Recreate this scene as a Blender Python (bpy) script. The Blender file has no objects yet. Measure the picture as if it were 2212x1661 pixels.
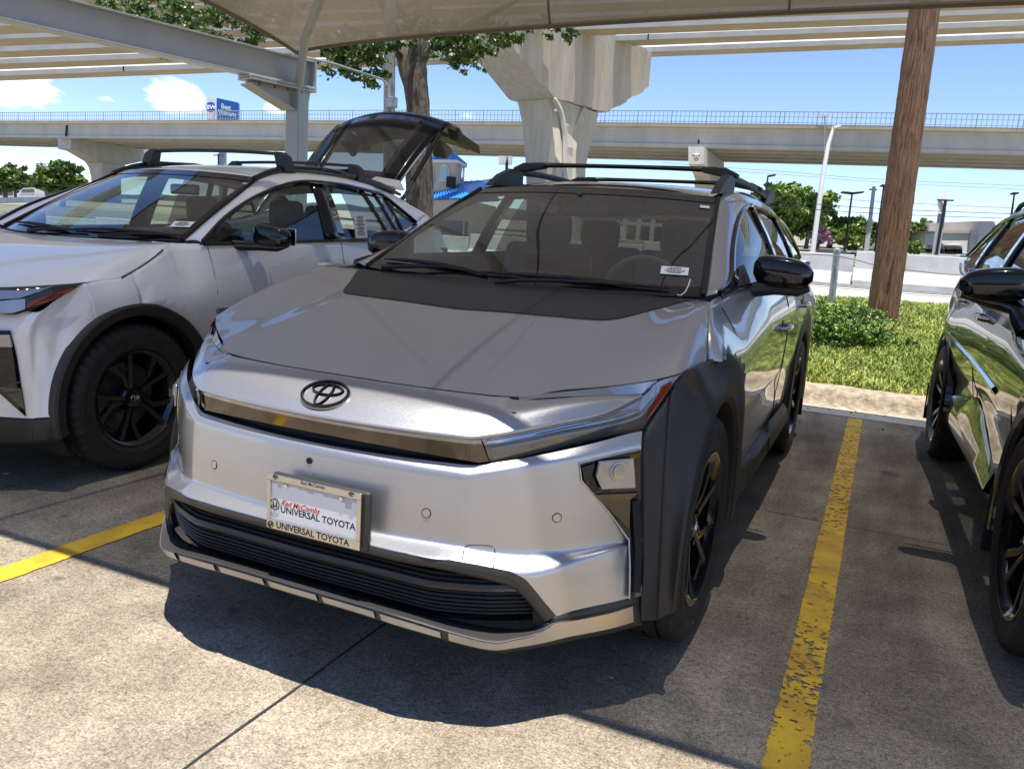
import bpy, bmesh, math, random
import numpy as np
from mathutils import Vector, Matrix
random.seed(7); rng=np.random.default_rng(7)
S=bpy.context.scene; C=S.collection
# ---------------------------------------------------------------- camera
CAM=np.array([1.33601069,-1.59637463,1.25279018]); YAW,PIT,ROL=-.420121028,-.181665654,.0650344149
FOC=1743.06539; PX,PY=1106.,830.5          # focal length and centre of a 2212 px wide frame
_f=np.array([math.sin(YAW)*math.cos(PIT),math.cos(YAW)*math.cos(PIT),math.sin(PIT)])
_r=np.array([math.cos(YAW),-math.sin(YAW),0.]); _u=np.cross(_r,_f)
_c,_s=math.cos(ROL),math.sin(ROL); _r,_u=_c*_r+_s*_u,-_s*_r+_c*_u
cd=bpy.data.cameras.new('camera'); cam=bpy.data.objects.new('camera',cd); C.objects.link(cam)
cd.sensor_width=36; cd.lens=36*FOC/2212; cd.clip_start=.05; cd.clip_end=6000
cam.matrix_world=Matrix([[_r[0],_u[0],-_f[0],CAM[0]],[_r[1],_u[1],-_f[1],CAM[1]],[_r[2],_u[2],-_f[2],CAM[2]],[0,0,0,1]])
S.camera=cam
def ray(px,py): return _f+_r*(px-PX)/FOC-_u*(py-PY)/FOC
def at(px,py,ax,c):                       # point on the line of sight at x=c, y=c or z=c
    d=ray(px,py); i='xyz'.index(ax); return CAM+d*(c-CAM[i])/d[i]
def far(px,py,depth): return CAM+ray(px,py)*depth
# ---------------------------------------------------------------- light
SUN=Vector((.055,-.10,1)).normalized()
w=bpy.data.worlds.new('World'); S.world=w; w.use_nodes=True; nt=w.node_tree; nt.nodes.clear()
N=nt.nodes.new; L=nt.links.new
sky=N('ShaderNodeTexSky'); sky.sky_type='NISHITA'; sky.sun_disc=False
sky.sun_elevation=math.asin(SUN.z); sky.sun_rotation=math.atan2(SUN.x,SUN.y); sky.air_density=.9; sky.dust_density=0.0; sky.ozone_density=1.6; sky.altitude=1400
bg=N('ShaderNodeBackground'); bg.inputs[1].default_value=.120
out=N('ShaderNodeOutputWorld')
tc=N('ShaderNodeTexCoord')
mp=N('ShaderNodeMapping'); mp.inputs['Scale'].default_value=(1,1,2.2)
L(tc.outputs['Generated'],mp.inputs['Vector'])
nz=N('ShaderNodeTexNoise'); nz.inputs['Scale'].default_value=15; nz.inputs['Detail'].default_value=8; nz.inputs['Roughness'].default_value=.58
L(mp.outputs[0],nz.inputs['Vector'])
def mth(op,a,b=None,cl=False):
    n=N('ShaderNodeMath'); n.operation=op; n.use_clamp=cl
    for i,x in enumerate((a,b)):
        if x is None: continue
        if isinstance(x,(int,float)): n.inputs[i].default_value=x
        else: L(x,n.inputs[i])
    return n.outputs[0]
acc=None
for px,py,rx,rz,k in ((378,205,.036,.020,1.0),(30,192,.044,.020,1.05),(600,235,.022,.010,.8),(1010,250,.030,.010,.5),(1790,255,.014,.005,.5),(1600,85,.03,.008,.40),(230,215,.02,.009,.5),(420,155,.07,.010,.36),(1940,395,.03,.009,.45),(690,160,.05,.014,.40),(2010,385,.03,.006,.4),(1700,385,.05,.007,.35)):
    d=Vector(ray(px,py)).normalized()
    v=N('ShaderNodeVectorMath'); v.operation='SUBTRACT'; L(tc.outputs['Generated'],v.inputs[0]); v.inputs[1].default_value=d
    v2=N('ShaderNodeVectorMath'); v2.operation='DIVIDE'; L(v.outputs[0],v2.inputs[0]); v2.inputs[1].default_value=(rx,rx,rz)
    v3=N('ShaderNodeVectorMath'); v3.operation='LENGTH'; L(v2.outputs[0],v3.inputs[0])
    m=mth('MULTIPLY',mth('SUBTRACT',1.0,mth('MULTIPLY',v3.outputs['Value'],.62),True),k)
    acc=m if acc is None else mth('MAXIMUM',acc,m)
nz2=N('ShaderNodeTexNoise'); nz2.inputs['Scale'].default_value=55; nz2.inputs['Detail'].default_value=5; L(mp.outputs[0],nz2.inputs['Vector'])
cl=mth('ADD',mth('MULTIPLY',nz.outputs['Fac'],.62),mth('MULTIPLY',nz2.outputs['Fac'],.38))
cm=mth('MULTIPLY',mth('SUBTRACT',mth('ADD',mth('MULTIPLY',acc,1.1),cl),.93),5.0,True)
cm=mth('MULTIPLY',cm,mth('MINIMUM',mth('MULTIPLY',acc,2.5),1.0))
mx=N('ShaderNodeMix'); mx.data_type='RGBA'; L(cm,mx.inputs['Factor']); tn=N('ShaderNodeMix'); tn.data_type='RGBA'; tn.blend_type='MULTIPLY'; tn.inputs['Factor'].default_value=1; L(sky.outputs[0],tn.inputs['A']); tn.inputs['B'].default_value=(.88,.90,1.0,1); L(tn.outputs['Result'],mx.inputs['A'])
cc=N('ShaderNodeMix'); cc.data_type='RGBA'; L(nz2.outputs['Fac'],cc.inputs['Factor']); cc.inputs['A'].default_value=(5.0,5.6,6.6,1); cc.inputs['B'].default_value=(7.6,7.7,7.9,1)
L(cc.outputs['Result'],mx.inputs['B'])
L(mx.outputs['Result'],bg.inputs[0]); L(bg.outputs[0],out.inputs[0])
sd=bpy.data.lights.new('sun','SUN'); sd.energy=4.2; sd.angle=math.radians(.53); sd.color=(1,.95,.87)
so=bpy.data.objects.new('sun',sd); C.objects.link(so); so.rotation_euler=SUN.to_track_quat('Z','Y').to_euler(); so.location=(0,0,30)
S.view_settings.view_transform='Standard'; S.view_settings.look='None'; S.view_settings.exposure=.88; S.view_settings.gamma=1
S.render.engine='CYCLES'; S.cycles.max_bounces=10; S.cycles.transparent_max_bounces=16; S.cycles.caustics_reflective=False; S.cycles.caustics_refractive=False
# ---------------------------------------------------------------- materials
def mat(name,base=(.5,.5,.5),rough=.5,metal=0,coat=0,spec=.5,noise=0,nscale=8,bump=0,bscale=60,trans=0,ior=1.45,alt=None,emit=None,stretch=None,coatr=.03,fleck=0):
    m=bpy.data.materials.new(name); m.use_nodes=True; t=m.node_tree; p=t.nodes['Principled BSDF']
    p.inputs['Base Color'].default_value=(*base,1); p.inputs['Roughness'].default_value=rough; p.inputs['Metallic'].default_value=metal
    p.inputs['Coat Weight'].default_value=coat; p.inputs['Coat Roughness'].default_value=coatr; p.inputs['Specular IOR Level'].default_value=spec
    p.inputs['Transmission Weight'].default_value=trans; p.inputs['IOR'].default_value=ior
    if emit: p.inputs['Emission Color'].default_value=(*emit[:3],1); p.inputs['Emission Strength'].default_value=emit[3]
    co=t.nodes.new('ShaderNodeTexCoord').outputs['Object']
    if stretch:
        q=t.nodes.new('ShaderNodeMapping'); q.inputs['Scale'].default_value=stretch; t.links.new(co,q.inputs[0]); co=q.outputs[0]
    if noise or alt:
        n=t.nodes.new('ShaderNodeTexNoise'); n.inputs['Scale'].default_value=nscale; n.inputs['Detail'].default_value=6; n.inputs['Roughness'].default_value=.6; t.links.new(co,n.inputs['Vector'])
        r=t.nodes.new('ShaderNodeValToRGB'); a=base; b=alt or tuple(min(1,x*(1+noise)) for x in base); a=tuple(x*(1-noise) for x in a)
        r.color_ramp.elements[0].position=.35; r.color_ramp.elements[1].position=.65
        r.color_ramp.elements[0].color=(*a,1); r.color_ramp.elements[1].color=(*b,1)
        t.links.new(n.outputs['Fac'],r.inputs[0]); t.links.new(r.outputs[0],p.inputs['Base Color'])
    if bump:
        n=t.nodes.new('ShaderNodeTexNoise'); n.inputs['Scale'].default_value=bscale; n.inputs['Detail'].default_value=4; t.links.new(co,n.inputs['Vector'])
        b=t.nodes.new('ShaderNodeBump'); b.inputs['Strength'].default_value=bump; b.inputs['Distance'].default_value=.01; t.links.new(n.outputs['Fac'],b.inputs['Height']); t.links.new(b.outputs[0],p.inputs['Normal'])
    if fleck:
        vo=t.nodes.new('ShaderNodeTexVoronoi'); vo.inputs['Scale'].default_value=1400; t.links.new(co,vo.inputs['Vector'])
        nm=t.nodes.new('ShaderNodeVectorMath'); nm.operation='SUBTRACT'; t.links.new(vo.outputs['Color'],nm.inputs[0]); nm.inputs[1].default_value=(.5,.5,.5)
        sc=t.nodes.new('ShaderNodeVectorMath'); sc.operation='SCALE'; t.links.new(nm.outputs[0],sc.inputs[0]); sc.inputs['Scale'].default_value=fleck
        g=t.nodes.new('ShaderNodeNewGeometry'); ad=t.nodes.new('ShaderNodeVectorMath'); ad.operation='ADD'; t.links.new(g.outputs['Normal'],ad.inputs[0]); t.links.new(sc.outputs[0],ad.inputs[1])
        no=t.nodes.new('ShaderNodeVectorMath'); no.operation='NORMALIZE'; t.links.new(ad.outputs[0],no.inputs[0]); t.links.new(no.outputs[0],p.inputs['Normal'])
    return m
def glass(name,tint,refl=.06,dens=1.0):
    m=bpy.data.materials.new(name); m.use_nodes=True; t=m.node_tree; t.nodes.clear()
    o=t.nodes.new('ShaderNodeOutputMaterial'); a=t.nodes.new('ShaderNodeBsdfTransparent'); a.inputs[0].default_value=(*tint,1)
    g=t.nodes.new('ShaderNodeBsdfGlossy'); g.inputs['Roughness'].default_value=.0; lw=t.nodes.new('ShaderNodeLayerWeight'); lw.inputs['Blend'].default_value=.5; f=t.nodes.new('ShaderNodeMath'); f.operation='POWER'; t.links.new(lw.outputs['Facing'],f.inputs[0]); f.inputs[1].default_value=4.5
    k=t.nodes.new('ShaderNodeMath'); k.operation='MULTIPLY_ADD'; k.use_clamp=True; t.links.new(f.outputs[0],k.inputs[0]); k.inputs[1].default_value=dens; k.inputs[2].default_value=refl
    x=t.nodes.new('ShaderNodeMixShader'); t.links.new(k.outputs[0],x.inputs[0]); t.links.new(a.outputs[0],x.inputs[1]); t.links.new(g.outputs[0],x.inputs[2]); t.links.new(x.outputs[0],o.inputs[0])
    return m
M={}
M['silver']=mat('silver_paint',(.47,.465,.47),.36,.74,1,fleck=.18)
M['white']=mat('white_paint',(.80,.785,.755),.4,.0,1,fleck=.06)
M['black_paint']=mat('black_paint',(.004,.0045,.004),.4,0,1,spec=.1)
M['gloss']=mat('gloss_black',(.006,.006,.007),.2,0,1,spec=.1)
M['roofgl']=mat('roof_glass_black',(.006,.007,.008),.10,0,1)
M['clad']=mat('cladding_plastic',(.027,.025,.022),.52,0,0,noise=.1,nscale=200,bump=.08,bscale=900)
M['clad2']=mat('dark_grey_plastic',(.04,.038,.037),.45,0,0,bump=.05,bscale=900)
M['matte']=mat('matte_black',(.010,.010,.011),.7)
M['slat']=mat('grille_slat_grey',(.045,.042,.038),.35)
M['film']=mat('matte_black_film',(.020,.019,.019),.42,0,0,spec=.5,bump=.03,bscale=500)
M['satin']=mat('satin_silver',(.42,.42,.43),.28,.85)
M['chrome']=mat('chrome',(.75,.75,.76),.07,1)
M['lens']=mat('clear_lens',(.34,.35,.37),.10,.55,1)
M['bar']=mat('light_bar_gloss',(.125,.112,.098),.06,1,0)
M['lamp']=mat('headlamp_cover',(.17,.16,.145),.14,.35,1)
M['lensd']=mat('dark_lens',(.035,.03,.027),.05,.3,1)
M['amber']=mat('amber_reflector',(.26,.032,.008),.2,.2,1)
M['rubber']=mat('tyre_rubber',(.026,.025,.024),.62,noise=.25,nscale=30,bump=.1,bscale=300)
M['rim']=mat('rim_gloss_black',(.012,.012,.013),.18,.3,1)
M['rimg']=mat('rim_dark_grey',(.055,.055,.058),.35,.5,.3)
M['steel']=mat('brake_steel',(.2,.19,.18),.4,.9)
M['ws']=glass('windscreen_glass',(.78,.84,.76),.21,1.0)
M['sideg']=glass('side_glass',(.66,.78,.72),.12,1.0)
M['priv']=glass('privacy_glass',(.22,.24,.23),.14,1.0)
M['int']=mat('interior_dark',(.08,.08,.08),.75,noise=.2,nscale=40)
M['intg']=mat('interior_grey',(.14,.14,.14),.8,noise=.15,nscale=60)
M['liner']=mat('headliner',(.18,.175,.17),.9)
M['paper']=mat('white_paper',(.8,.8,.79),.7)
M['ink']=mat('black_ink',(.02,.02,.02),.6)
M['red']=mat('red_ink',(.65,.02,.02),.5)
M['steelp']=mat('grey_painted_steel',(.40,.41,.41),.42,.0,.15,noise=.06,nscale=3,bump=.02,bscale=40)
M['galv']=mat('galvanised_steel',(.42,.43,.44),.42,.6,noise=.18,nscale=30)
M['galvp']=mat('weathered_galvanised_post',(.40,.40,.40),.55,.2,noise=.25,nscale=40)
M['conc']=mat('bridge_concrete',(.50,.48,.43),.85,noise=.10,nscale=1.2,bump=.15,bscale=20,stretch=(1,1,.25))
M['conc2']=mat('girder_concrete',(.50,.485,.45),.85,noise=.09,nscale=.7,bump=.1,bscale=12,stretch=(1,1,.3))
M['soffit']=mat('soffit_bounce_tint',(.50,.42,.31),.9,noise=.08,nscale=.6)  # concrete tinted tan for sunlight bounced up from the ground
M['barr']=mat('barrier_concrete',(.60,.59,.56),.85,noise=.12,nscale=2.5,bump=.1,bscale=40)
M['bark']=mat('oak_bark',(.085,.065,.05),.9,alt=(.20,.165,.13),nscale=14,bump=1,bscale=22,stretch=(2.6,2.6,.55))
M['wood']=mat('creosoted_wood',(.10,.045,.022),.85,alt=(.37,.20,.11),nscale=11,bump=1.0,bscale=22,stretch=(6,6,.28))
M['leaf']=mat('oak_leaf',(.045,.095,.018),.45,alt=(.15,.23,.045),nscale=5)
M['leaf2']=mat('tree_leaf',(.05,.10,.02),.55,alt=(.16,.25,.045),nscale=1.3)
M['leaf3']=mat('light_tree_leaf',(.08,.15,.025),.55,alt=(.25,.36,.06),nscale=1.0)
M['shrubl']=mat('shrub_leaf',(.07,.15,.03),.5,alt=(.25,.38,.07),nscale=5)
M['grass']=mat('grass_blade',(.20,.29,.045),.6,alt=(.48,.52,.13),nscale=2.2)
M['pink']=mat('pink_blossom',(.55,.25,.38),.7,alt=(.75,.45,.55),nscale=4)
M['blueroof']=mat('blue_metal_roof',(.035,.30,.80),.4,.0,.2,noise=.1,nscale=2)
M['stucco']=mat('stucco',(.52,.46,.38),.85,noise=.06,nscale=3)
M['tan']=mat('tan_wall',(.45,.37,.27),.85,noise=.08,nscale=1)
M['bwhite']=mat('white_wall',(.72,.72,.73),.8,noise=.05,nscale=1)
M['wing']=mat('window_dark',(.03,.05,.07),.1,0,1)
M['dark']=mat('dark_opening',(.02,.02,.02),.8)
M['signb']=mat('sign_blue',(.012,.09,.33),.4)
M['signw']=mat('sign_white',(.78,.78,.78),.5)
M['blackm']=mat('black_metal',(.015,.015,.016),.45,.3)
M['wire']=mat('wire_grey',(.09,.09,.09),.6)
M['cable']=mat('rope_cable',(.28,.23,.17),.7)
M['rust']=mat('rusty_bolt',(.22,.10,.05),.8)
# ---------------------------------------------------------------- objects
def empty(name,loc,label=None,cat=None,group=None,rz=0):
    o=bpy.data.objects.new(name,None); C.objects.link(o); o.location=loc; o.rotation_euler=(0,0,rz); o.empty_display_size=.2
    tag(o,label,cat,group); return o
def tag(o,label=None,cat=None,group=None,kind=None):
    if label:o['label']=label
    if cat:o['category']=cat
    if group:o['group']=group
    if kind:o['kind']=kind
    return o
def origin(p):
    v=Vector((0,0,0))
    while p is not None: v=v+Vector(p.location); p=p.parent
    return v
class MB:
    def __init__(s): s.v=[]; s.f=[]; s.mi=[]; s.cur=0
    def add(s,vs,fs):
        b=len(s.v); s.v+=[tuple(float(c) for c in v) for v in vs]; s.f+=[tuple(b+i for i in f) for f in fs]; s.mi+=[s.cur]*len(fs); return s
    def grid(s,G,out=None,cu=False,cv=False):
        G=np.asarray(G,float); a,b=G.shape[:2]; fs=[]
        for i in range(a-1+cu):
            for j in range(b-1+cv):
                i2=(i+1)%a; j2=(j+1)%b; fs.append((i*b+j,i2*b+j,i2*b+j2,i*b+j2))
        if out is not None:
            o=np.asarray(out,float); tot=0
            V=G.reshape(-1,3)
            for f in fs[::max(1,len(fs)//60)]:
                p=V[list(f)]; n=np.cross(p[2]-p[0],p[3]-p[1]); 
                tot+=n@(o if len(o)==3 else (p.mean(0)-o[:3]))
            if tot<0: fs=[f[::-1] for f in fs]
        return s.add(G.reshape(-1,3),fs)
    def box(s,c,d,R=None,bev=0):
        c=np.asarray(c,float); h=np.asarray(d,float)/2; vs=[]
        for z in(-1,1):
            for y in(-1,1):
                for x in(-1,1):
                    p=np.array([x,y,z])*h; vs.append(c+(R@p if R is not None else p))
        return s.add(vs,[(0,2,3,1),(4,5,7,6),(0,1,5,4),(2,6,7,3),(0,4,6,2),(1,3,7,5)])
    def hull(s,pts):                       # convex solid through a few points
        bm=bmesh.new(); [bm.verts.new(tuple(p)) for p in pts]; bmesh.ops.convex_hull(bm,input=bm.verts); bm.verts.ensure_lookup_table()
        loose=[v for v in bm.verts if not v.link_faces]; bmesh.ops.delete(bm,geom=loose,context='VERTS'); bm.verts.index_update()
        s.add([v.co[:] for v in bm.verts],[tuple(v.index for v in f.verts) for f in bm.faces]); bm.free(); return s
    def prism(s,poly,d):                   # polygon (3d, planar) pushed along vector d
        n=len(poly); P=[np.asarray(p,float) for p in poly]; d=np.asarray(d,float); Q=[p+d for p in P]
        nn=sum((np.cross(P[i]-P[0],P[(i+1)%n]-P[0]) for i in range(1,n-1)),np.zeros(3))
        a=tuple(range(n)); b=tuple(range(n,2*n)); fs=[a[::-1],b]+[(i,(i+1)%n,n+(i+1)%n,n+i) for i in range(n)]
        if nn@d<0: fs=[f[::-1] for f in fs]
        return s.add(P+Q,fs)
    def tube(s,pts,r,n=8,cap=True,sq=None):
        pts=[np.asarray(p,float) for p in pts]; m=len(pts); rs=r if hasattr(r,'__len__') else [r]*m; rings=[]
        t0=pts[1]-pts[0]; up=np.array([0,0,1.]) if abs(t0[2])<.9*np.linalg.norm(t0) else np.array([0,1.,0])
        for i in range(m):
            t=pts[min(i+1,m-1)]-pts[max(i-1,0)]; t/=np.linalg.norm(t)+1e-12; a=np.cross(t,up); a/=np.linalg.norm(a)+1e-12; b=np.cross(a,t); up=b
            rings.append([pts[i]+rs[i]*(a*math.cos(k*2*math.pi/n+(math.pi/4 if n==4 else 0))+b*math.sin(k*2*math.pi/n+(math.pi/4 if n==4 else 0))) for k in range(n)])
        s.grid(rings,cv=True)
        # grid faces as built point outwards or not: recalculated in build
        if cap:
            b=len(s.v)-m*n; s.f+=[tuple(b+k for k in range(n)),tuple(b+(m-1)*n+k for k in range(n))[::-1]]; s.mi+=[s.cur]*2
        return s
    def lathe(s,prof,n=48,axis='x',c=(0,0,0),closed=False):
        R=[]
        for k in range(n):
            a=2*math.pi*k/n; row=[]
            for (h,r) in prof:
                p={'x':(h,r*math.cos(a),r*math.sin(a)),'z':(r*math.cos(a),r*math.sin(a),h),'y':(r*math.cos(a),h,r*math.sin(a))}[axis]
                row.append(np.array(p)+np.array(c))
            R.append(row)
        return s.grid(R,cu=True,cv=closed)
    def build(s,name,m,parent=None,smooth=True,solid=0,ang=40,bevel=0,recalc=False,flipx=False,local=False,kind=None,mirror=False,fixo=None):
        V=np.array(s.v,float); F=list(s.f)
        if flipx: V[:,0]*=-1; F=[f[::-1] for f in F]
        if parent is not None and not local: V=V-np.array(origin(parent))
        loc=Vector((0,0,0))
        if parent is None and not local:
            mn,mxx=V.min(0),V.max(0); loc=Vector(((mn[0]+mxx[0])/2,(mn[1]+mxx[1])/2,mn[2])); V=V-np.array(loc)
        me=bpy.data.meshes.new(name); me.from_pydata([tuple(v) for v in V],[],F)
        ms=m if isinstance(m,(list,tuple)) else [m]
        for q in ms: me.materials.append(M[q] if isinstance(q,str) else q)
        if len(ms)>1: me.polygons.foreach_set('material_index',s.mi)
        if recalc or mirror:
            bm=bmesh.new(); bm.from_mesh(me)
            if mirror: bmesh.ops.remove_doubles(bm,verts=bm.verts,dist=1e-5)
            if recalc: bmesh.ops.recalc_face_normals(bm,faces=bm.faces)
            bm.to_mesh(me); bm.free()
        me.update()
        if smooth:
            me.polygons.foreach_set('use_smooth',[True]*len(me.polygons)); me.set_sharp_from_angle(angle=math.radians(ang))
        o=bpy.data.objects.new(name,me); C.objects.link(o); o.parent=parent; o.location=loc
        if solid:
            q=o.modifiers.new('solid','SOLIDIFY'); q.thickness=solid; q.offset=-1
        if bevel:
            q=o.modifiers.new('bevel','BEVEL'); q.width=bevel; q.segments=3; q.limit_method='ANGLE'; q.angle_limit=math.radians(35)
        if kind:o['kind']=kind
        return o
def trim_holes(mb,centres,r,test=None):
    '''drop faces inside circles (y,z) and pull the rim onto the circle'''
    V=np.array(mb.v); keep=[]
    for f in mb.f:
        c=V[list(f)].mean(0)
        if any(math.hypot(c[1]-h[0],c[2]-h[1])<r for h in centres): continue
        if test and test(c): continue
        keep.append(f)
    cnt={}
    for f in keep:
        for a,b in zip(f,f[1:]+f[:1]): k=(min(a,b),max(a,b)); cnt[k]=cnt.get(k,0)+1
    rim=set(i for k,n in cnt.items() if n==1 for i in k)
    for i in rim:
        for h in centres:
            d=math.hypot(V[i][1]-h[0],V[i][2]-h[1])
            if d<r+.085 and V[i][2]>.26: V[i][1]=h[0]+(V[i][1]-h[0])*r/d; V[i][2]=h[1]+(V[i][2]-h[1])*r/d
    for i in set(j for f in keep for j in f):
        for h in centres:
            d=math.hypot(V[i][1]-h[0],V[i][2]-h[1])
            if d<r: V[i][1]=h[0]+(V[i][1]-h[0])*r/d; V[i][2]=h[1]+(V[i][2]-h[1])*r/d
    mb.v=[tuple(v) for v in V]; mb.f=keep; mb.mi=[0]*len(keep); return mb
def cr(P,t):                                # Catmull-Rom through points P (k,3) at t in [0,k-1]
    k=len(P); i=min(int(t),k-2); f=t-i
    p1,p2=P[i],P[i+1]; p0=P[i-1] if i>0 else 2*p1-p2; p3=P[i+2] if i+2<k else 2*p2-p1
    return .5*((2*p1)+(-p0+p2)*f+(2*p0-5*p1+4*p2-p3)*f*f+(-p0+3*p1-3*p2+p3)*f**3)
def crow(row,n=5):
    P=np.asarray(row,float); k=len(P); return np.array([cr(P,t) for t in np.linspace(0,k-1,(k-1)*n+1)])
def rpoly(P,r,seg=3,sub=2):                 # polyline with rounded corners; r per vertex
    P=np.asarray(P,float); k=len(P); out=[P[0]]; cur=P[0]
    for i in range(1,k-1):
        a,b,c=P[i-1],P[i],P[i+1]; l1=np.linalg.norm(b-a); l2=np.linalg.norm(c-b); rr=r[i] if hasattr(r,'__len__') else r
        d1=min(rr,.45*l1); d2=min(rr,.45*l2); q0=b+(a-b)*(d1/(l1+1e-9)); q1=b+(c-b)*(d2/(l2+1e-9))
        for j in range(1,sub+1): out.append(cur+(q0-cur)*j/sub)
        for j in range(1,seg+1):
            t=j/seg; out.append((1-t)**2*q0+2*t*(1-t)*b+t*t*q1)
        cur=q1
    for j in range(1,sub+1): out.append(cur+(P[-1]-cur)*j/sub)
    return np.array(out)
def loft(rows,n=5,r=None,m=4,mirror=False):
    G=np.array([crow(q,n) for q in rows])   # rows x cols x 3
    if r is None: G2=np.stack([crow(G[:,j],m) for j in range(G.shape[1])],1)
    else: G2=np.stack([rpoly(G[:,j],r,sub=m) for j in range(G.shape[1])],1)
    if mirror:
        X=G2[:,::-1].copy(); X[:,:,0]*=-1; G2=np.concatenate([X[:,:-1],G2],1)
    return G2
def pr(tab):
    xs,ys=map(np.array,zip(*tab)); tt=np.linspace(0,xs[-1],400); yy=np.interp(tt,xs,ys)
    for _ in range(3): yy=np.convolve(np.r_[yy[40:0:-1],yy,yy[-1]+(yy[-1]-yy[-41:-1][::-1])],np.ones(19)/19,'same')[40:-40]
    return lambda x: float(np.interp(abs(x),tt,yy)) if abs(x)<=tt[-1] else float(yy[-1]+(abs(x)-tt[-1])*(yy[-1]-yy[-2])/(tt[1]-tt[0]))
XS=np.concatenate([np.linspace(0,.42,8),np.linspace(.47,.84,9)])
def curve(px_pts,prof,off=0,deg=(0,2,3,4),xs=XS,offk=0):
    """edge seen in the photo -> smooth, left-right symmetric edge on the surface y=prof(x)+off (offk: extra per |x|)"""
    P=crow(np.array([(a,b,0.) for a,b in px_pts]),6)[:,:2]; pf=lambda x: prof(x)+off+offk*abs(x)
    Q=np.array([sf(a,b,pf) for a,b in P]); ba=(lambda x:[1,x*x,max(0,abs(x)-.455),max(0,abs(x)-.455)**2]) if len(deg)>3 else (lambda x:[1,x*x])
    A_=np.array([ba(x) for x in Q[:,0]]); c,*_=np.linalg.lstsq(A_,Q[:,2],rcond=None)
    return [np.array([x,pf(x),float(np.dot(c,ba(x)))]) for x in xs]
def on_grid(G,px,py,off=0.):
    d=ray(px,py); nr_,nc_=G.shape[:2]; Gf=G.reshape(-1,3); rel=Gf-CAM; t=rel@d/(d@d); e=np.linalg.norm(rel-np.outer(t,d),axis=1); k=np.argmin(e); i,j=divmod(k,nc_); i=min(max(i,1),nr_-2); j=min(max(j,1),nc_-2)
    a=G[i+1,j]-G[i-1,j]; b=G[i,j+1]-G[i,j-1]; n=np.cross(b,a); n/=np.linalg.norm(n)
    if n[1]>0:n=-n
    p=G[i,j]; tt=((p-CAM)@n)/(d@n); return CAM+d*tt+n*off,n
def sf(px,py,prof,off=0):                   # point on line of sight where y = prof(x)+off
    y=prof(.5)+off
    for _ in range(40):
        p=at(px,py,'y',y); y=.5*y+.5*(prof(p[0])+off)
    return at(px,py,'y',y)
def text(s,size,mat_,parent,origin_,ux,uy,name='lettering',align='LEFT',depth=.0008,bold=0,local=False,shear=0):
    cu=bpy.data.curves.new('t','FONT'); cu.body=s; cu.size=size; cu.align_x=align; cu.extrude=depth; cu.offset=bold; cu.shear=shear; cu.resolution_u=3
    to=bpy.data.objects.new('t',cu); C.objects.link(to); bpy.context.view_layer.update()
    me=bpy.data.meshes.new_from_object(to.evaluated_get(bpy.context.evaluated_depsgraph_get())); bpy.data.objects.remove(to); bpy.data.curves.remove(cu)
    ux=Vector(ux).normalized(); uy=Vector(uy).normalized(); uz=ux.cross(uy)
    o0=Vector(origin_)-(origin(parent) if (parent and not local) else Vector((0,0,0)))
    mt=Matrix(((ux.x,uy.x,uz.x,o0.x),(ux.y,uy.y,uz.y,o0.y),(ux.z,uy.z,uz.z,o0.z),(0,0,0,1))); me.transform(mt)
    me.materials.clear(); me.materials.append(M[mat_]); me.name=name
    o=bpy.data.objects.new(name,me); C.objects.link(o); o.parent=parent; return o
def emblem(mb,c,ux,uy,w,h,t=.08,th=.004):   # three overlapping ellipses standing proud of a surface
    c=np.asarray(c,float); ux=np.asarray(ux,float); uy=np.asarray(uy,float); ux/=np.linalg.norm(ux); uy/=np.linalg.norm(uy); nz_=np.cross(ux,uy)
    def ell(cx,cy,a,b,ta,n=40):
        rings=[]
        for k in range(n):
            q=2*math.pi*k/n; co,si=math.cos(q),math.sin(q); row=[]
            for (dr,dz) in ((-ta,0),(-ta*.5,th),(ta*.5,th),(ta,0)):
                row.append(c+ux*(cx+(a+dr)*co)+uy*(cy+(b+dr)*si)+nz_*dz)
            rings.append(row)
        mb.grid(rings,cu=True)
    T=w*t/2
    ell(0,0,w/2,h/2,T); ell(0,h*.16,w*.34,h*.20,T*.8); ell(0,-h*.03,w*.13,h*.42,T*.8)
    return mb
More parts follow.
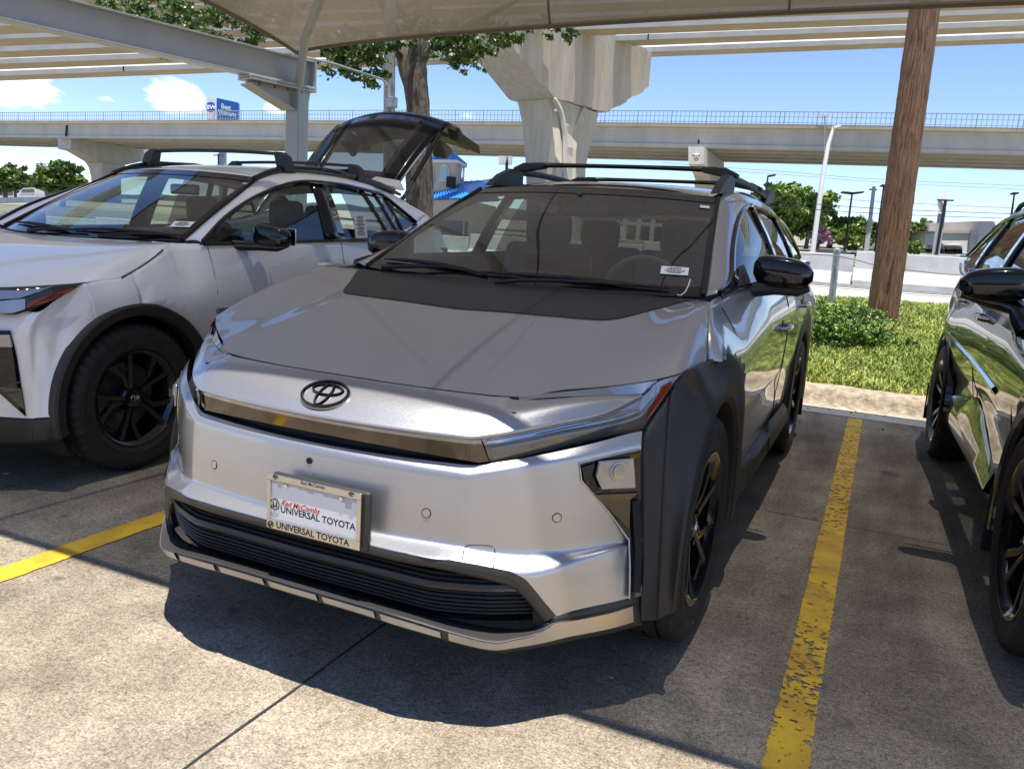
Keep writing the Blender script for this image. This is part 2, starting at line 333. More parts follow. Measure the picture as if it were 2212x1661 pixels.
# ---------------------------------------------------------------- wheels (axis x, outer face towards +x, hub centre at the origin)
def make_wheel(parent,loc,side,R=.37,rr=.245,style=0,W=.118,rot=0.,steer=0.,letters=True):
    """wheel = rim mesh, with tyre, brake disc and hub cap as sub-parts"""
    sx=side
    rim=MB()
    rim.cur=0
    rim.lathe([(-.09,rr),(-.085,rr-.012),(.07,rr-.022),(.095,rr-.010),(.103,rr+.002),(.108,rr+.004),(.108,rr-.002),(.100,rr-.014),(.08,rr-.028),(-.08,rr-.03)],64)
    ro=rr-.012
    def P(rad,tan,x,a):
        ca,sa=math.cos(a),math.sin(a); return np.array([x,rad*ca-tan*sa,rad*sa+tan*ca])
    def blade(a,pts,x0,x1,th,inset=.004):
        # pts in (radial,tangential); dished towards the hub
        def xx(rad): return x0+(x1-x0)*min(1,max(0,(rad-.05)/(ro-.05)))
        top=[P(q[0],q[1],xx(q[0]),a) for q in pts]; bot=[p-np.array([th,0,0]) for p in top]; n=len(top)
        rim.cur=0; rim.add(top+bot,[tuple(range(n)),tuple(range(2*n-1,n-1,-1))]+[(i,n+i,n+(i+1)%n,(i+1)%n) for i in range(n)])
        cx=sum(q[0] for q in pts)/n; cy=sum(q[1] for q in pts)/n
        ins=[(cx+(q[0]-cx)*.95,cy+(q[1]-cy)*.70) for q in pts]
        rim.cur=1; t2=[P(q[0],q[1],xx(q[0])+.0025,a) for q in ins]; t1=[p-np.array([.003,0,0]) for p in t2]
        rim.add(t2+t1,[tuple(range(n))]+[(i,n+i,n+(i+1)%n,(i+1)%n) for i in range(n)]); rim.cur=0
    for k in range(5):
        a=rot+k*2*math.pi/5
        if style==0:      # pairs of angular blades leaning one way
            blade(a,[(.045,-.012),(.10,-.020),(ro,-.052),(ro-.004,-.018),(.13,.002),(.05,.008)],.070,.096,.022)
            blade(a,[(.05,.018),(.12,.030),(.175,.086),(ro-.035,.112),(ro-.012,.085),(.18,.052),(.13,.010),(.05,.006)],.066,.090,.022)
        else:             # wide split spokes
            blade(a,[(.045,-.022),(.12,-.030),(ro,-.075),(ro,-.040),(.13,-.006),(.05,-.002)],.060,.092,.024)
            blade(a,[(.05,.002),(.13,.006),(ro,.040),(ro,.075),(.12,.030),(.045,.022)],.060,.092,.024)
    rim.cur=0; rim.lathe([(.0,.0),(.03,.0),(.03,.07),(.055,.062),(.070,.050),(.072,.034)],32)
    for k in range(5):
        a=rot+k*2*math.pi/5+.35; rim.lathe([(.062,.0001),(.082,.0001),(.082,.008),(.062,.009)],6,c=(0,.052*math.cos(a),.052*math.sin(a)))
    def fin(mb,name,m,par,**k): 
        o=mb.build(name,m,par,local=True,**k); return o
    if sx<0:
        for mb_ in (rim,): mb_.v=[(-x,y,z) for x,y,z in mb_.v]; mb_.f=[f[::-1] for f in mb_.f]
    w=rim.build('wheel',['rim','rimg'],parent,local=True,ang=30); w.location=Vector(loc)-origin(parent); w.rotation_euler=(0,0,steer)
    ty=MB(); n=144
    prof=[(-.098,rr),(-.112,rr+.03),(-W,rr+.06),(-W+.003,R-.035),(-.106,R-.018),(-.092,R-.006),(-.075,R-.002),(-.052,R),(-.051,R-.014),(-.043,R-.014),(-.042,R),(-.006,R+.001),(-.005,R-.014),(.005,R-.014),(.006,R+.001),(.042,R),(.043,R-.014),(.051,R-.014),(.052,R),(.075,R-.002),(.092,R-.006),(.106,R-.018),(W-.003,R-.035),(W-.001,R-.045),(W+.001,R-.047),(W,rr+.06),(.115,rr+.035),(.1165,rr+.033),(.112,rr+.02),(.104,rr+.004),(.098,rr-.006)]
    G=[]
    for k in range(n):
        a=2*math.pi*k/n; row=[]
        for i,(x,r) in enumerate(prof):
            q=r
            if 4<=i<=6 or 19<=i<=21: q=r-(.009 if k%3==0 else 0)
            elif r>R-.004 and k%3==1: q=r-.006
            row.append((x*sx,q*math.cos(a+ (x*.25)),q*math.sin(a+(x*.25))))
        G.append(row)
    ty.grid(G,cu=True,out=(0,0,0,1)); t=fin(ty,'tyre','rubber',w,ang=25)
    if letters:
        for word,a0 in (('TOYO TIRES',.9),('OPEN COUNTRY',4.0)):
            for i,ch in enumerate(word):
                if ch==' ': continue
                a=a0+rot-i*.118; rad=R-.075
                er=np.array([0,math.cos(a),math.sin(a)]); et=np.array([0,math.sin(a),-math.cos(a)])
                if sx<0:
                    a=a0+i*.118; er=np.array([0,math.cos(a),math.sin(a)]); et=np.array([0,-math.sin(a),math.cos(a)])
                text(ch,.046,'tyretext',w,er*rad+np.array([sx*(W-.0005),0,0])-et*.015,et,er,'tyre_lettering',depth=.0012,local=True)
    br=MB(); br.lathe([(-.01,.0),(-.01,.165),(.006,.165),(.006,.09),(.02,.085),(.02,.0)],40); 
    if sx<0: br.v=[(-x,y,z) for x,y,z in br.v]
    fin(br,'brake_disc','steel',w)
    hc=MB(); hc.lathe([(.072,.034),(.079,.032),(.081,.026),(.081,.0)],32); 
    if sx<0: hc.v=[(-x,y,z) for x,y,z in hc.v]; hc.f=[f[::-1] for f in hc.f]
    h=fin(hc,'hub_cap','rim',w)
    em=MB(); emblem(em,(sx*.0815,0,0),(0,sx*1.,0) if True else 0,(0,0,1),.042,.030,.10,.0015); fin(em,'wheel_emblem','chrome',w)
    return w
M['tyretext']=mat('tyre_lettering',(.035,.035,.036),.5)
def mirror_shape(mb_s,mb_b,c,w,h,d,s=1,tilt=0.):
    """door mirror housing: rounded, tapering shell; c = centre of housing; x runs outwards"""
    rows=[]
    for i,u in enumerate(np.linspace(0,1,13)):
        x=(u-.5)*w; e=math.sqrt(max(0,1-(2*u-1)**4)) ; e=max(e,.05)
        hh=h*(.80+.20*math.sin(min(1,(1-u)*1.6)*math.pi/2))*(.35+.65*e); dd=d*(.8+.2*(1-u))*(.3+.7*e); row=[]
        for k in range(20):
            a=2*math.pi*k/20; ca,sa=math.cos(a),math.sin(a); p=.52
            yy=math.copysign(abs(ca)**p,ca)*dd/2; zz=math.copysign(abs(sa)**p,sa)*hh/2
            if yy>0: yy*=.55
            row.append((c[0]+s*x,c[1]+yy-.01*(u-.5),c[2]+zz-.02*u*h/.15+tilt*x))
        rows.append(row)
    return rows
# ================================================================ SILVER CAR
def crp(u,v): return 345.6+u*.4507,691.2+v*.4507
def crq(u,v): return 979.3+u*.4507,691.2+v*.4507
CAR=empty('parked_car',(0,2.4,0),'silver grey crossover with black wheel cladding and a dealer number plate, parked in the centre','car','cars parked under the shade canopy')
car=CAR
yn=pr([(0,.10),(.15,.105),(.30,.12),(.455,.148),(.55,.218),(.65,.33),(.75,.45),(.83,.57),(.9,.67)])
yf=pr([(0,.10),(.15,.104),(.30,.117),(.455,.142),(.55,.195),(.7,.31),(.8,.42),(.87,.50)])
yl=pr([(0,.045),(.4,.055),(.53,.11),(.64,.19),(.72,.27),(.8,.35),(.87,.42)])
A=lambda u,v,p,o=0: sf(*crp(u,v),p,o)
B=lambda u,v,p,o=0: sf(*crq(u,v),p,o)
c3=lambda y,z: np.array([0,y,z])
# --- nose panel between bonnet seam and light bar
XN=np.concatenate([[0,.1,.2,.3,.38,.425,.455,.48],np.linspace(.5,.70,6)])
Bp=lambda u,v:crq(u,v)
seamC=curve([(490.5,761),(513,773),(590,786),(668,801),(706,806),crp(1000,290),crp(1200,317),crp(1450,349),(1112,862)],yn,.15,(0,2,4),XN,-.035)
lipC=curve([(437,841),(475,853),(551,872),(668,896),(697,901),crp(1000,506),crp(1200,536),crp(1400,556),crp(1530,562),Bp(300,534),Bp(500,495),Bp(720,450),Bp(830,412)],yn,0,(0,2,3,4),XN)
N0=seamC[:-6]+[B(310,383,yn,.13),B(500,373,yn,.10),B(700,363,yn,.07),B(905,356,yn,.05)]
N2=lipC[:-6]+[B(300,534,yn),B(500,494,yn),B(720,450,yn),B(905,366,yn,.02)]
N1=[(a+b)/2+np.array([0,-.006,.011]) for a,b in zip(N0,N2)]; N1[-1]=(N0[-1]+N2[-1])/2
Nb=[b+(a-b)*.10+np.array([0,-.002,.004]) for a,b in zip(N0,N2)]
N3=[p+np.array([0,.010,-.009]) for p in N2]; N4=[p+np.array([0,.035,-.012]) for p in N2]
N00=[p+np.array([0,.006,-.014]) for p in N0]
G=np.concatenate([loft([N00,N0],6,m=1,mirror=True)[:1],loft([N0,N1,Nb,N2,N3],6,m=5,mirror=True),loft([N3,N4],6,m=1,mirror=True)[1:]])
NG=G
mb=MB().grid(G,out=(0,2.4,.4,1)); mb.build('nose_panel','silver',car,ang=50)
mb=MB()
ec,nrm=on_grid(G[1:22],704,853,.001); nrm=np.array([0,nrm[1],nrm[2]]); nrm/=np.linalg.norm(nrm); ec[0]=0; uyv=np.cross(nrm,[1,0,0]); uyv=uyv if uyv[2]>0 else -uyv
emblem(mb,ec+nrm*.0005,(1,0,0),uyv,.142,.098,.075,.007); mb.build('emblem','gloss',car)
mb=MB(); mb.lathe([(.0,.0),(.0010,.0),(.0010,.078),(-.002,.079)],48,'z'); V=[]
for x,y,z in mb.v: V.append(tuple(ec+nrm*(z)+np.array([1,0,0])*x+uyv*y*.70))
mb.v=V; mb.build('emblem_plinth','silver',car)
# --- light bar: clear strip, gloss strip, dark recess
XB=np.linspace(0,.435,9)
b0=curve([(437,841),(475,853),(551,872),(668,896),(697,901),crp(1000,506),crp(1200,536),crp(1400,556),crp(1530,562)],yn,.014,(0,2,4),XB)
b1=curve([(448,858),(551,883.5),(668,904.5),crp(1000,530),crp(1200,563),crp(1400,583),crp(1536,592)],yn,.016,(0,2,4),XB)
b2=curve([(456,885),(551.5,908),(668,933),crp(1000,590),crp(1200,626),crp(1400,663),crp(1580,691)],yn,.021,(0,2,4),XB)
b0.append(A(1534,566,yn,.012)); b1.append(A(1545,594,yn,.016)); b2.append(A(1582,692,yn,.021))
MB().grid(loft([b0,b1],5,m=2,mirror=True),out=(0,2.4,.4,1)).build('light_bar_lens','lens',car)
MB().grid(loft([b1,b2],5,m=3,mirror=True),out=(0,2.4,.4,1)).build('light_bar','bar',car)
# --- headlights
hl_top=[B(128,556,yn,.012),B(300,537,yn,.02),B(500,498,yn,.02),B(720,455,yn,.02),B(912,362,yn,.03),B(975,300,yn,.03),B(1087,262,yn,.03)]
hl_mid=[B(150,600,yn,.012),B(320,572,yn,.012),B(520,530,yn,.012),B(740,488,yn,.012),B(890,440,yn,.012),B(955,372,yn,.015),B(1070,285,yn,.02)]
hl_bot=[B(180,692,yn,.014),B(340,655,yn,.012),B(520,615,yn,.011),B(720,570,yn,.011),B(905,528,yn,.014),B(945,470,yn,.02),B(1060,300,yn,.02)]
for s in (1,-1):
    m_=lambda G: np.array(G)*np.array([s,1,1])
    ol=(s*.0,2.4,.5,1)
    h=MB().grid(m_(loft([hl_mid,hl_bot],5,m=3)),out=ol).build('headlight','lamp',car,solid=.004)
    MB().grid(m_(loft([hl_top,hl_mid],5,m=3)),out=ol).build('light_guide','lens',h)
    # slim clear lens along the bonnet edge and the reflector
    t0=[B(312,372,yn,.14),B(480,349,yn,.12),B(700,327,yn,.09),B(900,302,yn,.06),B(985,288,yn,.04)]
    t1=[B(318,384,yn,.13),B(480,370,yn,.10),B(700,362,yn,.07),B(905,354,yn,.05),B(920,352,yn,.045)]
    MB().grid(m_(loft([t0,t1],5,m=2)),out=ol).build('upper_lens','lens',h)
    g0=[B(905,356,yn,.06),B(975,300,yn,.035)]; 
    q0=[B(985,288,yn,.035),B(1030,275,yn,.033),B(1087,262,yn,.035)]; q1=[B(912,354,yn,.045),B(955,318,yn,.035),B(1075,272,yn,.032)]
    MB().grid(m_(loft([q0,q1],5,m=2)),out=ol).build('corner_lens','lensd',h)
    am=MB().prism(m_([B(922,482,yn,.008),B(1004,318,yn,.012),B(1048,292,yn,.014),B(1036,328,yn,.012),B(950,452,yn,.008)]),(0,.004,0)).build('reflector','amber',h,smooth=False)
    # bright strip inside the lens
    MB().tube(m_([B(u,v,yn,.006) for u,v in ((160,583),(330,558),(520,516),(740,470),(890,425))]),.0035,6).build('light_strip','chrome',h)
# --- bumper
CB=[(437,878),(448.5,889),(551.5,916),(668,950),crp(1000,648),crp(1200,684),crp(1484,714),Bp(230,692),Bp(370,655),Bp(490,627),Bp(650,592),Bp(780,562),Bp(905,532)]
CF1=[(420,902.5),(437,909),(551.5,937),(668,965.5),crp(1000,672),crp(1200,710),crp(1490,741),Bp(110,741),Bp(230,722),Bp(370,697),Bp(490,675),Bp(650,646),Bp(780,622),Bp(900,600)]
CF3=[(401,1028.5),(448.5,1047.5),(551.5,1084),(578,1093),crp(1030,1022),crp(1400,1085),Bp(250,1128),Bp(385,1118),Bp(495,1108),Bp(650,1090),Bp(770,1076),Bp(893,1066)]
CF4=[(380,1058),(403,1065),(445,1082),(513,1105),(578,1120),crp(1000,1072),crp(1200,1115),crp(1395,1158),Bp(100,1175),Bp(200,1191),Bp(262,1207)]
XF=np.concatenate([[0,.08,.16,.24,.32,.40,.435,.455,.475],np.linspace(.53,.825,7)])
def ends(row,p): row=list(row); row[-1]=p; return row
BV=curve(CB,yf,.016,(0,2,3,4),XF,.018); F1=curve(CF1,yf,0,(0,2,3,4),XF); F3=curve(CF3,yf,-.018,(0,2,3,4),XF,.012)
BV[-1]=B(905,532,yf,.032); F1[-1]=B(900,600,yf); F3[-1]=B(893,1066,yf)
F2=[a*.5+b*.5+np.array([0,-.004,0]) for a,b in zip(F1,F3)]
F4c=curve(CF4,yl,.004,(0,2,3,4),XF[:9])
F4=F4c+[B(262,1208,yl,.002),B(345,1222,yl,.0),B(450,1206,yl,.005),B(560,1165,yl,.012),B(660,1128,yl,.018),B(775,1092,yl,.02),B(893,1074,yf,-.001)]
F5=[p+np.array([0,-.002,-.003]) for p in F4c]+[B(300,1218,yl,.003),B(390,1292,yl,.0),B(490,1415,yl,.003),B(590,1392,yl,.005),B(690,1369,yl,.005),B(790,1346,yl,.005),B(890,1322,yl,.005)]
BG=loft([BV,F1,F2,F3,F4,F5],4,r=[0,.008,.03,.010,.010,0],m=3,mirror=True)
BUMP=MB().grid(BG,out=(0,2.4,.4,1)).build('bumper','silver',car,ang=60)
# dark recess between light bar and bumper
XR=np.linspace(0,.475,12)
ra=curve([(456,885),(551.5,908),(668,933),crp(1000,590),crp(1200,626),crp(1400,663),crp(1580,691),Bp(340,655),Bp(520,615),Bp(720,570),Bp(905,528)],yn,.023,(0,2,3,4),XR,-.002); rb_=curve(CB,yf,.02,(0,2,3,4),XR,.014)
MB().grid(loft([ra,[p+np.array([0,.03,-.004]) for p in ra],[p+np.array([0,.03,.002]) for p in rb_],rb_],3,r=.001,m=1,mirror=True),out=(0,2.4,.4,1)).build('light_bar_recess','matte',car)
# parking sensors, camera
def disc(parent,name,c,n,r,m,th=.002,m2=None):
    n=np.asarray(n,float); n/=np.linalg.norm(n); a=np.cross(n,[0,0,1]); a/=np.linalg.norm(a); b=np.cross(a,n); q=MB()
    q.lathe([(0,r),(th,r*.96),(th,0)],24,'z'); q.v=[tuple(np.asarray(c)+a*x+b*y+n*z) for x,y,z in q.v]; return q.build(name,m,parent)
for px in ((921,1108),(1203,1118)):
    p,n=on_grid(BG,*px)
    for sg in (1,-1):
        k=np.array([sg,1,1]); disc(BUMP,'parking_sensor',(p-n*.0012)*k,n*k,.0135,'matte',.002); disc(BUMP,'sensor_face',(p-n*.0010)*k,n*k,.0112,'silver',.0026)
p,n=on_grid(BG,680,997); p[0]=0; disc(BUMP,'front_camera',p,(0,-1,0),.009,'matte',.004)
# tow hook cover line
tw=[on_grid(BG,*crq(u,v),.0004)[0] for u,v in ((40,1190),(45,1140),(52,1097),(75,1078),(170,1080),(198,1098),(196,1150),(188,1212))]
MB().tube(crow(tw,4),.0011,5).build('tow_cover_seam','matte',BUMP)
# --- lower grille surround and grille
S0=[F4c[0]+np.array([0,-.003,-.002]),F4c[2]+np.array([0,-.003,-.002]),F4c[4]+np.array([0,-.003,-.002]),F4c[7]+np.array([0,-.003,-.002]),B(215,1192,yl,.0),B(300,1216,yl,.0),B(372,1272,yl,.0),B(432,1345,yl,.0),B(492,1416,yl,.0),B(600,1392,yl,.002),B(893,1318,yl,.0)]
S1=curve([(378,1078),(399,1089.5),(445,1106.7),(513,1129.5),(578,1146.7),crp(1000,1115),crp(1200,1162),crp(1400,1212),crq(100,1236),crq(190,1258)],yl,.016,(0,2,3,4),np.array([0,.16,.32,.43]))+[B(190,1258,yl,.018),B(275,1285,yl,.02),B(335,1335,yl,.02),B(380,1390,yl,.02),B(425,1450,yl,.02)]
S0a=S0[:9]; S1a=S1
Sm=[(a+b)/2+np.array([0,-.012,0]) for a,b in zip(S0a,S1a)]
S1b=[p+np.array([0,.05,.0]) for p in S1a]
MB().grid(loft([S0a,Sm,S1a,S1b],5,r=.012,m=2,mirror=True),out=(0,2.4,.36,1)).build('grille_surround','clad2',car,ang=55)
# thin black strip under the silver wing and chin
for s in (1,-1):
    W0=[B(488,1414,yl,.004),B(640,1378,yl,.004),B(770,1350,yl,.004),B(893,1318,yl,.004)]; W1=[B(462,1452,yl,.0),B(640,1420,yl,-.002),B(770,1392,yl,-.002),B(890,1352,yl,-.002)]
    MB().grid(loft([W0,W1],5,m=2)*np.array([s,1,1]),out=(0,2.4,.5,1)).build('wing_trim','clad2',car,solid=.003)
# chin: shelf, lip and skid segments
XT=np.array([0,.12,.25,.36])
T0=curve([(399,1186.8),(433,1201),(445,1206),(544,1240),(559,1245),crp(760,1318),crp(1020,1395),crp(1360,1472),crp(1500,1500)],yl,-.022,(0,2),XT)+[B(150,1541,yl,-.022),B(300,1530,yl,-.02),B(400,1505,yl,-.012),B(480,1452,yl,-.003),B(640,1420,yl,-.003),B(770,1392,yl,-.003),B(890,1352,yl,-.002)]
T1=curve([(399,1206),(429.4,1216),(445,1225),(542,1255.5),crp(720,1342),crp(1020,1430),crp(1360,1520),crp(1500,1548)],yl,-.006,(0,2),XT)+[B(150,1575,yl,-.006),B(310,1568,yl,-.004),B(450,1545,yl,.0),B(560,1522,yl,.0),B(680,1500,yl,.0),B(780,1478,yl,.0),B(895,1445,yl,.002)]
T2=[p+np.array([0,.03,-.022]) for p in T1]
K0=curve([crp(300,1128),crp(600,1213),crp(900,1300),crp(1200,1380),crp(1400,1430),Bp(100,1452)],yl,.058,(0,2),XT)+[B(150,1466,yl,.055),B(290,1480,yl,.045),B(385,1472,yl,.03),B(432,1450,yl,.015)]
K1=[p+np.array([0,.006,.003]) for p in T0[:8]]; K2=[p+np.array([0,.0,.0]) for p in T0[:8]]
MB().grid(loft([K0,K1,K2],5,r=.010,m=2,mirror=True),out=(0,2.4,.0,1)).build('chin_shelf','clad2',car,ang=60,solid=.004)
MB().grid(loft([T0,T1,T2],5,r=.008,m=2,mirror=True),out=(0,2.4,.3,1)).build('chin','clad2',car,ang=60,solid=.004)
# silver skid pieces standing 4 mm proud of the chin: five across and a long corner piece each side
G=loft([T0,T1],12,m=1); nc=G.shape[1]; X=G[0,:,0]
def skid(xa,xb,full=False):
    cols=[]
    for t in np.linspace(0,1,24):
        x=xa+(xb-xa)*t; ax=abs(x); i=np.interp(ax,X,np.arange(nc)); j=min(int(i),nc-2); f=i-j
        a=G[0,j]*(1-f)+G[0,j+1]*f; b=G[1,j]*(1-f)+G[1,j+1]*f
        if full: e=.06; a,b=a*(1-e)+b*e,a*.12+b*.88
        else: a,b=a*.80+b*.20,a*.15+b*.85
        a=a*[np.sign(x) if x else 1,1,1]; b=b*[np.sign(x) if x else 1,1,1]; cols.append([a+[0,.004,0],a-[0,.006,0],b-[0,.006,0],b+[0,.004,0]])
    MB().grid(cols,out=(0,2.4,.3,1)).build('skid_plate','satin',car,ang=50)
for xa,xb in ((-.435,-.275),(-.255,-.095),(-.075,.085),(.105,.265),(.285,.445)): skid(xa,xb)
skid(.465,X[-1]-.012,True); skid(-X[-1]+.012,-.465,True)
# grille bars and slats, deep black duct
DZ=[(.425,.05),(.405,.06)]
mb=MB()
gx=np.linspace(-.80,.80,33)
yg=lambda x: yl(x)+.04
for z0,z1,dy in ((.415,.404,.03),(.382,.392,.03),(.352,.341,.03),(.330,.318,.035)):
    pass
def bar(name,m,z,h,dep,dy,xm,par,zs=0.,rise=0.):
    rows=[]
    for x in np.linspace(-xm,xm,41):
        y=yl(x)+dy; zz=z+zs*abs(x)+rise*x*x
        rows.append([(x,y+dep,zz+h/2),(x,y+.004,zz+h/2),(x,y,zz),(x,y+.004,zz-h/2),(x,y+dep,zz-h/2)])
    return MB().grid(rows,cv=True).build(name,m,par,ang=30,recalc=True)
GR=bar('grille','slat',.375,.018,.03,.020,.785,car)
for z_,d_,xm_ in ((.414,.040,.70),(.400,.038,.72),(.388,.034,.74),(.358,.028,.765),(.346,.029,.765),(.334,.031,.76),(.322,.034,.75),(.310,.038,.735),(.298,.043,.71)): bar('grille_slat','slat',z_,.0062,.035,d_,xm_,GR)
for s in (1,-1):     # closed, gently ribbed ends of the intake
    for za,zb in ((.412,.385),(.365,.312)):
        rows=[]
        for x in np.linspace(.50,.78,14): rows.append([(s*x,yl(x)+.055,za-.10*(x-.5)**1.4),(s*x,yl(x)+.048,(za+zb)/2),(s*x,yl(x)+.055,zb)])
        MB().grid(rows,out=(0,2.4,.36,1)).build('intake_blank','clad2',GR,solid=.004)
mb=MB()
rows=[[(x,yl(x)+.14,.46),(x,yl(x)+.14,.27),(x,yl(x)+.06,.272)] for x in np.linspace(-.82,.82,30)]
mb.grid(rows); 
for x in np.linspace(-.45,.45,7): mb.box((x,yl(x)+.075,.365),(.006,.02,.11))
mb.build('intake_duct','matte',GR)
for s in (1,-1):
    MB().box((s*.70,.56,.35),(.06,.30,.18)).build('intake_wall','matte',GR)
    k=np.array([s,1,1]); MB().hull([p*k for p in (S1[-1],S1[-2],S1[-1]+[0,.09,0],S1[-2]+[0,.09,0],K0[-1]+[0,.0,-.004],K0[-2]+[0,.0,-.004],K0[-1]+[0,.09,.0],K0[-2]+[0,.09,0],S1[-1]+[.05,.06,-.01])]).build('intake_corner','matte',GR,smooth=False)
# --- fog lamp housings
for s in (1,-1):
    q=lambda pts: [p*np.array([s,1,1]) for p in pts]
    gq=lambda u,v,o=.003: on_grid(BG,*crq(u,v))[0]+on_grid(BG,*crq(u,v))[1]*(o+(.010 if v>1000 else 0))
    Lf=[gq(600,690),gq(612,765),gq(680,838),gq(755,930),gq(830,1045),gq(832,1180),gq(832,1330)]; Rt=[gq(893,622),gq(895,720),gq(895,830),gq(894,930),gq(893,1050),gq(891,1180),gq(887,1318)]
    gr=[]
    for l_,r_ in zip(rpoly(Lf,.01,2,3),rpoly(Rt,.01,2,3)): gr.append([l_+[.0,.012,0]]+[l_*(1-t)+r_*t for t in np.linspace(0,1,6)]+[r_+[0,.012,0]])
    FH=MB().grid(np.array(gr)*np.array([s,1,1]),out=(0,2.4,.5,1)).build('fog_lamp_housing','gloss',car,ang=30)
    MB().tube(q([gq(893,618,.003),gq(760,648,.003),gq(602,686,.003),gq(612,768,.003),gq(680,842,.003),gq(755,934,.003),gq(828,1048,.003),gq(829,1180,.003),gq(829,1330,.003)]),.0024,6).build('housing_rim','silver',FH)
    lp=q([gq(688,672,.006),gq(852,655,.006),gq(862,800,.006),gq(700,806,.006),gq(672,742,.006)])
    lb=MB().prism(lp,-on_grid(BG,*crq(780,720))[1]*-.010*np.array([s,1,1])).build('fog_lamp','lens',FH,smooth=False,bevel=.003)
    MB().prism(q([gq(612,700,.006),gq(676,684,.006),gq(664,742,.006),gq(690,806,.006),gq(668,826,.006),gq(625,762,.006)]),np.array([0,-.004,0])).build('lamp_shroud','gloss',lb,smooth=False,bevel=.002)
    pn,nn_=on_grid(BG,*crq(778,718)); kk_=np.array([s,1,1])
    disc(lb,'projector_lens',(pn+nn_*.016)*kk_,nn_*kk_,.027,'satin',.003); disc(lb,'projector_glass',(pn+nn_*.018)*kk_,nn_*kk_,.021,'lens',.006)
    gp=q([gq(672,832,.006),gq(886,822,.006),gq(882,850,.006),gq(846,856,.006),gq(842,1000,.006),gq(770,930,.006)])
    MB().prism(gp,np.array([0,-.004,0])).build('fog_lamp_panel','bar',FH,smooth=False,bevel=.002)
    MB().tube(q([gq(868,862,.004),gq(866,1100,.004),gq(862,1300,.004)]),.011,6).build('air_curtain_edge','matte',FH)
# --- number plate
pl=MB(); pc=at(680,1102,'y',.062); pcz=.5155
PXc=.063
def plbox(w,h,y,d,m,name,par,bev=.004,cz=pcz,cx=PXc): return MB().box((cx,y+d/2,cz),(w,d,h)).build(name,m,par,bevel=bev)
PB=plbox(.312,.158,.040,.022,'clad2','plate_bracket',car,.008,pcz-.002,PXc+.012)
PF=MB()
fw,fh=.302,.152
for (cx,cz,w_,h_) in ((0,fh/2-.0085,fw,.017),(0,-fh/2+.013,fw,.026),(-fw/2+.006,.0045,.012,fh-.043),(fw/2-.006,.0045,.012,fh-.043)):
    PF.box((PXc+cx,.033,pcz+cz),(w_,.006,h_))
PFo=PF.build('plate_frame','chrome_s',car,bevel=.0015) if 'chrome_s' in M else None
M['chrome_s']=mat('plate_frame_metal',(.62,.60,.55),.22,.9); PFo=PF.build('plate_frame','chrome_s',car,bevel=.0015)
PL=plbox(.290,.134,.035,.003,'paper','number_plate',car,.001)
M['greyink']=mat('grey_print',(.50,.50,.54),.6)
sk=MB()
xs=[-.144,-.13,-.13,-.118,-.118,-.105,-.105,-.09,-.07,-.07,-.05,-.05,-.03,-.02,-.02,.0,.0,.03,.05,.05,.085,.085,.1,.1,.12,.12,.144]
random.seed(3); hs=[.022,.028,.022,.022,.034,.034,.022,.022,.026,.020,.020,.024,.024,.030,.030,.022,.022,.028,.028,.028,.028,.034,.034,.052,.052,.026,.026]
for i in range(len(xs)-1):
    if xs[i+1]>xs[i]: sk.box((PXc+(xs[i]+xs[i+1])/2,.03495,pcz+.066-hs[i]*.375),(xs[i+1]-xs[i],.0001,hs[i]*.75))
sk.build('plate_skyline','greyink',PL,smooth=False)
text('UNIVERSAL TOYOTA',.0255,'ink',PL,(PXc-.108,.03485,pcz-.026),(1,0,0),(0,0,1),'plate_lettering',bold=.0006,depth=.00003)
text('Red McCombs',.021,'red',PL,(PXc-.107,.0348,pcz-.006),(1,0,0),(0,0,1),'plate_script',bold=.0004,shear=.35,depth=.00003)
text('UNIVERSAL TOYOTA',.0250,'ink',PFo,(PXc-.118,.02985,pcz-.0705),(1,0,0),(0,0,1),'frame_lettering',bold=.0007,depth=.00003)
text('Red McCombs',.013,'ink',PFo,(PXc-.04,.02985,pcz+.0665),(1,0,0),(0,0,1),'frame_script',bold=.0003,shear=.35,depth=.00003)
def ring(par,name,cx,cz,y,r,m,letter=True):
    q=MB(); q.lathe([(0,r),(-.0008,r),(-.0008,r*.85),(0,r*.85)],32,'y',c=(cx,y,cz)); q.build(name,m,par)
    if letter: text('U',r*1.5,m,par,(cx,y-.0002,cz-r*.52),(1,0,0),(0,0,1),'round_mark_letter',align='CENTER',bold=.0002)
ring(PL,'round_mark',PXc-.126,pcz-.008,.0335,.0155,'ink'); ring(PFo,'round_mark',PXc-.137,pcz-.0645,.0292,.0095,'ink')
for sx_ in (-1,1):
    q=MB(); emblem(q,(PXc+sx_*.122,0.0297,pcz+.070),(1,0,0),(0,0,1),.016,.011,.09,.001); q.build('frame_emblem','ink',PFo)
    disc(PFo,'plate_screw',(PXc+sx_*.089,.03485,pcz+.050),(0,-1,0),.0055,'chrome',.004)
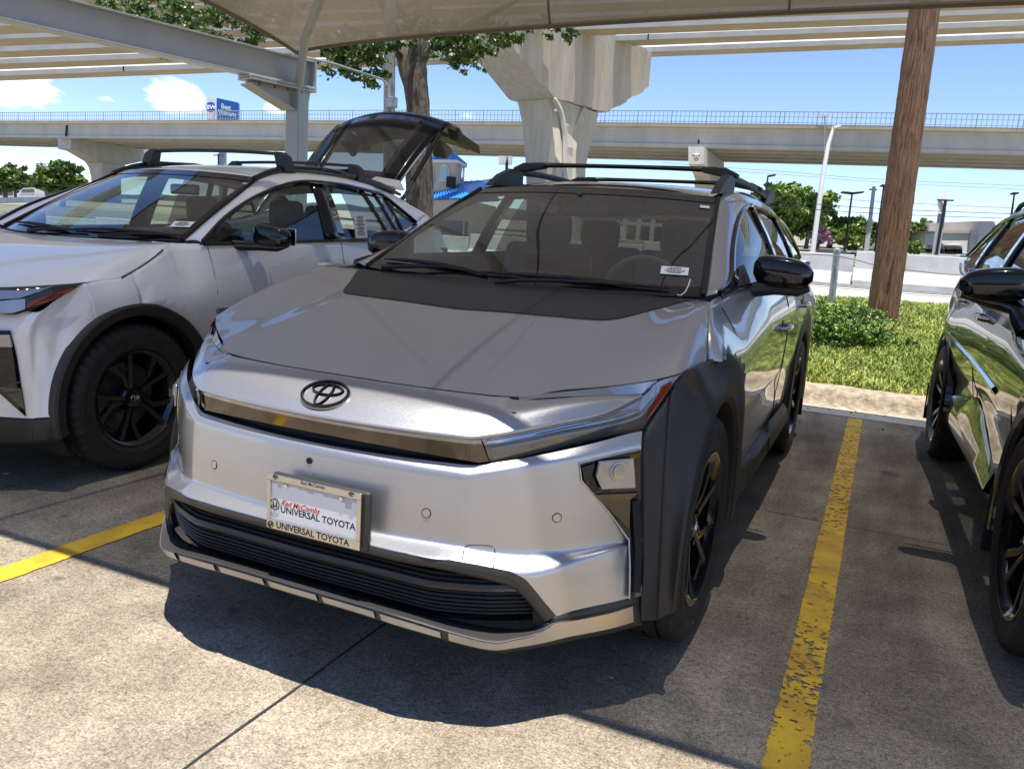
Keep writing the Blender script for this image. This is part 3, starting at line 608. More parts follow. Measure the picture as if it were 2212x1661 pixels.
# --- bonnet
_sc=curve([(490.5,758),(513,770),(590,783),(668,798),(706,803),crp(1000,286),crp(1200,313),crp(1450,345),(1112,858)],yn,.157,(0,2,4),np.array([0,.25,.495]),-.035)
fr=_sc+[B(520,334,yn,.125),B(740,316,yn,.09),B(960,285,yn,.05),B(1100,248,yn,.05),at(*crq(1213,196),'x',.878)]
re=[c3(1.215,1.066),at(1218,624,'y',1.235),at(1318,633,'y',1.27),at(1400,640,'y',1.31),at(1455,644,'y',1.35),at(1495,646,'y',1.36),at(1515,648,'y',1.32),at(1529,652,'x',.805)]
re=[np.array(p,float) for p in re]
bow=[.012,.016,.020,.012,.022,.040,.045,.02]      # rise of each column above the straight line
def hrow(t):
    return [a*(1-t)+b*t+np.array([0,0,k*4*t*(1-t)*(1.0 if j!=3 else 1)]) for j,(a,b,k) in enumerate(zip(fr,re,bow))]
rows=[hrow(t) for t in np.linspace(0,1,7)]
HG=loft(rows,6,m=5)                                # (v,u,3)
HGm=loft(rows,6,m=5,mirror=True)
lip=HGm[:1]+np.array([0,.004,-.010]); sideL=HGm.copy()
hood=MB().grid(np.concatenate([lip,HGm]),out=(0,1,0,1)).build('bonnet','silver',car,ang=50,solid=.006)
# matte black film on the rear of the bonnet, following the same surface
X0=HG[...,0]; Y0=HG[...,1]
def hood_at(x,y):
    k=np.argmin((HG[...,0]-abs(x))**2+(HG[...,1]-y)**2); i,j=divmod(k,HG.shape[1])
    i=min(max(i,1),HG.shape[0]-2); j=min(max(j,1),HG.shape[1]-2)
    a=HG[i+1,j]-HG[i-1,j]; b=HG[i,j+1]-HG[i,j-1]; n=np.cross(b,a); n/=np.linalg.norm(n); 
    if n[2]<0:n=-n
    p=HG[i,j]; z=p[2]-(n[0]*(abs(x)-p[0])+n[1]*(y-p[1]))/n[2]; nn=np.array([n[0]*(1 if x>=0 else -1),n[1],n[2]])
    return np.array([x,y,z]),nn
fy=pr([(0,.86),(.3,.875),(.44,.90),(.50,.92),(.54,.955),(.57,1.01),(.61,1.10),(.68,1.23),(.715,1.305)])
ry=pr([(0,1.213),(.2,1.222),(.35,1.245),(.5,1.285),(.62,1.325),(.70,1.345),(.715,1.347)])
fx=np.concatenate([np.linspace(-.715,-.45,14),np.linspace(-.42,.42,22),np.linspace(.45,.715,14)])
cols=[]
for x in fx:
    col=[]
    for t in np.linspace(0,1,14):
        p,n=hood_at(x,fy(x)*(1-t)+ry(x)*t); col.append(p+n*.0028)
    cols.append(col)
cols=np.array(cols)
for it in range(3): cols[1:-1,1:-1]=(cols[1:-1,1:-1]*2+cols[:-2,1:-1]+cols[2:,1:-1]+cols[1:-1,:-2]+cols[1:-1,2:])/6
MB().grid(cols,out=(0,1,0,1)).build('bonnet_film','film',hood)
# --- windscreen
wb=[c3(1.225,1.062),at(1218,622,'y',1.245),at(1318,630,'y',1.28),at(1400,636,'y',1.325),at(1470,640,'y',1.37),np.array([.742,1.40,1.078])]
wt=[c3(2.10,1.493),np.array([.14,2.105,1.4925]),np.array([.28,2.12,1.490]),np.array([.41,2.14,1.486]),np.array([.52,2.165,1.481]),np.array([.606,2.195,1.476])]
wm=[a*.5+b*.5+np.array([0,-.012,.016]) for a,b in zip(wb,wt)]
WG=loft([wb,wm,wt],5,m=7,mirror=True)
WS=MB().grid(WG,out=(0,2.4,.4,1)).build('windscreen','ws',car)
# black border
def along(P,Q,par,name,w1,w2,m,off=.003):
    pass
bd=MB(); G=WG; nr,ncol=G.shape[:2]
gn=np.array([0,-.5,.86])
def band(i0,i1,j0,j1,off=.0025):
    bd.grid(G[i0:i1,j0:j1]+gn*off,out=(0,2.4,.4,1))
band(0,2,0,ncol); band(nr-2,nr,0,ncol); band(0,nr,0,2); band(0,nr,ncol-2,ncol); bd.build('windscreen_border','gloss',WS)
# cowl / wiper tray
MB().grid(loft([[p+np.array([0,-.002,-.012]) for p in re[:6]],[p+np.array([0,.02,-.004]) for p in wb]],5,m=1,mirror=True),out=(0,1,0,1)).build('cowl','matte',car)
def wiper(pts,blade):
    o=MB().tube(pts,[.012,.010,.008,.006,.005],6).build('wiper','matte',car); MB().tube(blade,[.004,.009,.011,.009,.004],6).build('wiper_blade','matte',o)
Wp=lambda x,t,off: None
def ws_at(x,t,off=.012):
    j=int(round(np.interp(x,G[0,:,0],np.arange(ncol)))); i=np.interp(t,[0,1],[0,nr-1]); k=min(int(i),nr-2); f=i-k
    p=G[k,j]*(1-f)+G[k+1,j]*f; return np.array([x,p[1],p[2]])+gn*off
wiper([ws_at(-.62,.0),ws_at(-.52,.01,.02),ws_at(-.40,.03,.02),ws_at(-.28,.05,.018),ws_at(-.18,.055,.012)],[ws_at(-.66,.075),ws_at(-.5,.085),ws_at(-.33,.075),ws_at(-.2,.06),ws_at(-.08,.045)])
wiper([ws_at(-.02,-.0),ws_at(.08,.01,.02),ws_at(.22,.02,.02),ws_at(.38,.03,.018),ws_at(.5,.035,.012)],[ws_at(-.12,.06),ws_at(.08,.065),ws_at(.28,.055),ws_at(.46,.045),ws_at(.62,.035)])
# stickers on the glass
def sticker(par,c,ux,uy,w,h,lines,name='window_sticker',m='paper',big=None):
    c=np.asarray(c,float); ux=np.asarray(ux,float);uy=np.asarray(uy,float); ux/=np.linalg.norm(ux); uy/=np.linalg.norm(uy); n=np.cross(ux,uy)
    o=MB().prism([c-ux*w/2-uy*h/2,c+ux*w/2-uy*h/2,c+ux*w/2+uy*h/2,c-ux*w/2+uy*h/2],n*.001).build(name,m,par,smooth=False)
    q=MB(); z0=h*.40
    if big:
        text(big,h*.30,'ink',o,c-ux*w*.28+uy*h*.16+n*.0013,ux,uy,'sticker_code',bold=.0003); 
        rr=random.Random(4); x=-w*.36
        while x<w*.36:
            ww=rr.choice([.0009,.0016,.0024]); q.prism([c+ux*(x)+uy*h*-.16+n*.0012,c+ux*(x+ww)+uy*h*-.16+n*.0012,c+ux*(x+ww)+uy*h*.11+n*.0012,c+ux*x+uy*h*.11+n*.0012],n*.0004); x+=ww+rr.choice([.0012,.002])
        z0=-h*.2
    rr=random.Random(9)
    for i in range(lines):
        yy=z0-h*(.55 if big is None else .2)*i/max(1,lines)*(1.4 if big is None else 1); ww=w*rr.uniform(.35,.8)
        q.prism([c-ux*ww/2+uy*(yy-h*.02)+n*.0012,c+ux*ww/2+uy*(yy-h*.02)+n*.0012,c+ux*ww/2+uy*(yy+h*.005)+n*.0012,c-ux*ww/2+uy*(yy+h*.005)+n*.0012],n*.0004)
    q.build('sticker_print','ink',o,smooth=False); return o
def wsp(px,py,off=.004):                     # windscreen point along a line of sight
    d=ray(px,py); best=None
    Gf=G.reshape(-1,3); rel=Gf-CAM; t=rel@d/(d@d); e=np.linalg.norm(rel-np.outer(t,d),axis=1); k=np.argmin(e); i,j=divmod(k,ncol); i=min(max(i,1),nr-2); j=min(max(j,1),ncol-2)
    a=G[i+1,j]-G[i-1,j]; b=G[i,j+1]-G[i,j-1]; n=np.cross(b,a); n/=np.linalg.norm(n)
    if n[1]>0:n=-n
    p=G[i,j]; tt=((p-CAM)@n)/(d@n); return CAM+d*tt+n*off,b/np.linalg.norm(b),a/np.linalg.norm(a)
p,bx,ax=wsp(1457,587); sticker(WS,p,bx,ax,.105,.056,3,big='U63597')
p,bx,ax=wsp(1522,449); sticker(WS,p,bx,ax,.040,.030,1,'small_sticker')
p0=[wsp(*q,off=.003)[0] for q in ((1462,638),(1470,640),(1480,632),(1487,618),(1491,605))]; M['white_mark']=M['paper']; MB().tube(p0,.0022,5).build('chalk_tick','paper',WS)
# --- cabin: pillars, side glass, roof
st=[1.40,1.62,1.90,2.20,2.55,2.90,3.30,3.75,4.10,4.40,4.56]
belt=[(.800,1.085),(.822,1.110),(.850,1.122),(.86,1.13),(.862,1.137),(.86,1.145),(.855,1.155),(.84,1.165),(.82,1.175),(.80,1.19),(.785,1.20)]
dtop=[(.795,1.095),(.795,1.140),(.742,1.262),(.702,1.385),(.682,1.470),(.680,1.480),(.680,1.478),(.690,1.450),(.705,1.405),(.735,1.32),(.765,1.23)]
redge=[(.744,1.078),(.708,1.203),(.660,1.335),(.612,1.478),(.600,1.535),(.598,1.556),(.598,1.562),(.594,1.545),(.585,1.515),(.575,1.47),(.565,1.425)]
P3=lambda tab,off=0:[np.array([x+off,y,z]) for (x,z),y in zip(tab,st)]
dtf=P3(dtop); rdf=P3(redge); blf=P3(belt)
rdf[0]=np.array([.744,1.405,1.080]); rdf[1]=np.array([.706,1.63,1.195]); rdf[2]=np.array([.658,1.905,1.338]); rdf[3]=np.array([.609,2.20,1.478])
side_g={}
for s in (1,-1):
    k=np.array([s,1,1]); ol=(0,3,1.0,1)
    mid=[(a+b)/2+np.array([.012,0,.006]) for a,b in zip(dtf,rdf)]
    MB().grid(loft([dtf,mid,rdf],5,m=3)*k,out=ol).build('pillar_frame','silver',car,ang=60,solid=.004)
    gm=[(a+b)/2+np.array([.012,0,0]) for a,b in zip(blf,dtf)]
    inn=np.array([-.012,0,0])
    sg=MB().grid(loft([[p+inn for p in blf],[p+inn for p in gm],[p+inn for p in dtf]],5,m=4)[:, :26]*k,out=ol).build('door_glass','sideg',car)
    MB().grid(loft([[p+inn for p in blf],[p+inn for p in gm],[p+inn for p in dtf]],5,m=4)[:, 25:]*k,out=ol).build('rear_door_glass','priv',car)
    GG=loft([blf,gm,dtf],5,m=4)
    def pillar(y0,y1,y0t,y1t,name,m='gloss'):
        c=[]
        for a,b in ((y0,y0t),(y1,y1t)):
            col=[]
            for t in np.linspace(0,1,6):
                y=a*(1-t)+b*t; i=np.interp(y,st,np.arange(len(st)))*5; j=min(int(i),GG.shape[1]-2); f=i-j; r_=t*(GG.shape[0]-1); q=min(int(r_),GG.shape[0]-2); g=r_-q
                col.append(((GG[q,j]*(1-f)+GG[q,j+1]*f)*(1-g)+(GG[q+1,j]*(1-f)+GG[q+1,j+1]*f)*g)*k+np.array([s*.001,0,0]))
            c.append(col)
        MB().grid(c,out=ol).build(name,m,car,solid=.010)
    pillar(2.62,2.78,2.66,2.79,'door_pillar'); pillar(3.58,3.70,3.52,3.62,'rear_pillar'); pillar(1.66,1.70,1.66,1.70,'quarter_light_bar')
    MB().tube([p*k+np.array([s*.004,0,.002]) for p in crow(dtf,4)],.011,6).build('window_trim','gloss',car)
    MB().tube([p*k+np.array([s*.003,0,.0]) for p in crow(blf,3)],.010,6).build('belt_trim','gloss',car)
    MB().tube([p*k+np.array([s*-.004,-.004,.004]) for p in crow(rdf[:4],5)],.009,6).build('windscreen_seal','matte',car)
# roof
zc=[1.494,1.545,1.573,1.585,1.575,1.545,1.50,1.455]; yc=[2.105,2.38,2.75,3.2,3.65,4.05,4.36,4.5]
ys=np.array([p[1] for p in rdf[3:]])
rows=[]
for y,z in zip(yc,zc):
    ex=np.interp(max(y,2.2),ys,[p[0] for p in rdf[3:]]); ez=np.interp(max(y,2.2),ys,[p[2] for p in rdf[3:]]); 
    rows.append([np.array([x,y+ (.09 if y<2.2 else .04 if y<2.5 else 0)*(x/ex)**2,z-(z-ez)*(x/ex)**2.2+.0]) for x in np.array([0,.3,.6,.85,1.0])*ex])
RF=MB().grid(loft(rows,4,m=4,mirror=True),out=(0,3,0,1)).build('roof','roofgl',car,solid=.01)
MB().tube([(x,3.0+.02*abs(x),1.584-.10*abs(x)**2.2) for x in np.linspace(-.5,.5,12)],.004,5).build('sunroof_seam','matte',RF)
# tail
rr_=[rows[-1],[np.array([x*1.2,4.66,1.18]) for x in np.linspace(0,.62,5)],[np.array([x*1.3,4.74,.95]) for x in np.linspace(0,.66,5)],[np.array([x*1.35,4.77,.45]) for x in np.linspace(0,.62,5)]]
MB().grid(loft(rr_[:2],4,m=3,mirror=True),out=(0,2.4,.8,1)).build('rear_window','priv',car)
MB().grid(loft(rr_[1:],4,m=3,mirror=True),out=(0,2.4,.6,1)).build('tailgate','silver',car)
# --- body side with wheel openings
HUBY=(.93,3.78); HZ=.37
yst=[.62,.90,1.15,1.45,1.8,2.2,2.7,3.2,3.7,4.15,4.45,4.62,4.74]
_he=HG[:,-1]; _o=np.argsort(_he[:,1]); _he=_he[_o]
WYY=np.r_[.62,_he[:,1],1.30,1.40,1.50,1.7,2,3,4,4.4,4.6,4.74]; WZZ=np.r_[_he[0,2],_he[:,2]-.004,1.080,1.085,1.100,1.114,1.124,1.146,1.17,1.18,1.19,1.19]; WXX=np.r_[_he[0,0],_he[:,0]+.004,.800,.802,.812,.832,.856,.862,.835,.81,.785,.70]
def sec(y):
    # polyline from rocker to waist, following the bonnet edge at the front
    wz=np.interp(y,WYY,WZZ); wx=np.interp(y,WYY,WXX)
    t=np.interp(y,[.6,.9,1.6,3.2,3.8,4.5,4.62,4.74],[0,0,.0,.0,.012,0,-.04,-.17])
    tx=np.interp(y,[.6,4.4,4.6,4.74],[0,0,-.02,-.12])
    dent=.018*math.exp(-((y-2.4)/.75)**2)
    return [np.array([.865+t,y,.30]),np.array([.905+t-dent*.4,y,.42]),np.array([.917+t-dent,y,.60]),np.array([.921+t-dent*.2,y,.70]),np.array([.925+t*.8,y,.76+.45*(wz-.90)+.03]),np.array([.5*(.926+wx)+.020+tx*.3,y,.45*(.82)+.55*wz]),np.array([wx,y,wz])]
rows=[sec(y) for y in np.linspace(.64,4.74,60)]
SG=loft(rows,4,m=1)
for s in (1,-1):
    bm=MB(); bm.grid(SG*np.array([s,1,1]),out=(0,3,.8,1)); trim_holes(bm,[(h,HZ) for h in HUBY],.545,lambda c: c[1]<.91); BS=bm.build('body_side','silver',car,ang=60,solid=.006)
    # shut lines
    def line(pts,r=.0022,nm='door_seam'): MB().tube([np.array(p)*np.array([s,1,1]) for p in pts],r,5).build(nm,'matte',BS)
    def onside(y,z):
        S_=sec(y); zz=[p[2] for p in S_]; xx=[p[0] for p in S_]; return [np.interp(z,zz,xx)+.0022,y,z]
    line([onside(1.33,z) for z in (1.05,.98,.92,.85,.75,.6,.45,.34)]); line([onside(2.70,z) for z in (1.13,1.0,.85,.7,.55,.42)]); line([onside(3.50-.25*max(0,(.8-z))*2 if z<.8 else 3.55,z) for z in (1.15,1.0,.88)])
    line([onside(y,.335) for y in (1.33,2.0,2.7,3.2)])
    # door handles
    for hy,hz in ((2.45,.905),(3.42,.965)):
        x=onside(hy,hz)[0]
        o=MB().tube([(s*(x-.004),hy-.085,hz-.004),(s*(x+.022),hy-.07,hz-.002),(s*(x+.034),hy,hz),(s*(x+.030),hy+.07,hz+.004),(s*(x-.004),hy+.095,hz+.006)],[.011,.013,.014,.014,.010],8).build('door_handle','silver',car)
        MB().lathe([(.0,.0001),(.004,.034),(.0045,.037),(.0,.040)],24,'x',c=(s*(x-.003),hy-.01,hz)).build('handle_cup','gloss',o)
    # rocker cladding with the stepped box
    rk=[]
    for y in np.linspace(1.36,3.34,24):
        st_=.0 if y<1.8 else .008
        rk.append([(s*.86,y,.25),(s*(.905+st_),y,.255),(s*(.925+st_),y,.30),(s*(.922+st_),y,.375),(s*.905,y,.40),(s*.88,y,.405)])
    MB().grid(rk,out=(0,2.4,.3,1)).build('rocker_cladding','clad',car,ang=40)
    MB().hull([(s*x,y,z) for x,y,z in ((.90,2.35,.37),(.935,2.38,.38),(.935,3.10,.40),(.90,3.16,.395),(.90,2.33,.30),(.94,2.38,.31),(.94,3.12,.33),(.90,3.18,.32),(.91,2.5,.43),(.925,3.0,.45))]).build('rocker_guard','clad2',car,smooth=False,bevel=.006)
    # wheel arch cladding
    def arch(hy,r0,r1,a0,a1,xo,name,w0=.10):
        rows=[]
        for a in np.linspace(a0,a1,46):
            ca,sa=math.cos(a),math.sin(a); q=[]
            rr1=r1
            for r_,x_ in ((r0+.004,xo-.13),(r0,xo-.012),(r0+.012,xo+.002),(r0+.040,xo+.008),(rr1-.02,xo+.006),(rr1,xo-.004),(rr1+.004,xo-.03)): q.append((s*x_,hy-r_*ca,HZ+r_*sa))
            rows.append(q)
        return MB().grid(rows,out=(0,hy,HZ,1)).build(name,'clad',car,ang=35)
    arch(HUBY[1],.412,.572,math.radians(-12),math.radians(192),.925,'rear_wheel_arch')
    # front cladding: face beside the bumper, then one sweep round the wheel opening
    def ip(a,r=.412,x=.932): t=math.radians(a); return np.array([x,.93-r*math.cos(t),HZ+r*math.sin(t)])
    Y_=lambda u,v,y: at(*crq(u,v),'y',y)
    outer=[(Y_(985,1432,.475),-13),(Y_(990,1290,.483),-2),(Y_(1000,1060,.498),12),(Y_(1012,830,.515),26),(Y_(1026,600,.54),41),(Y_(1052,345,.605),54),(Y_(1092,266,.655),61),
      (at(*crq(1160,225),'x',.886),68),(at(*crq(1214,200),'x',.881),77),(at(*crq(1255,176),'x',.889),87),(at(*crq(1300,162),'x',.905),96)]
    outer+=[(ip(a_,.572,x_),a_) for a_,x_ in ((105,.918),(117,.930),(130,.936),(144,.936),(158,.932),(172,.932),(184,.932),(193,.932))]
    O_=[p for p,_ in outer]; I_=[ip(a_) for _,a_ in outer]
    back=[p+np.array([-.022,.006,-.014]) for p in O_]
    q1=[o*.62+i*.38+np.array([.006,0,0]) for o,i in zip(O_,I_)]; q2=[ip(a_,.452,.938) for _,a_ in outer]; q3=[ip(a_,.428,.940) for _,a_ in outer]
    I2=[ip(a_,.415,.80) for _,a_ in outer]
    MB().grid(np.array(loft([back,O_,q1,q2,q3,I_,I2],4,r=[0,.008,.02,.012,.006,.006,0],m=2))*np.array([s,1,1]),out=(0,.93,.5,1)).build('wheel_arch_cladding','clad',car,ang=60)
    front=[Y_(894,1444,.425),Y_(897,1318,.43),Y_(900,1060,.462),Y_(902,830,.475),Y_(904,600,.49),Y_(950,470,.55),Y_(1084,268,.645)]
    front_in=[p+np.array([-.015,.03,0]) for p in front]; cr_=[p+np.array([.0,-.001,0]) for p in O_[:7]]
    cr_[5]=Y_(1040,365,.597)
    cr2=[p+np.array([-.020,.022,0]) for p in cr_]
    MB().grid(np.array(loft([front_in,front,cr_,cr2],5,r=[0,.012,.012,0],m=3))*np.array([s,1,1]),out=(0,1.5,.55,1)).build('front_corner_cladding','clad',car,ang=60)
    # wheel wells, mud flap
    for hy in HUBY:
        ww=MB(); 
        rows=[[(s*x,hy-.43*math.cos(t),HZ+.43*math.sin(t)) for x in (.845,.55)] for t in np.linspace(-.5,math.pi+.5,24)]; ww.grid(rows); ww.build('wheel_well','matte',car)
        MB().box((s*.55,hy,.55),(.01,.9,.6)).build('wheel_well_wall','matte',car)
    make_wheel(car,(s*.808,HUBY[0],.368),s,style=0,rot=.35+.2*s,letters=(s==1)); make_wheel(car,(s*.808,HUBY[1],.368),s,style=0,rot=.9,letters=False)
    MB().box((s*.85,4.26,.27),(.17,.012,.22)).build('mud_flap','matte',car)
    # mirror
    mr=mirror_shape(None,None,(s*.955,1.915,1.185),.235,.128,.17,s)
    MR=MB().grid(mr,cv=True,out=(s*.955,1.915,1.185,1)).build('door_mirror','gloss',car,recalc=True)
    MB().box((s*.955,1.985,1.178),(.19,.006,.10)).build('mirror_glass','chrome',MR,bevel=.01)
    MB().tube([(s*.80,1.78,1.095),(s*.86,1.84,1.100),(s*.93,1.90,1.108),(s*1.02,1.915,1.106),(s*1.062,1.925,1.118)],[.034,.030,.026,.024,.012],10).build('mirror_arm','clad',MR)
    MB().hull([(s*.835,1.62,1.105),(s*.842,1.90,1.11),(s*.80,1.88,1.20),(s*.79,1.80,1.19),(s*.82,1.64,1.12),(s*.80,1.8,1.10)]).build('mirror_base','clad',MR,smooth=False,bevel=.005)
    # roof rails
    def rail(pts,rz,name='roof_rail'):
        return MB().tube(pts,rz,8).build(name,'clad',car)
    xr=.578
    RR=rail([(s*xr,2.28,1.520),(s*xr,2.45,1.578),(s*xr,2.62,1.602),(s*(xr),2.9,1.612),(s*xr,3.3,1.614),(s*xr,3.7,1.602),(s*xr,3.95,1.578),(s*.565,4.15,1.545)],[.014,.020,.019,.017,.017,.017,.019,.014])
    for y0,y1,z0 in ((2.22,2.62,1.50),(3.72,4.12,1.545)):
        MB().hull([(s*(xr+dx),y,z) for dx in (-.021,.021) for y,z in ((y0,z0),(y0+.12,z0+.065),(y0+.26,z0+.108),(y1,z0+.105),(y1,z0+.03))]).build('rail_foot','clad',RR,smooth=False,bevel=.008)
for y in (2.62,3.48):
    cb=MB().grid([[(x,y+d*.028,1.636+.010*(1-(x/.6)**2)+h) for d,h in ((-1,0),(-.6,.009),(.6,.009),(1,0),(.6,-.009),(-.6,-.009))] for x in np.linspace(-.53,.53,21)],cv=True).build('crossbar','clad',car,recalc=True)
    for s in (1,-1): MB().hull([(s*x,y+d,z) for d in (-.036,.036) for x,z in ((.43,1.652),(.55,1.652),(.610,1.625),(.610,1.606),(.555,1.606),(.54,1.622),(.43,1.628))]).build('crossbar_clamp','clad',cb,smooth=False,bevel=.007)
    MB().box((0,y,1.655),(1.0,.018,.003)).build('crossbar_strip','rubber',cb)
# shark fin
MB().hull([(-.02,3.98,1.56),(.02,3.98,1.56),(0,4.0,1.60),(-.01,4.16,1.62),(.01,4.16,1.62),(-.02,4.2,1.54),(.02,4.2,1.54)]).build('roof_antenna','gloss',car,bevel=.006)
# --- interior
MB().grid([[(x,y,z) for x in (-.80,-.4,0,.4,.80)] for y,z in ((1.26,.98),(1.40,1.02),(1.75,1.045),(1.95,1.02),(2.0,.90),(2.0,.5))]).build('dashboard','int',car)
MB().box((0,3.0,.30),(1.6,3.2,.02)).build('cabin_floor','int',car)
for s in (1,-1): MB().box((s*.80,3.0,.72),(.03,3.1,.78)).build('door_lining','int',car)
MB().grid([[(x,y,z-.035*(x/.55)**2) for x in (-.55,-.3,0,.3,.55)] for y,z in ((2.20,1.455),(2.5,1.50),(3.2,1.53),(4.2,1.47))]).build('headliner','int',car)
def seat(x,y,par,m='intg',w=.50):
    def pad(c,d,R=None,nm='seat',p=None): 
        return MB().box(c,d,R).build(nm,m,p or par,bevel=.045)
    a=math.radians(14); Rm=np.array([[1,0,0],[0,math.cos(a),-math.sin(a)*-1],[0,-math.sin(a)*1,math.cos(a)]])
    sb=pad((x,y,.60),(w,.52,.16)); pad((x,y+.30,.92),(w*.96,.13,.62),Rm,'seat_back',sb); pad((x,y+.36,1.30),(.26,.10,.18),None,'headrest',sb)
    MB().tube([(x-.06,y+.35,1.2),(x-.06,y+.35,1.26)],.008,6).build('headrest_post','steel',sb)
seat(.38,2.25,car); seat(-.38,2.25,car); seat(.40,3.20,car,w=.6); seat(-.40,3.20,car,w=.6)
sw=MB(); q=[]
for k in range(33):
    a=2*math.pi*k/32; q.append((.38+.185*math.cos(a),1.93-.05*math.sin(a),1.03+.165*math.sin(a)))
sw.tube(q,.014,8,cap=False); sw.tube([(.20,1.93,1.03),(.38,1.90,1.02),(.56,1.93,1.03)],.022,8); sw.tube([(.38,1.90,1.02),(.38,1.97,.88)],.03,8); sw.build('steering_wheel','intg',car)
MB().box((-.02,1.86,1.10),(.34,.03,.16)).build('centre_screen','gloss',car,bevel=.01)
MB().tube([(0,2.02,1.47),(0,2.10,1.42)],.012,6).build('interior_mirror_stem','int',car); MB().box((0,2.12,1.395),(.24,.03,.065)).build('interior_mirror','gloss',car,bevel=.015)
# engine bay bulkhead and underbody so nothing is hollow
MB().box((0,1.0,.56),(1.05,1.5,.50)).build('engine_bay','matte',car); MB().box((0,2.6,.255),(1.5,3.9,.05)).build('underbody','matte',car); MB().prism([(-.45,.14,.262),(.45,.14,.262),(.62,.30,.262),(.78,.46,.262),(.74,.70,.262),(-.74,.70,.262),(-.78,.46,.262),(-.62,.30,.262)],(0,0,.012)).build('sun_stop_undertray','matte',car,smooth=False)  # last plate is added to keep sun from leaking below the chin
# ================================================================ GROUND
def ground_mat():
    m=bpy.data.materials.new('parking_concrete'); m.use_nodes=True; t=m.node_tree; p=t.nodes['Principled BSDF']; N=t.nodes.new; L=t.links.new
    co=N('ShaderNodeTexCoord').outputs['Object']
    def noise(sc,det=6,ro=.6,dist=0,st=None):
        n=N('ShaderNodeTexNoise'); n.inputs['Scale'].default_value=sc; n.inputs['Detail'].default_value=det; n.inputs['Roughness'].default_value=ro; n.inputs['Distortion'].default_value=dist
        if st: q=N('ShaderNodeMapping'); q.inputs['Scale'].default_value=st; L(co,q.inputs[0]); L(q.outputs[0],n.inputs['Vector'])
        else: L(co,n.inputs['Vector'])
        return n.outputs['Fac']
    def ramp(f,stops):
        r=N('ShaderNodeValToRGB'); L(f,r.inputs[0]); e=r.color_ramp.elements
        while len(e)<len(stops): e.new(.5)
        for i,(x,c) in enumerate(stops): e[i].position=x; e[i].color=(*c,1) if hasattr(c,'__len__') else (c,c,c,1)
        return r.outputs[0]
    def mix(f,a,b,mode='MIX'):
        x=N('ShaderNodeMix'); x.data_type='RGBA'; x.blend_type=mode
        if isinstance(f,(int,float)): x.inputs['Factor'].default_value=f
        else: L(f,x.inputs['Factor'])
        L(a,x.inputs['A']); L(b,x.inputs['B']); return x.outputs['Result']
    base=ramp(noise(1.1,7,.65),[(.3,(.275,.222,.16)),(.52,(.385,.322,.24)),(.72,(.49,.42,.325))])
    fine=ramp(noise(55,5,.7),[(.32,.55),(.5,1.0),(.68,1.25)])
    agg=ramp(noise(150,4,.75),[(.36,.50),(.5,1.0),(.64,1.50)])
    stain=ramp(noise(.75,6,.62,.6),[(.46,1.0),(.62,.58)])
    blotch=ramp(noise(4.5,5,.7),[(.40,.80),(.60,1.08)])
    c=mix(1,base,fine,'MULTIPLY'); c=mix(1,c,agg,'MULTIPLY'); c=mix(.6,c,stain,'MULTIPLY'); c=mix(.8,c,blotch,'MULTIPLY')
    # drip spots of several sizes, and wandering cracks
    for sc_,th_,dk_ in ((1.7,.10,.45),(3.6,.07,.5)):
        v2=N('ShaderNodeTexVoronoi'); v2.inputs['Scale'].default_value=sc_; dn=N('ShaderNodeTexNoise'); dn.inputs['Scale'].default_value=14; dn.inputs['Detail'].default_value=4; L(co,dn.inputs['Vector']); ma=N('ShaderNodeVectorMath'); ma.operation='MULTIPLY_ADD'; L(dn.outputs['Color'],ma.inputs[0]); ma.inputs[1].default_value=(.09,.09,.09); L(co,ma.inputs[2]); L(ma.outputs[0],v2.inputs['Vector'])
        c=mix(.9,c,ramp(v2.outputs['Distance'],[(th_*.5,dk_),(th_*1.6,1.0)]),'MULTIPLY')
    ce=N('ShaderNodeTexVoronoi'); ce.feature='DISTANCE_TO_EDGE'; ce.inputs['Scale'].default_value=.42; dn=N('ShaderNodeTexNoise'); dn.inputs['Scale'].default_value=3.5; dn.inputs['Detail'].default_value=6; L(co,dn.inputs['Vector']); ma=N('ShaderNodeVectorMath'); ma.operation='MULTIPLY_ADD'; L(dn.outputs['Color'],ma.inputs[0]); ma.inputs[1].default_value=(.5,.5,.5); L(co,ma.inputs[2]); L(ma.outputs[0],ce.inputs['Vector'])
    c=mix(.30,c,ramp(ce.outputs['Distance'],[(.0008,.35),(.0022,1.0)]),'MULTIPLY')
    # scattered dark pits and oil spots
    vo=N('ShaderNodeTexVoronoi'); vo.inputs['Scale'].default_value=9; L(co,vo.inputs['Vector']); sp=ramp(vo.outputs['Distance'],[(.03,.55),(.07,1.0)]); c=mix(.7,c,sp,'MULTIPLY')
    # bay centres darkened by tyres and drips: long soft streaks along the bays
    sx=N('ShaderNodeSeparateXYZ'); L(co,sx.inputs[0])
    dk=ramp(noise(1,6,.6,.3,(2.2,.35,1)),[(.42,1.0),(.62,.50)]); 
    mr=N('ShaderNodeMapRange'); L(sx.outputs['Y'],mr.inputs['Value']); mr.inputs['From Min'].default_value=.1; mr.inputs['From Max'].default_value=1.6; mr.inputs['To Min'].default_value=.15; mr.inputs['To Max'].default_value=1
    c=mix(mr.outputs[0],c,dk,'MULTIPLY')
    # evenly darker from the bay mouths inwards
    gr=ramp(mr.outputs[0],[(0,1.0),(1,.84)]); c=mix(1,c,gr,'MULTIPLY')
    L(c,p.inputs['Base Color']); p.inputs['Roughness'].default_value=.88; p.inputs['Specular IOR Level'].default_value=.25
    b=N('ShaderNodeBump'); b.inputs['Strength'].default_value=.6; b.inputs['Distance'].default_value=.004
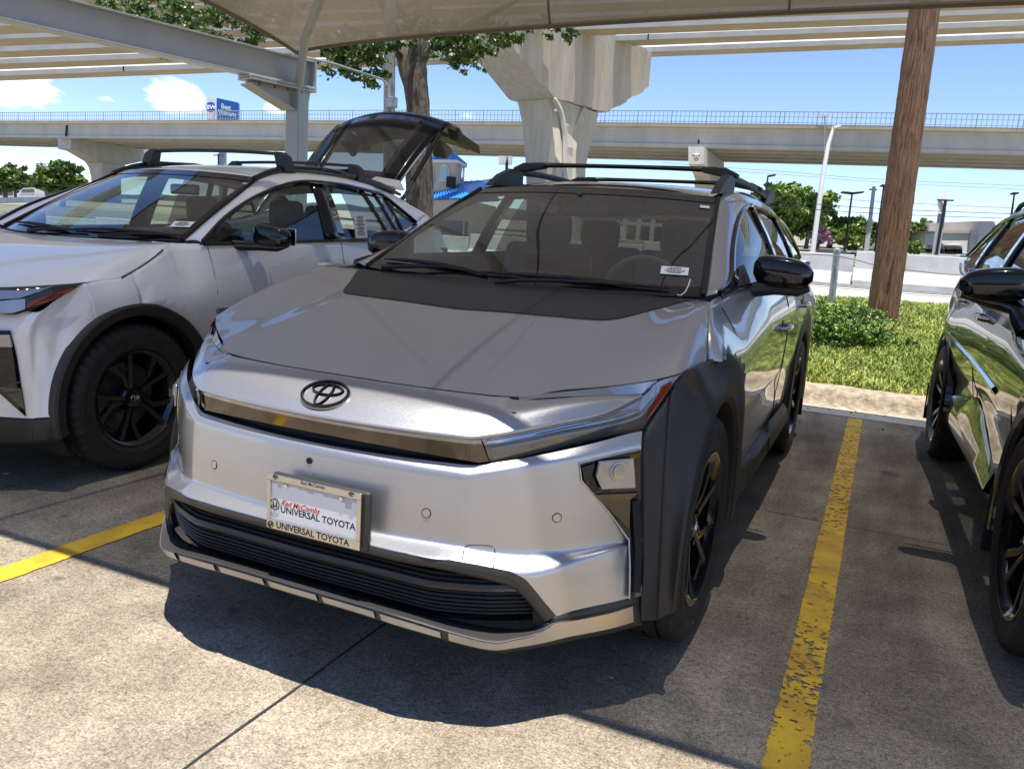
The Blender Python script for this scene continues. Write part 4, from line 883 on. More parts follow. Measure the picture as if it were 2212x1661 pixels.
    ad=N('ShaderNodeMath'); ad.operation='ADD'; L(noise(220,4,.7),ad.inputs[0]); L(noise(45,4,.6),ad.inputs[1]); L(ad.outputs[0],b.inputs['Height']); L(b.outputs[0],p.inputs['Normal'])
    return m
M['lot']=ground_mat()
def paint_mat(name,thr,soft=.03,cx=0,sc=26):
    m=bpy.data.materials.new(name); m.use_nodes=True; t=m.node_tree; p=t.nodes['Principled BSDF']; N=t.nodes.new; L=t.links.new; o=t.nodes['Material Output']
    co=N('ShaderNodeTexCoord').outputs['Object']
    n=N('ShaderNodeTexNoise'); n.inputs['Scale'].default_value=sc; n.inputs['Detail'].default_value=9; n.inputs['Roughness'].default_value=.74; n.inputs['Distortion'].default_value=.0; L(co,n.inputs['Vector'])
    big=N('ShaderNodeTexNoise'); big.inputs['Scale'].default_value=1.8; big.inputs['Detail'].default_value=3; L(co,big.inputs['Vector'])
    s=N('ShaderNodeMath'); s.operation='MULTIPLY_ADD'; L(big.outputs['Fac'],s.inputs[0]); s.inputs[1].default_value=.30; L(n.outputs['Fac'],s.inputs[2])
    sx_=N('ShaderNodeSeparateXYZ'); L(co,sx_.inputs[0]); e1=N('ShaderNodeMath'); e1.operation='SUBTRACT'; L(sx_.outputs['X'],e1.inputs[0]); e1.inputs[1].default_value=cx; e2=N('ShaderNodeMath'); e2.operation='ABSOLUTE'; L(e1.outputs[0],e2.inputs[0])
    e3=N('ShaderNodeMapRange'); L(e2.outputs[0],e3.inputs['Value']); e3.inputs['From Min'].default_value=.050; e3.inputs['From Max'].default_value=.062; e3.inputs['To Max'].default_value=.35; e4=N('ShaderNodeMath'); e4.operation='ADD'; L(s.outputs[0],e4.inputs[0]); L(e3.outputs[0],e4.inputs[1])
    r=N('ShaderNodeMapRange'); L(e4.outputs[0],r.inputs['Value']); r.inputs['From Min'].default_value=thr; r.inputs['From Max'].default_value=thr+soft
    r.clamp=True
    tr=N('ShaderNodeBsdfTransparent'); mx=N('ShaderNodeMixShader'); L(r.outputs[0],mx.inputs[0]); L(p.outputs[0],mx.inputs[1]); L(tr.outputs[0],mx.inputs[2]); L(mx.outputs[0],o.inputs[0])
    cr_=N('ShaderNodeValToRGB'); n2=N('ShaderNodeTexNoise'); n2.inputs['Scale'].default_value=7; n2.inputs['Detail'].default_value=7; L(co,n2.inputs['Vector']); L(n2.outputs['Fac'],cr_.inputs[0])
    cr_.color_ramp.elements[0].position=.3; cr_.color_ramp.elements[0].color=(.50,.28,.030,1); cr_.color_ramp.elements[1].position=.6; cr_.color_ramp.elements[1].color=(.78,.48,.030,1)
    L(cr_.outputs[0],p.inputs['Base Color']); p.inputs['Roughness'].default_value=.6
    b=N('ShaderNodeBump'); b.inputs['Strength'].default_value=.5; b.inputs['Distance'].default_value=.003; L(n.outputs['Fac'],b.inputs['Height']); L(b.outputs[0],p.inputs['Normal'])
    return m
M['paint_l']=paint_mat('yellow_paint',.83,.03,-1.273,22); M['paint_r']=paint_mat('worn_yellow_paint',.705,.025,1.273,34); M['paint_o']=paint_mat('faded_yellow_paint',.80,.03,3.82,22)
def sheet(name,x0,x1,y0,y1,z,m,nx=2,ny=2,wob=0,kind='structure'):
    G=[[(x+(wob*rng.normal() if 0 else 0),y,z) for x in np.linspace(x0,x1,nx)] for y in np.linspace(y0,y1,ny)]
    return MB().grid(G,out=(0,0,1)).build(name,m,None,smooth=False,kind=kind,local=True)
sheet('parking_lot',-14,14,-14,5.62,0,'lot')
for i,(x,m_) in enumerate(((1.273,'paint_r'),(-1.273,'paint_l'),(3.82,'paint_o'),(-3.82,'paint_o'))):
    o=sheet('yellow_bay_line',x-.060,x+.060,-.9,5.25,.004,m_)
# construction joints: recessed dark strips
M['joint']=mat('joint_filler',(.035,.034,.032),.9,noise=.4,nscale=30)
jt=MB()
def joint(x0,y0,x1,y1,w=.007):
    n=60; d=np.array([x1-x0,y1-y0]); d/=np.linalg.norm(d); nn=np.array([-d[1],d[0]]); r_=[]
    for i in range(n+1):
        t=i/n; o=.0018*math.sin(i*1.7)+.0015*math.sin(i*.61); p=np.array([x0+(x1-x0)*t,y0+(y1-y0)*t])+nn*o; ww=w*(.8+.4*abs(math.sin(i*2.3)))
        r_.append([(*(p-nn*ww/2),.003),(*(p+nn*ww/2),.003)])
    return r_
jt.grid(joint(.040,-4,.005,5.6),out=(0,0,1)); jt.build('pavement_joint','joint',None,smooth=False,kind='structure')
jt=MB(); jt.grid(joint(-6,2.42,6,2.42,.004),out=(0,0,1)); jt.build('pavement_joint','joint',None,smooth=False,kind='structure')
# kerb: rounded, pitted, cracked
M['kerb']=mat('kerb_concrete',(.50,.42,.32),.92,alt=(.25,.20,.14),nscale=16,bump=.9,bscale=40)
kr=[]
for x in np.linspace(-14,14,400):
    j=.006*math.sin(x*7.3)+.005*math.sin(x*17.1+1)+.004*rng.normal()
    kr.append([(x,5.60,.0),(x,5.63,.004),(x,5.72+j*.5,.012+j*.2),(x,5.74+j,.085),(x,5.775+j,.128+j*.4),(x,5.84,.150+j*.5),(x,5.94,.152+j*.4),(x,6.0,.13),(x,6.0,.0)])
MB().grid(kr,out=(0,5.9,-3,1)).build('kerb','kerb',None,ang=80,kind='structure')
sheet('gutter_strip',-14,14,5.30,5.64,.0035,mat('gutter_concrete',(.42,.38,.32),.9,alt=(.52,.48,.42),nscale=3,bump=.3,bscale=60))
# verge: earth under the grass, rising to the road
def vz(x,y):
    b=np.interp(y,[5.9,6.6,8,9.6,11.0,12.0],[.13,.20,.36,.54,.62,.64]); return b+.03*math.sin(x*1.3+y*.9)*min(1,(y-5.9)/2)
M['soil']=mat('verge_soil',(.17,.12,.07),.95,alt=(.15,.19,.05),nscale=4,bump=.6,bscale=25)
MB().grid([[(x,y,vz(x,y)) for x in np.linspace(-16,16,100)] for y in np.linspace(5.95,12.0,40)],out=(0,0,1)).build('verge_soil','soil',None,kind='structure',local=True)
# frontage road and its far shoulder
M['road']=mat('road_concrete',(.47,.46,.43),.9,noise=.08,nscale=2,bump=.2,bscale=50)
RDZ=.66
MB().grid([[(x,y,z) for x in np.linspace(-60,60,20)] for y,z in ((11.9,RDZ-.05),(11.95,RDZ),(12.25,RDZ),(12.26,RDZ-.10),(12.3,RDZ-.10),(16.8,RDZ+.02),(17.5,RDZ+.03))],out=(0,0,1)).build('road','road',None,smooth=False,kind='structure')
sheet('road_edge_line',-60,60,15.55,15.72,RDZ+.035,'paper')
sheet('shoulder_strip',-60,60,16.1,16.7,RDZ+.04,mat('shoulder_asphalt',(.14,.135,.13),.9,noise=.2,nscale=5))
# ---- canopy fabric
def fab_mat():
    m=bpy.data.materials.new('shade_fabric'); m.use_nodes=True; t=m.node_tree; t.nodes.clear(); N=t.nodes.new; L=t.links.new
    o=N('ShaderNodeOutputMaterial'); d=N('ShaderNodeBsdfDiffuse'); tl=N('ShaderNodeBsdfTranslucent'); tp=N('ShaderNodeBsdfTransparent')
    co=N('ShaderNodeTexCoord').outputs['Object']
    n=N('ShaderNodeTexNoise'); n.inputs['Scale'].default_value=120; n.inputs['Detail'].default_value=3; q=N('ShaderNodeMapping'); q.inputs['Scale'].default_value=(1,.35,1); L(co,q.inputs[0]); L(q.outputs[0],n.inputs['Vector'])
    n2=N('ShaderNodeTexNoise'); n2.inputs['Scale'].default_value=1.5; n2.inputs['Detail'].default_value=5; L(co,n2.inputs['Vector'])
    ad=N('ShaderNodeMath'); ad.operation='MULTIPLY_ADD'; L(n2.outputs['Fac'],ad.inputs[0]); ad.inputs[1].default_value=.5; L(n.outputs['Fac'],ad.inputs[2])
    r=N('ShaderNodeValToRGB'); L(ad.outputs[0],r.inputs[0]); r.color_ramp.elements[0].position=.45; r.color_ramp.elements[0].color=(.21,.18,.14,1); r.color_ramp.elements[1].position=1.0; r.color_ramp.elements[1].color=(.33,.295,.24,1)
    L(r.outputs[0],d.inputs[0]); r2=N('ShaderNodeMix'); r2.data_type='RGBA'; r2.blend_type='MULTIPLY'; r2.inputs['Factor'].default_value=1; L(r.outputs[0],r2.inputs['A']); r2.inputs['B'].default_value=(.52,.48,.42,1); L(r2.outputs['Result'],tl.inputs[0])
    a=N('ShaderNodeMixShader'); a.inputs[0].default_value=.5; L(d.outputs[0],a.inputs[1]); L(tl.outputs[0],a.inputs[2])
    b=N('ShaderNodeMixShader'); b.inputs[0].default_value=.13; L(a.outputs[0],b.inputs[1]); L(tp.outputs[0],b.inputs[2]); L(b.outputs[0],o.inputs[0]); return m
M['fabric']=fab_mat()
CX0,CX1,CY0,CY1,CZ=-4.60,5.4,-.02,5.60,3.0
PKX,PKY,PKZ=.4,2.8,4.6
def fabz(u,v):
    """hip-shaped sail: u,v in 0..1; edges bow inwards between the corner posts"""
    sx=4*u*(1-u); sy=4*v*(1-v)
    y0=CY0+.02*sx; y1=CY1-.36*sx**.8; x0=CX0+.30*sy; x1=CX1-.30*sy
    x=x0+(x1-x0)*u; y=y0+(y1-y0)*v
    cx=1-abs(2*u-1); cy=1-abs(2*v-1); m_=min(cx,cy); 
    cx=min(1,cx*1.55); z=CZ+.070*sx**.35+(PKZ-CZ)*((cx*cy)**.62)*.92+.12*sy*(1-sx)
    return (x,y,z)
us=np.linspace(0,1,65); vs=np.linspace(0,1,49)
CN=empty('shade_canopy',(.4,2.8,0),'tan mesh fabric shade canopy stretched above the parked cars','canopy')
FAB=MB().grid([[fabz(u,v) for v in vs] for u in us],out=(0,0,1)).build('fabric','fabric',CN,ang=80)
hem=MB()
M['hem']=mat('canopy_hem',(.16,.13,.095),.85)
for seq in ([fabz(u,0) for u in us],[fabz(u,1) for u in us],[fabz(0,v) for v in vs],[fabz(1,v) for v in vs]): hem.tube(seq,.022,6)
hem.build('hem','hem',FAB)
sm=MB()
for uu in (.30,.5,.70): sm.tube([np.array(fabz(uu,v))-np.array([0,0,.004]) for v in vs],.010,5)
sm.build('seam','hem',FAB)
# rafters from the corner posts to the peak
for u0,v0 in ((0,1),(1,1),(0,0),(1,0)):
    p=[np.array(fabz(u0+((.5-u0)*.645)*t,v0+(.5-v0)*t))-np.array([0,0,.07+.02*math.sin(t*3.1)]) for t in np.linspace(0.0,1,12)]
    p[0]=np.array([CX0 if u0==0 else CX1,CY0 if v0==0 else CY1,CZ-.45])
    MB().tube(p,.045,10).build('rafter','steelp',CN)
# ---- canopy post with its bracket and side arm
def post(x,y,lab,loc_vis=True):
    P=empty('canopy_post',(x,y,0),lab,'post','posts holding up the shade canopy')
    MB().box((x,y,1.32),(.175,.175,2.64)).build('column','steelp',P,bevel=.012)
    return P
PO=post(CX0,CY1,'grey square steel post with a bolted bracket, rising behind the white car')
armd=ray(2508,641); armd=np.array([-armd[0],-armd[1],0]); armd/=np.linalg.norm(armd); side=np.array([-armd[1],armd[0],0]); K0=np.array([CX0,CY1,0])
def pt(a,z,s=0): return K0+armd*a+side*s+np.array([0,0,z])
br=MB()
br.prism([pt(-.16,2.62,-.011),pt(.62,2.62,-.011),pt(.62,2.58,-.011),pt(.12,2.40,-.011),pt(-.12,2.40,-.011)],side*.022)
br.prism([pt(.12,2.40,-.10),pt(.62,2.575,-.10),pt(.62,2.59,-.10),pt(.10,2.42,-.10)],side*.20)
br.prism([pt(-.16,2.62,-.12),pt(.64,2.62,-.12),pt(.64,2.64,-.12),pt(-.16,2.64,-.12)],side*.24)
br.prism([pt(-.16,2.645,-.12),pt(.64,2.645,-.12),pt(.64,2.665,-.12),pt(-.16,2.665,-.12)],side*.24)
br.build('bracket','steelp',PO,smooth=False,bevel=.003)
for a_ in (.02,.18,.34,.52):
    for s_ in (-.085,.085): MB().lathe([(2.585,.0),(2.585,.016),(2.61,.016),(2.615,.012)],6,'z',c=tuple(pt(a_,0,s_))).build('bolt','rust',PO,smooth=False)
zb=2.665; be=MB()
L_=9.0
be.prism([pt(-.16,zb,-.085),pt(L_,zb,-.085),pt(L_,zb+.016,-.085),pt(-.16,zb+.016,-.085)],side*.17)
be.prism([pt(-.16,zb+.264,-.085),pt(L_,zb+.264,-.085),pt(L_,zb+.28,-.085),pt(-.16,zb+.28,-.085)],side*.17)
be.prism([pt(-.16,zb+.016,-.006),pt(L_,zb+.016,-.006),pt(L_,zb+.264,-.006),pt(-.16,zb+.264,-.006)],side*.012)
be.prism([pt(-.17,zb+.0,-.10),pt(-.155,zb,-.10),pt(-.155,zb+.28,-.10),pt(-.17,zb+.28,-.10)],side*.20)
be.build('support_arm','steelp',PO,smooth=False,bevel=.002)
jb=MB().box(pt(-.02,2.80,-.13),(.10,.09,.14)).build('junction_box','steelp',PO,bevel=.006)
p0=pt(-.02,2.87,-.13); MB().tube([p0,p0+[.01,0,.12],p0+[.03,-.02,.30],p0+[.12,-.10,.50],p0+[.20,-.16,.80],p0+[.3,-.25,1.0]],.012,8).build('conduit','galv',jb)
p1=pt(.42,2.70,-.10); MB().tube([pt(.10,2.80,-.13),pt(.22,2.79,-.12),pt(.32,2.73,-.1),p1],.012,8).build('conduit','galv',jb)
cdt=[pt(-.1,2.95,-.12),pt(-.18,3.0,-.1),far(720,138,9.0),far(826,172,9.35),far(840,188,9.4),far(841,212,9.4)]
MB().tube(cdt,.014,8).build('conduit','galv',jb)
PO2=post(CX1,CY1,'grey square steel post at the far right corner of the canopy'); PO3=post(CX0,CY0-.0,'grey square steel post at the near left corner of the canopy'); PO4=post(CX1+.0,CY0,'grey square steel post at the near right corner of the canopy')
# ================================================================ WHITE CAR (left)
LC=-2.80
LCAR=empty('parked_car',(LC,2.4,0),'white electric crossover with its tailgate raised, parked left of the silver car','car','cars parked under the shade canopy')
def lp(u,v): return u*.4509,288+v*.4509
yL=pr([(0,.28),(.4,.36),(.65,.48),(.81,.64),(.90,.80),(.935,.93)])
def Lq(u,v,off=0):
    if u>140: return at(*lp(u,v),'x',float(np.interp(u,[140,175,200,270,330,400,430],[-1.969,-1.950,-1.940,-1.922,-1.908,-1.902,-1.898]))-off*.25)
    y=.6+off
    for _ in range(50):
        p=at(*lp(u,v),'y',y); y=.5*y+.5*(yL(p[0]-LC)+off)
    return at(*lp(u,v),'y',y)
def mirL(G):
    G=np.array(G,float).copy(); G[...,0]=2*LC-G[...,0]; return G
def full(G):                                # rows of points from the centre outwards -> both sides
    G=np.array(G); X=mirL(G)[:,::-1]; return np.concatenate([X[:,:-1],G],1)
def both(rows,n,name,m,out,r=None,k=4,**kw):
    G=loft(rows,n,r=r,m=k); o=[]
    for s in (0,1): o.append(MB().grid(mirL(G) if s else G,out=out).build(name,m,LCAR,**kw))
    return o
q3=lambda *a: np.array(a,float)
OL=(LC,3,.6,1)
# bonnet
hf=[q3(LC,.46,.862),q3(-2.5,.55,.870),q3(-2.2,.72,.886),q3(-2.0,.87,.912),q3(-1.932,.945,.926),q3(-1.903,1.10,.945)]
hr=[q3(LC,1.43,1.092),q3(-2.5,1.46,1.096),q3(-2.3,1.53,1.10),q3(-2.12,1.61,1.102),q3(-2.02,1.50,1.104),q3(-1.945,1.38,1.075)]
rows=[[a*(1-t)+b*t+q3(0,0,k*4*t*(1-t)) for a,b,k in zip(hf,hr,(.03,.032,.045,.055,.030,-.012))] for t in np.linspace(0,1,6)]
HL=loft(rows,6,m=5)[:,-1]; G=full(loft(rows,6,m=5)); G=np.concatenate([G[:1]+q3(0,.004,-.012),G]); MB().grid(G,out=(0,1,0,1)).build('bonnet','white',LCAR,solid=.006,ang=50)
# bumper face
C0=lambda y,z: q3(LC,y,z)
cir=lambda a,x=-1.862: q3(x,1.165-.447*math.cos(math.radians(a)),.362+.447*math.sin(math.radians(a)))
CX_=lambda a: -1.851-.025*max(0,(90-a)/30)**1.3 if a>=60 else -1.876
b_top=[C0(.30,.846),q3(-2.45,.39,.852),q3(-2.2,.60,.872),Lq(140,858,.01),Lq(270,795,.01),Lq(400,722,.03),Lq(400,722,.03)*.5+cir(60,-1.876)*.5+q3(.006,-.002,.002),cir(60,-1.876)]
b_mid=[C0(.27,.74),q3(-2.42,.35,.74),q3(-2.18,.50,.74),Lq(88,935,-.01),Lq(170,932),Lq(235,928),Lq(300,925),cir(38,-1.866)]
b_low=[C0(.27,.36),q3(-2.42,.36,.36),q3(-2.18,.49,.355),Lq(130,1365,.0),at(*lp(165,1363),'x',-1.945),at(*lp(200,1361),'x',-1.915),at(*lp(235,1360),'x',-1.885),cir(-3,-1.862)]
bb=loft([[p+q3(0,.02,.0) for p in b_top],b_top,b_mid,[a*.5+b*.5 for a,b in zip(b_mid,b_low)],b_low],6,r=[0,.02,.05,.05,0],m=3)
MB().grid(full(bb),out=OL).build('bumper','white',LCAR,ang=60)
v_top=[p+q3(.0,.004,-.003) for p in b_low]; v_bot=[C0(.33,.20),q3(-2.42,.41,.20),q3(-2.18,.53,.205),Lq(120,1492,.04),at(*lp(165,1488),'x',-1.955),at(*lp(200,1486),'x',-1.925),at(*lp(235,1482),'x',-1.895),cir(-18,-1.874)]
MB().grid(full(loft([v_top,[a*.7+b*.3+q3(0,-.012,0) for a,b in zip(v_top,v_bot)],v_bot],6,r=.02,m=3)),out=OL).build('lower_valance','clad',LCAR,ang=60,solid=.004)
nbA=[p+q3(0,-.012,-.014) for p in hf[:4]]; nbB=[p+q3(0,.012,.002) for p in b_top[:4]]
MB().grid(full(loft([nbA,[(a+b)/2+q3(0,-.02,0) for a,b in zip(nbA,nbB)],nbB],6,m=3)),out=OL).build('light_bar','gloss',LCAR)
gA=[b_mid[i]*.52+b_low[i]*.48+q3(0,-.012,0) for i in range(3)]; gB=[b_mid[i]*.10+b_low[i]*.90+q3(0,-.012,0) for i in range(3)]; gA[2]=gA[1]*.35+gA[2]*.65; gB[2]=gB[1]*.1+gB[2]*.9
LG=MB().grid(full(loft([gA,gB],6,m=3)),out=OL).build('lower_grille','matte',LCAR,solid=.01)
for t in (.25,.5,.75): MB().tube(full(np.array([[a*(1-t)+b*t+q3(0,-.004,0) for a,b in zip(crow(gA,4),crow(gB,4))]]))[0],.006,5).build('grille_slat','clad2',LG)
mb=MB(); emblem(mb,q3(LC,.268,.775),(1,0,0),(0,.25,.97),.135,.092,.075,.006); mb.build('emblem','gloss',LCAR)
# headlight with amber reflector
for s in (0,1):
    k=mirL if s else (lambda g: np.array(g))
    h0=[q3(-2.30,.56,.866),Lq(0,738,.06),Lq(140,735,.05),Lq(270,728,.05),Lq(410,714,.06)]; h1=[q3(-2.30,.52,.84),Lq(0,866,.0),Lq(130,852,.0),Lq(262,792,.0),Lq(385,722,.03)]
    h=MB().grid(k(loft([h0,h1],5,m=4)),out=OL).build('headlight','lensd',LCAR,solid=.004)
    MB().grid(k(loft([[Lq(0,752,.04),Lq(130,750,.035),Lq(262,732,.04)],[Lq(0,795,.01),Lq(90,790,.01),Lq(165,768,.015)]],5,m=2)+q3(.002,-.006,0)),out=OL).build('light_guide','lens',h)
    MB().grid(k(loft([[Lq(0,805,.01),Lq(70,797,.01),Lq(125,792,.012)],[Lq(0,862,-.004),Lq(70,858,-.004),Lq(125,842,-.004)]],5,m=2)+q3(.002,-.006,0)),out=OL).build('lower_lens','lens',h)
    MB().prism(k([at(*lp(128,838),'x',-1.962),at(*lp(142,806),'x',-1.955),at(*lp(255,770),'x',-1.912),at(*lp(378,733),'x',-1.885),at(*lp(330,762),'x',-1.892),at(*lp(225,810),'x',-1.925)]),q3(0,.004,0)).build('reflector','amber',h,smooth=False)
    # fog panel on the corner
    fl=[Lq(-60,945,-.012),Lq(-60,1060,-.012),Lq(-60,1180,-.012),Lq(-20,1230,-.012)]; fr_=[Lq(48,945,-.012),Lq(78,1060,-.012),Lq(100,1200,-.010),Lq(124,1358,-.008)]
    f=MB().grid(k([[a_*(1-t)+b_*t for t in np.linspace(0,1,6)] for a_,b_ in zip(crow(fl,4),crow(fr_,4))]),out=OL).build('fog_lamp_panel','gloss',LCAR,solid=.006)
    MB().prism(k([Lq(-60,965,-.02),Lq(45,965,-.02),Lq(58,1025,-.02),Lq(-60,1025,-.02)]),q3(0,.006,0)).build('fog_lamp','lens',f,smooth=False,bevel=.002)
    for vv in (1195,1240): MB().tube(k([Lq(20,vv+4,-.015),Lq(95,vv-2,-.018)]),.004,5).build('panel_fin','clad2',f)
    MB().prism(k([Lq(-10,1212,-.017),Lq(100,1222,-.017),Lq(116,1325,-.015)]),q3(0,.004,0)).build('panel_blade','lensd',f,smooth=False)
# body side
LH=(1.165,3.925); LZ=.362
wyt=[.80,.93,1.10,1.24,1.32,1.38,1.50,1.63,2.0,2.8,3.4,3.85,4.1,4.4,4.7]
wzt=[.90,.924,.943,.995,1.035,1.073,1.104,1.107,1.12,1.151,1.19,1.29,1.375,1.26,1.10]
wxt=[-1.95,-1.925,-1.901,-1.919,-1.932,-1.943,-2.018,-1.935,-1.925,-1.90,-1.92,-2.0,-2.06,-2.09,-2.2]
def secL(y):
    wz=np.interp(y,wyt,wzt); wx=np.interp(y,wyt,wxt); t=-np.interp(y,[.7,.93,1.1,3.9,4.4,4.7],[.11,.02,0,0,.06,.25])
    dent=.022*math.exp(-((y-2.5)/.7)**2); fl=.010*sum(math.exp(-((y-h)/.45)**2) for h in LH)
    return [q3(-1.905+t,y,.26),q3(-1.870+t-dent*.3,y,.42),q3(-1.862+t-dent,y,.58),q3(-1.857+t+fl-dent*.4,y,.70),q3(-1.860+t+fl,y,.79+.35*(wz-.95)),q3(.5*wx-.5*1.862+t*.5+.012,y,.56*wz+.44*.80),q3(wx,y,wz)]
SG2=loft([secL(y) for y in np.linspace(1.165,4.62,64)],4,m=1)
for s in (0,1):
    k=mirL if s else (lambda g: np.array(g,float)); sg=-1 if s else 1
    bm=MB(); bm.grid(k(SG2),out=(LC,3,.8,1)); trim_holes(bm,[(h,LZ) for h in LH],.447,lambda c: c[1]<1.165)
    BS=bm.build('body_side','white',LCAR,ang=60,solid=.006)
    # wing between bonnet edge and wheel opening
    w0=[Lq(400,722,.03),Lq(400,722,.03)*.6+q3(-1.912,1.03,.934)*.4,Lq(400,722,.03)*.3+q3(-1.912,1.03,.934)*.7,q3(-1.912,1.03,.934),q3(-1.902,1.10,.942),q3(-1.905,1.165,.966)]
    w1=[cir(a_,CX_(a_)) for a_ in (60,66,72,78,84,90)]
    wm=[(a+b)/2+q3(.010,0,.004) for a,b in zip(w0,w1)]
    S1=secL(1.165); w0[-1]=S1[-1]; w1[-1]=q3(np.interp(.809,[p[2] for p in S1],[p[0] for p in S1]),1.165,.809); wm[-1]=q3(np.interp(.888,[p[2] for p in S1],[p[0] for p in S1]),1.165,.888)
    MB().grid(k(loft([w0,wm,w1],5,m=5)),out=OL).build('front_wing','white',LCAR,solid=.004,ang=60)
    for hy in LH:
        rw=[]
        for a in np.radians(np.linspace(-14,194,60)):
            ca,sa=math.cos(a),math.sin(a); rw.append([(x_,hy-r_*ca,LZ+r_*sa) for r_,x_ in ((.405,-1.99),(.402,-1.862),(.412,-1.848),(.452,-1.843),(.462,-1.850),(.465,-1.89))])
        MB().grid(k(rw),out=(LC,hy,LZ,1)).build('wheel_arch_trim','clad',LCAR,ang=35)
        MB().grid(k([[(x,hy-.435*math.cos(t),LZ+.435*math.sin(t)) for x in (-1.87,-2.25)] for t in np.linspace(-.5,math.pi+.5,24)])).build('wheel_well','matte',LCAR)
        MB().box(k(q3(-2.25,hy,.52)),(.01,.9,.6)).build('wheel_well_wall','matte',LCAR)
    wx_=k(q3(-1.985,0,0))[0]
    make_wheel(LCAR,(wx_,LH[0],LZ),1 if not s else -1,R=.362,rr=.235,style=0,rot=.62,letters=(s==0)); make_wheel(LCAR,(wx_,LH[1],LZ),1 if not s else -1,R=.362,rr=.235,style=0,rot=.2,letters=False)
    def onL(y,z):
        S_=secL(y); return q3(np.interp(z,[p[2] for p in S_],[p[0] for p in S_])+.0008,y,z)
    def ln(pts,nm='door_seam',r=.0022): MB().tube(k(pts),r,5).build(nm,'matte',BS)
    ln([onL(1.66,z) for z in (1.10,1.03,.95,.86,.75,.6,.45,.3)]); ln([onL(2.78,z) for z in (1.14,1.0,.86,.7,.5,.32)]); ln([onL(3.55-.35*max(0,.9-z),z) for z in (1.2,1.05,.9,.8,.7)])
    ln([p+q3(.003,0,.001) for p in HL],'bonnet_seam',.0028)
    x=onL(2.62,1.0)[0]
    hd=MB().tube(k([(x-.004,2.53,.995),(x+.022,2.545,.997),(x+.036,2.62,1.0),(x+.032,2.70,1.004),(x-.004,2.735,1.006)]),[.012,.015,.016,.015,.010],8).build('door_handle','white',LCAR)
    MB().lathe([(.0,.0001),(.004,.034),(.0045,.038),(.0,.041)],24,'x',c=tuple(k(q3(x-.003,2.60,1.0)))).build('handle_cup','white',hd)
    # rocker
    rk=[[(-2.0,y,.20),(-1.88,y,.205),(-1.862,y,.25),(-1.866,y,.33),(-1.885,y,.355)] for y in np.linspace(1.58,3.5,16)]
    MB().grid(k(rk),out=(LC,2.4,.3,1)).build('rocker_cladding','clad',LCAR,ang=40)
    # glasshouse
    ty=[1.64,1.85,2.11,2.35,2.61,3.0,3.30,3.53,3.72,3.86]
    B_=[(-1.938,1.108),(-1.935,1.114),(-1.932,1.122),(-1.925,1.132),(-1.915,1.143),(-1.905,1.162),(-1.912,1.182),(-1.93,1.205),(-1.965,1.245),(-1.998,1.29)]
    T_=[(-1.945,1.116),(-1.995,1.245),(-2.05,1.358),(-2.066,1.442),(-2.08,1.50),(-2.095,1.515),(-2.10,1.502),(-2.10,1.480),(-2.075,1.40),(-2.005,1.305)]
    E_=[(-2.08,1.116),(-2.118,1.235),(-2.160,1.375),(-2.20,1.500),(-2.215,1.563),(-2.215,1.583),(-2.212,1.578),(-2.205,1.558),(-2.19,1.525),(-2.17,1.49)]
    bl=[q3(a,y,b) for (a,b),y in zip(B_,ty)]; dt=[q3(a,y,b) for (a,b),y in zip(T_,ty)]; re_=[q3(a,y,b) for (a,b),y in zip(E_,ty)]
    gm=[(a+b)/2+q3(.012,0,0) for a,b in zip(bl,dt)]
    i_=q3(-.012,0,0); GL=loft([[p+i_ for p in bl],[p+i_ for p in gm],[p+i_ for p in dt]],5,m=4)
    MB().grid(k(GL[:,:26]),out=OL).build('door_glass','sideg',LCAR); RG=MB().grid(k(GL[:,25:]),out=OL).build('rear_door_glass','priv',LCAR)
    mid=[(a+b)/2+q3(.014,0,.010) for a,b in zip(dt,re_)]
    MB().grid(k(loft([dt,mid,re_],5,m=3)),out=OL).build('pillar_frame','white',LCAR,solid=.004,ang=60)
    MB().tube(k([p+q3(.006,0,.004) for p in crow(dt,4)]),.013,6).build('window_trim','gloss',LCAR); MB().tube(k([p+q3(.004,0,0) for p in crow(bl,4)]),.012,6).build('belt_trim','gloss',LCAR)
    MB().hull([k(q3(*a)) for a in ((-1.930,1.60,1.10),(-1.93,1.95,1.118),(-1.955,1.93,1.19),(-1.96,1.80,1.20),(-1.925,1.7,1.112),(-1.96,1.93,1.12))]).build('mirror_sail','gloss',LCAR,smooth=False)
    def pilL(y0,y1,y0t,y1t,name,m='gloss',off=.002):
        GG=loft([bl,gm,dt],5,m=4); c=[]
        for a,b in ((y0,y0t),(y1,y1t)):
            col=[]
            for t in np.linspace(0,1,7):
                y=a*(1-t)+b*t; i=np.interp(y,ty,np.arange(len(ty)))*5; j=min(int(i),GG.shape[1]-2); f=i-j; r_=t*(GG.shape[0]-1); q=min(int(r_),GG.shape[0]-2); g=r_-q
                col.append((GG[q,j]*(1-f)+GG[q,j+1]*f)*(1-g)+(GG[q+1,j]*(1-f)+GG[q+1,j+1]*f)*g+q3(off,0,0))
            c.append(col)
        MB().grid(k(c),out=OL).build(name,m,LCAR,solid=.012)
    pilL(2.66,2.84,2.70,2.86,'door_pillar'); pilL(3.36,3.41,3.24,3.29,'rear_pillar_bar'); pilL(3.50,3.54,3.40,3.44,'rear_pillar_bar')
    pilL(3.60,3.62,3.55,3.57,'rear_pillar_bar')
    # A-pillar black edge by the windscreen, roof strip, rail feet
    MB().tube(k([p+q3(.004,-.008,.004) for p in crow(re_[:4],5)]),.010,6).build('windscreen_seal','matte',LCAR)
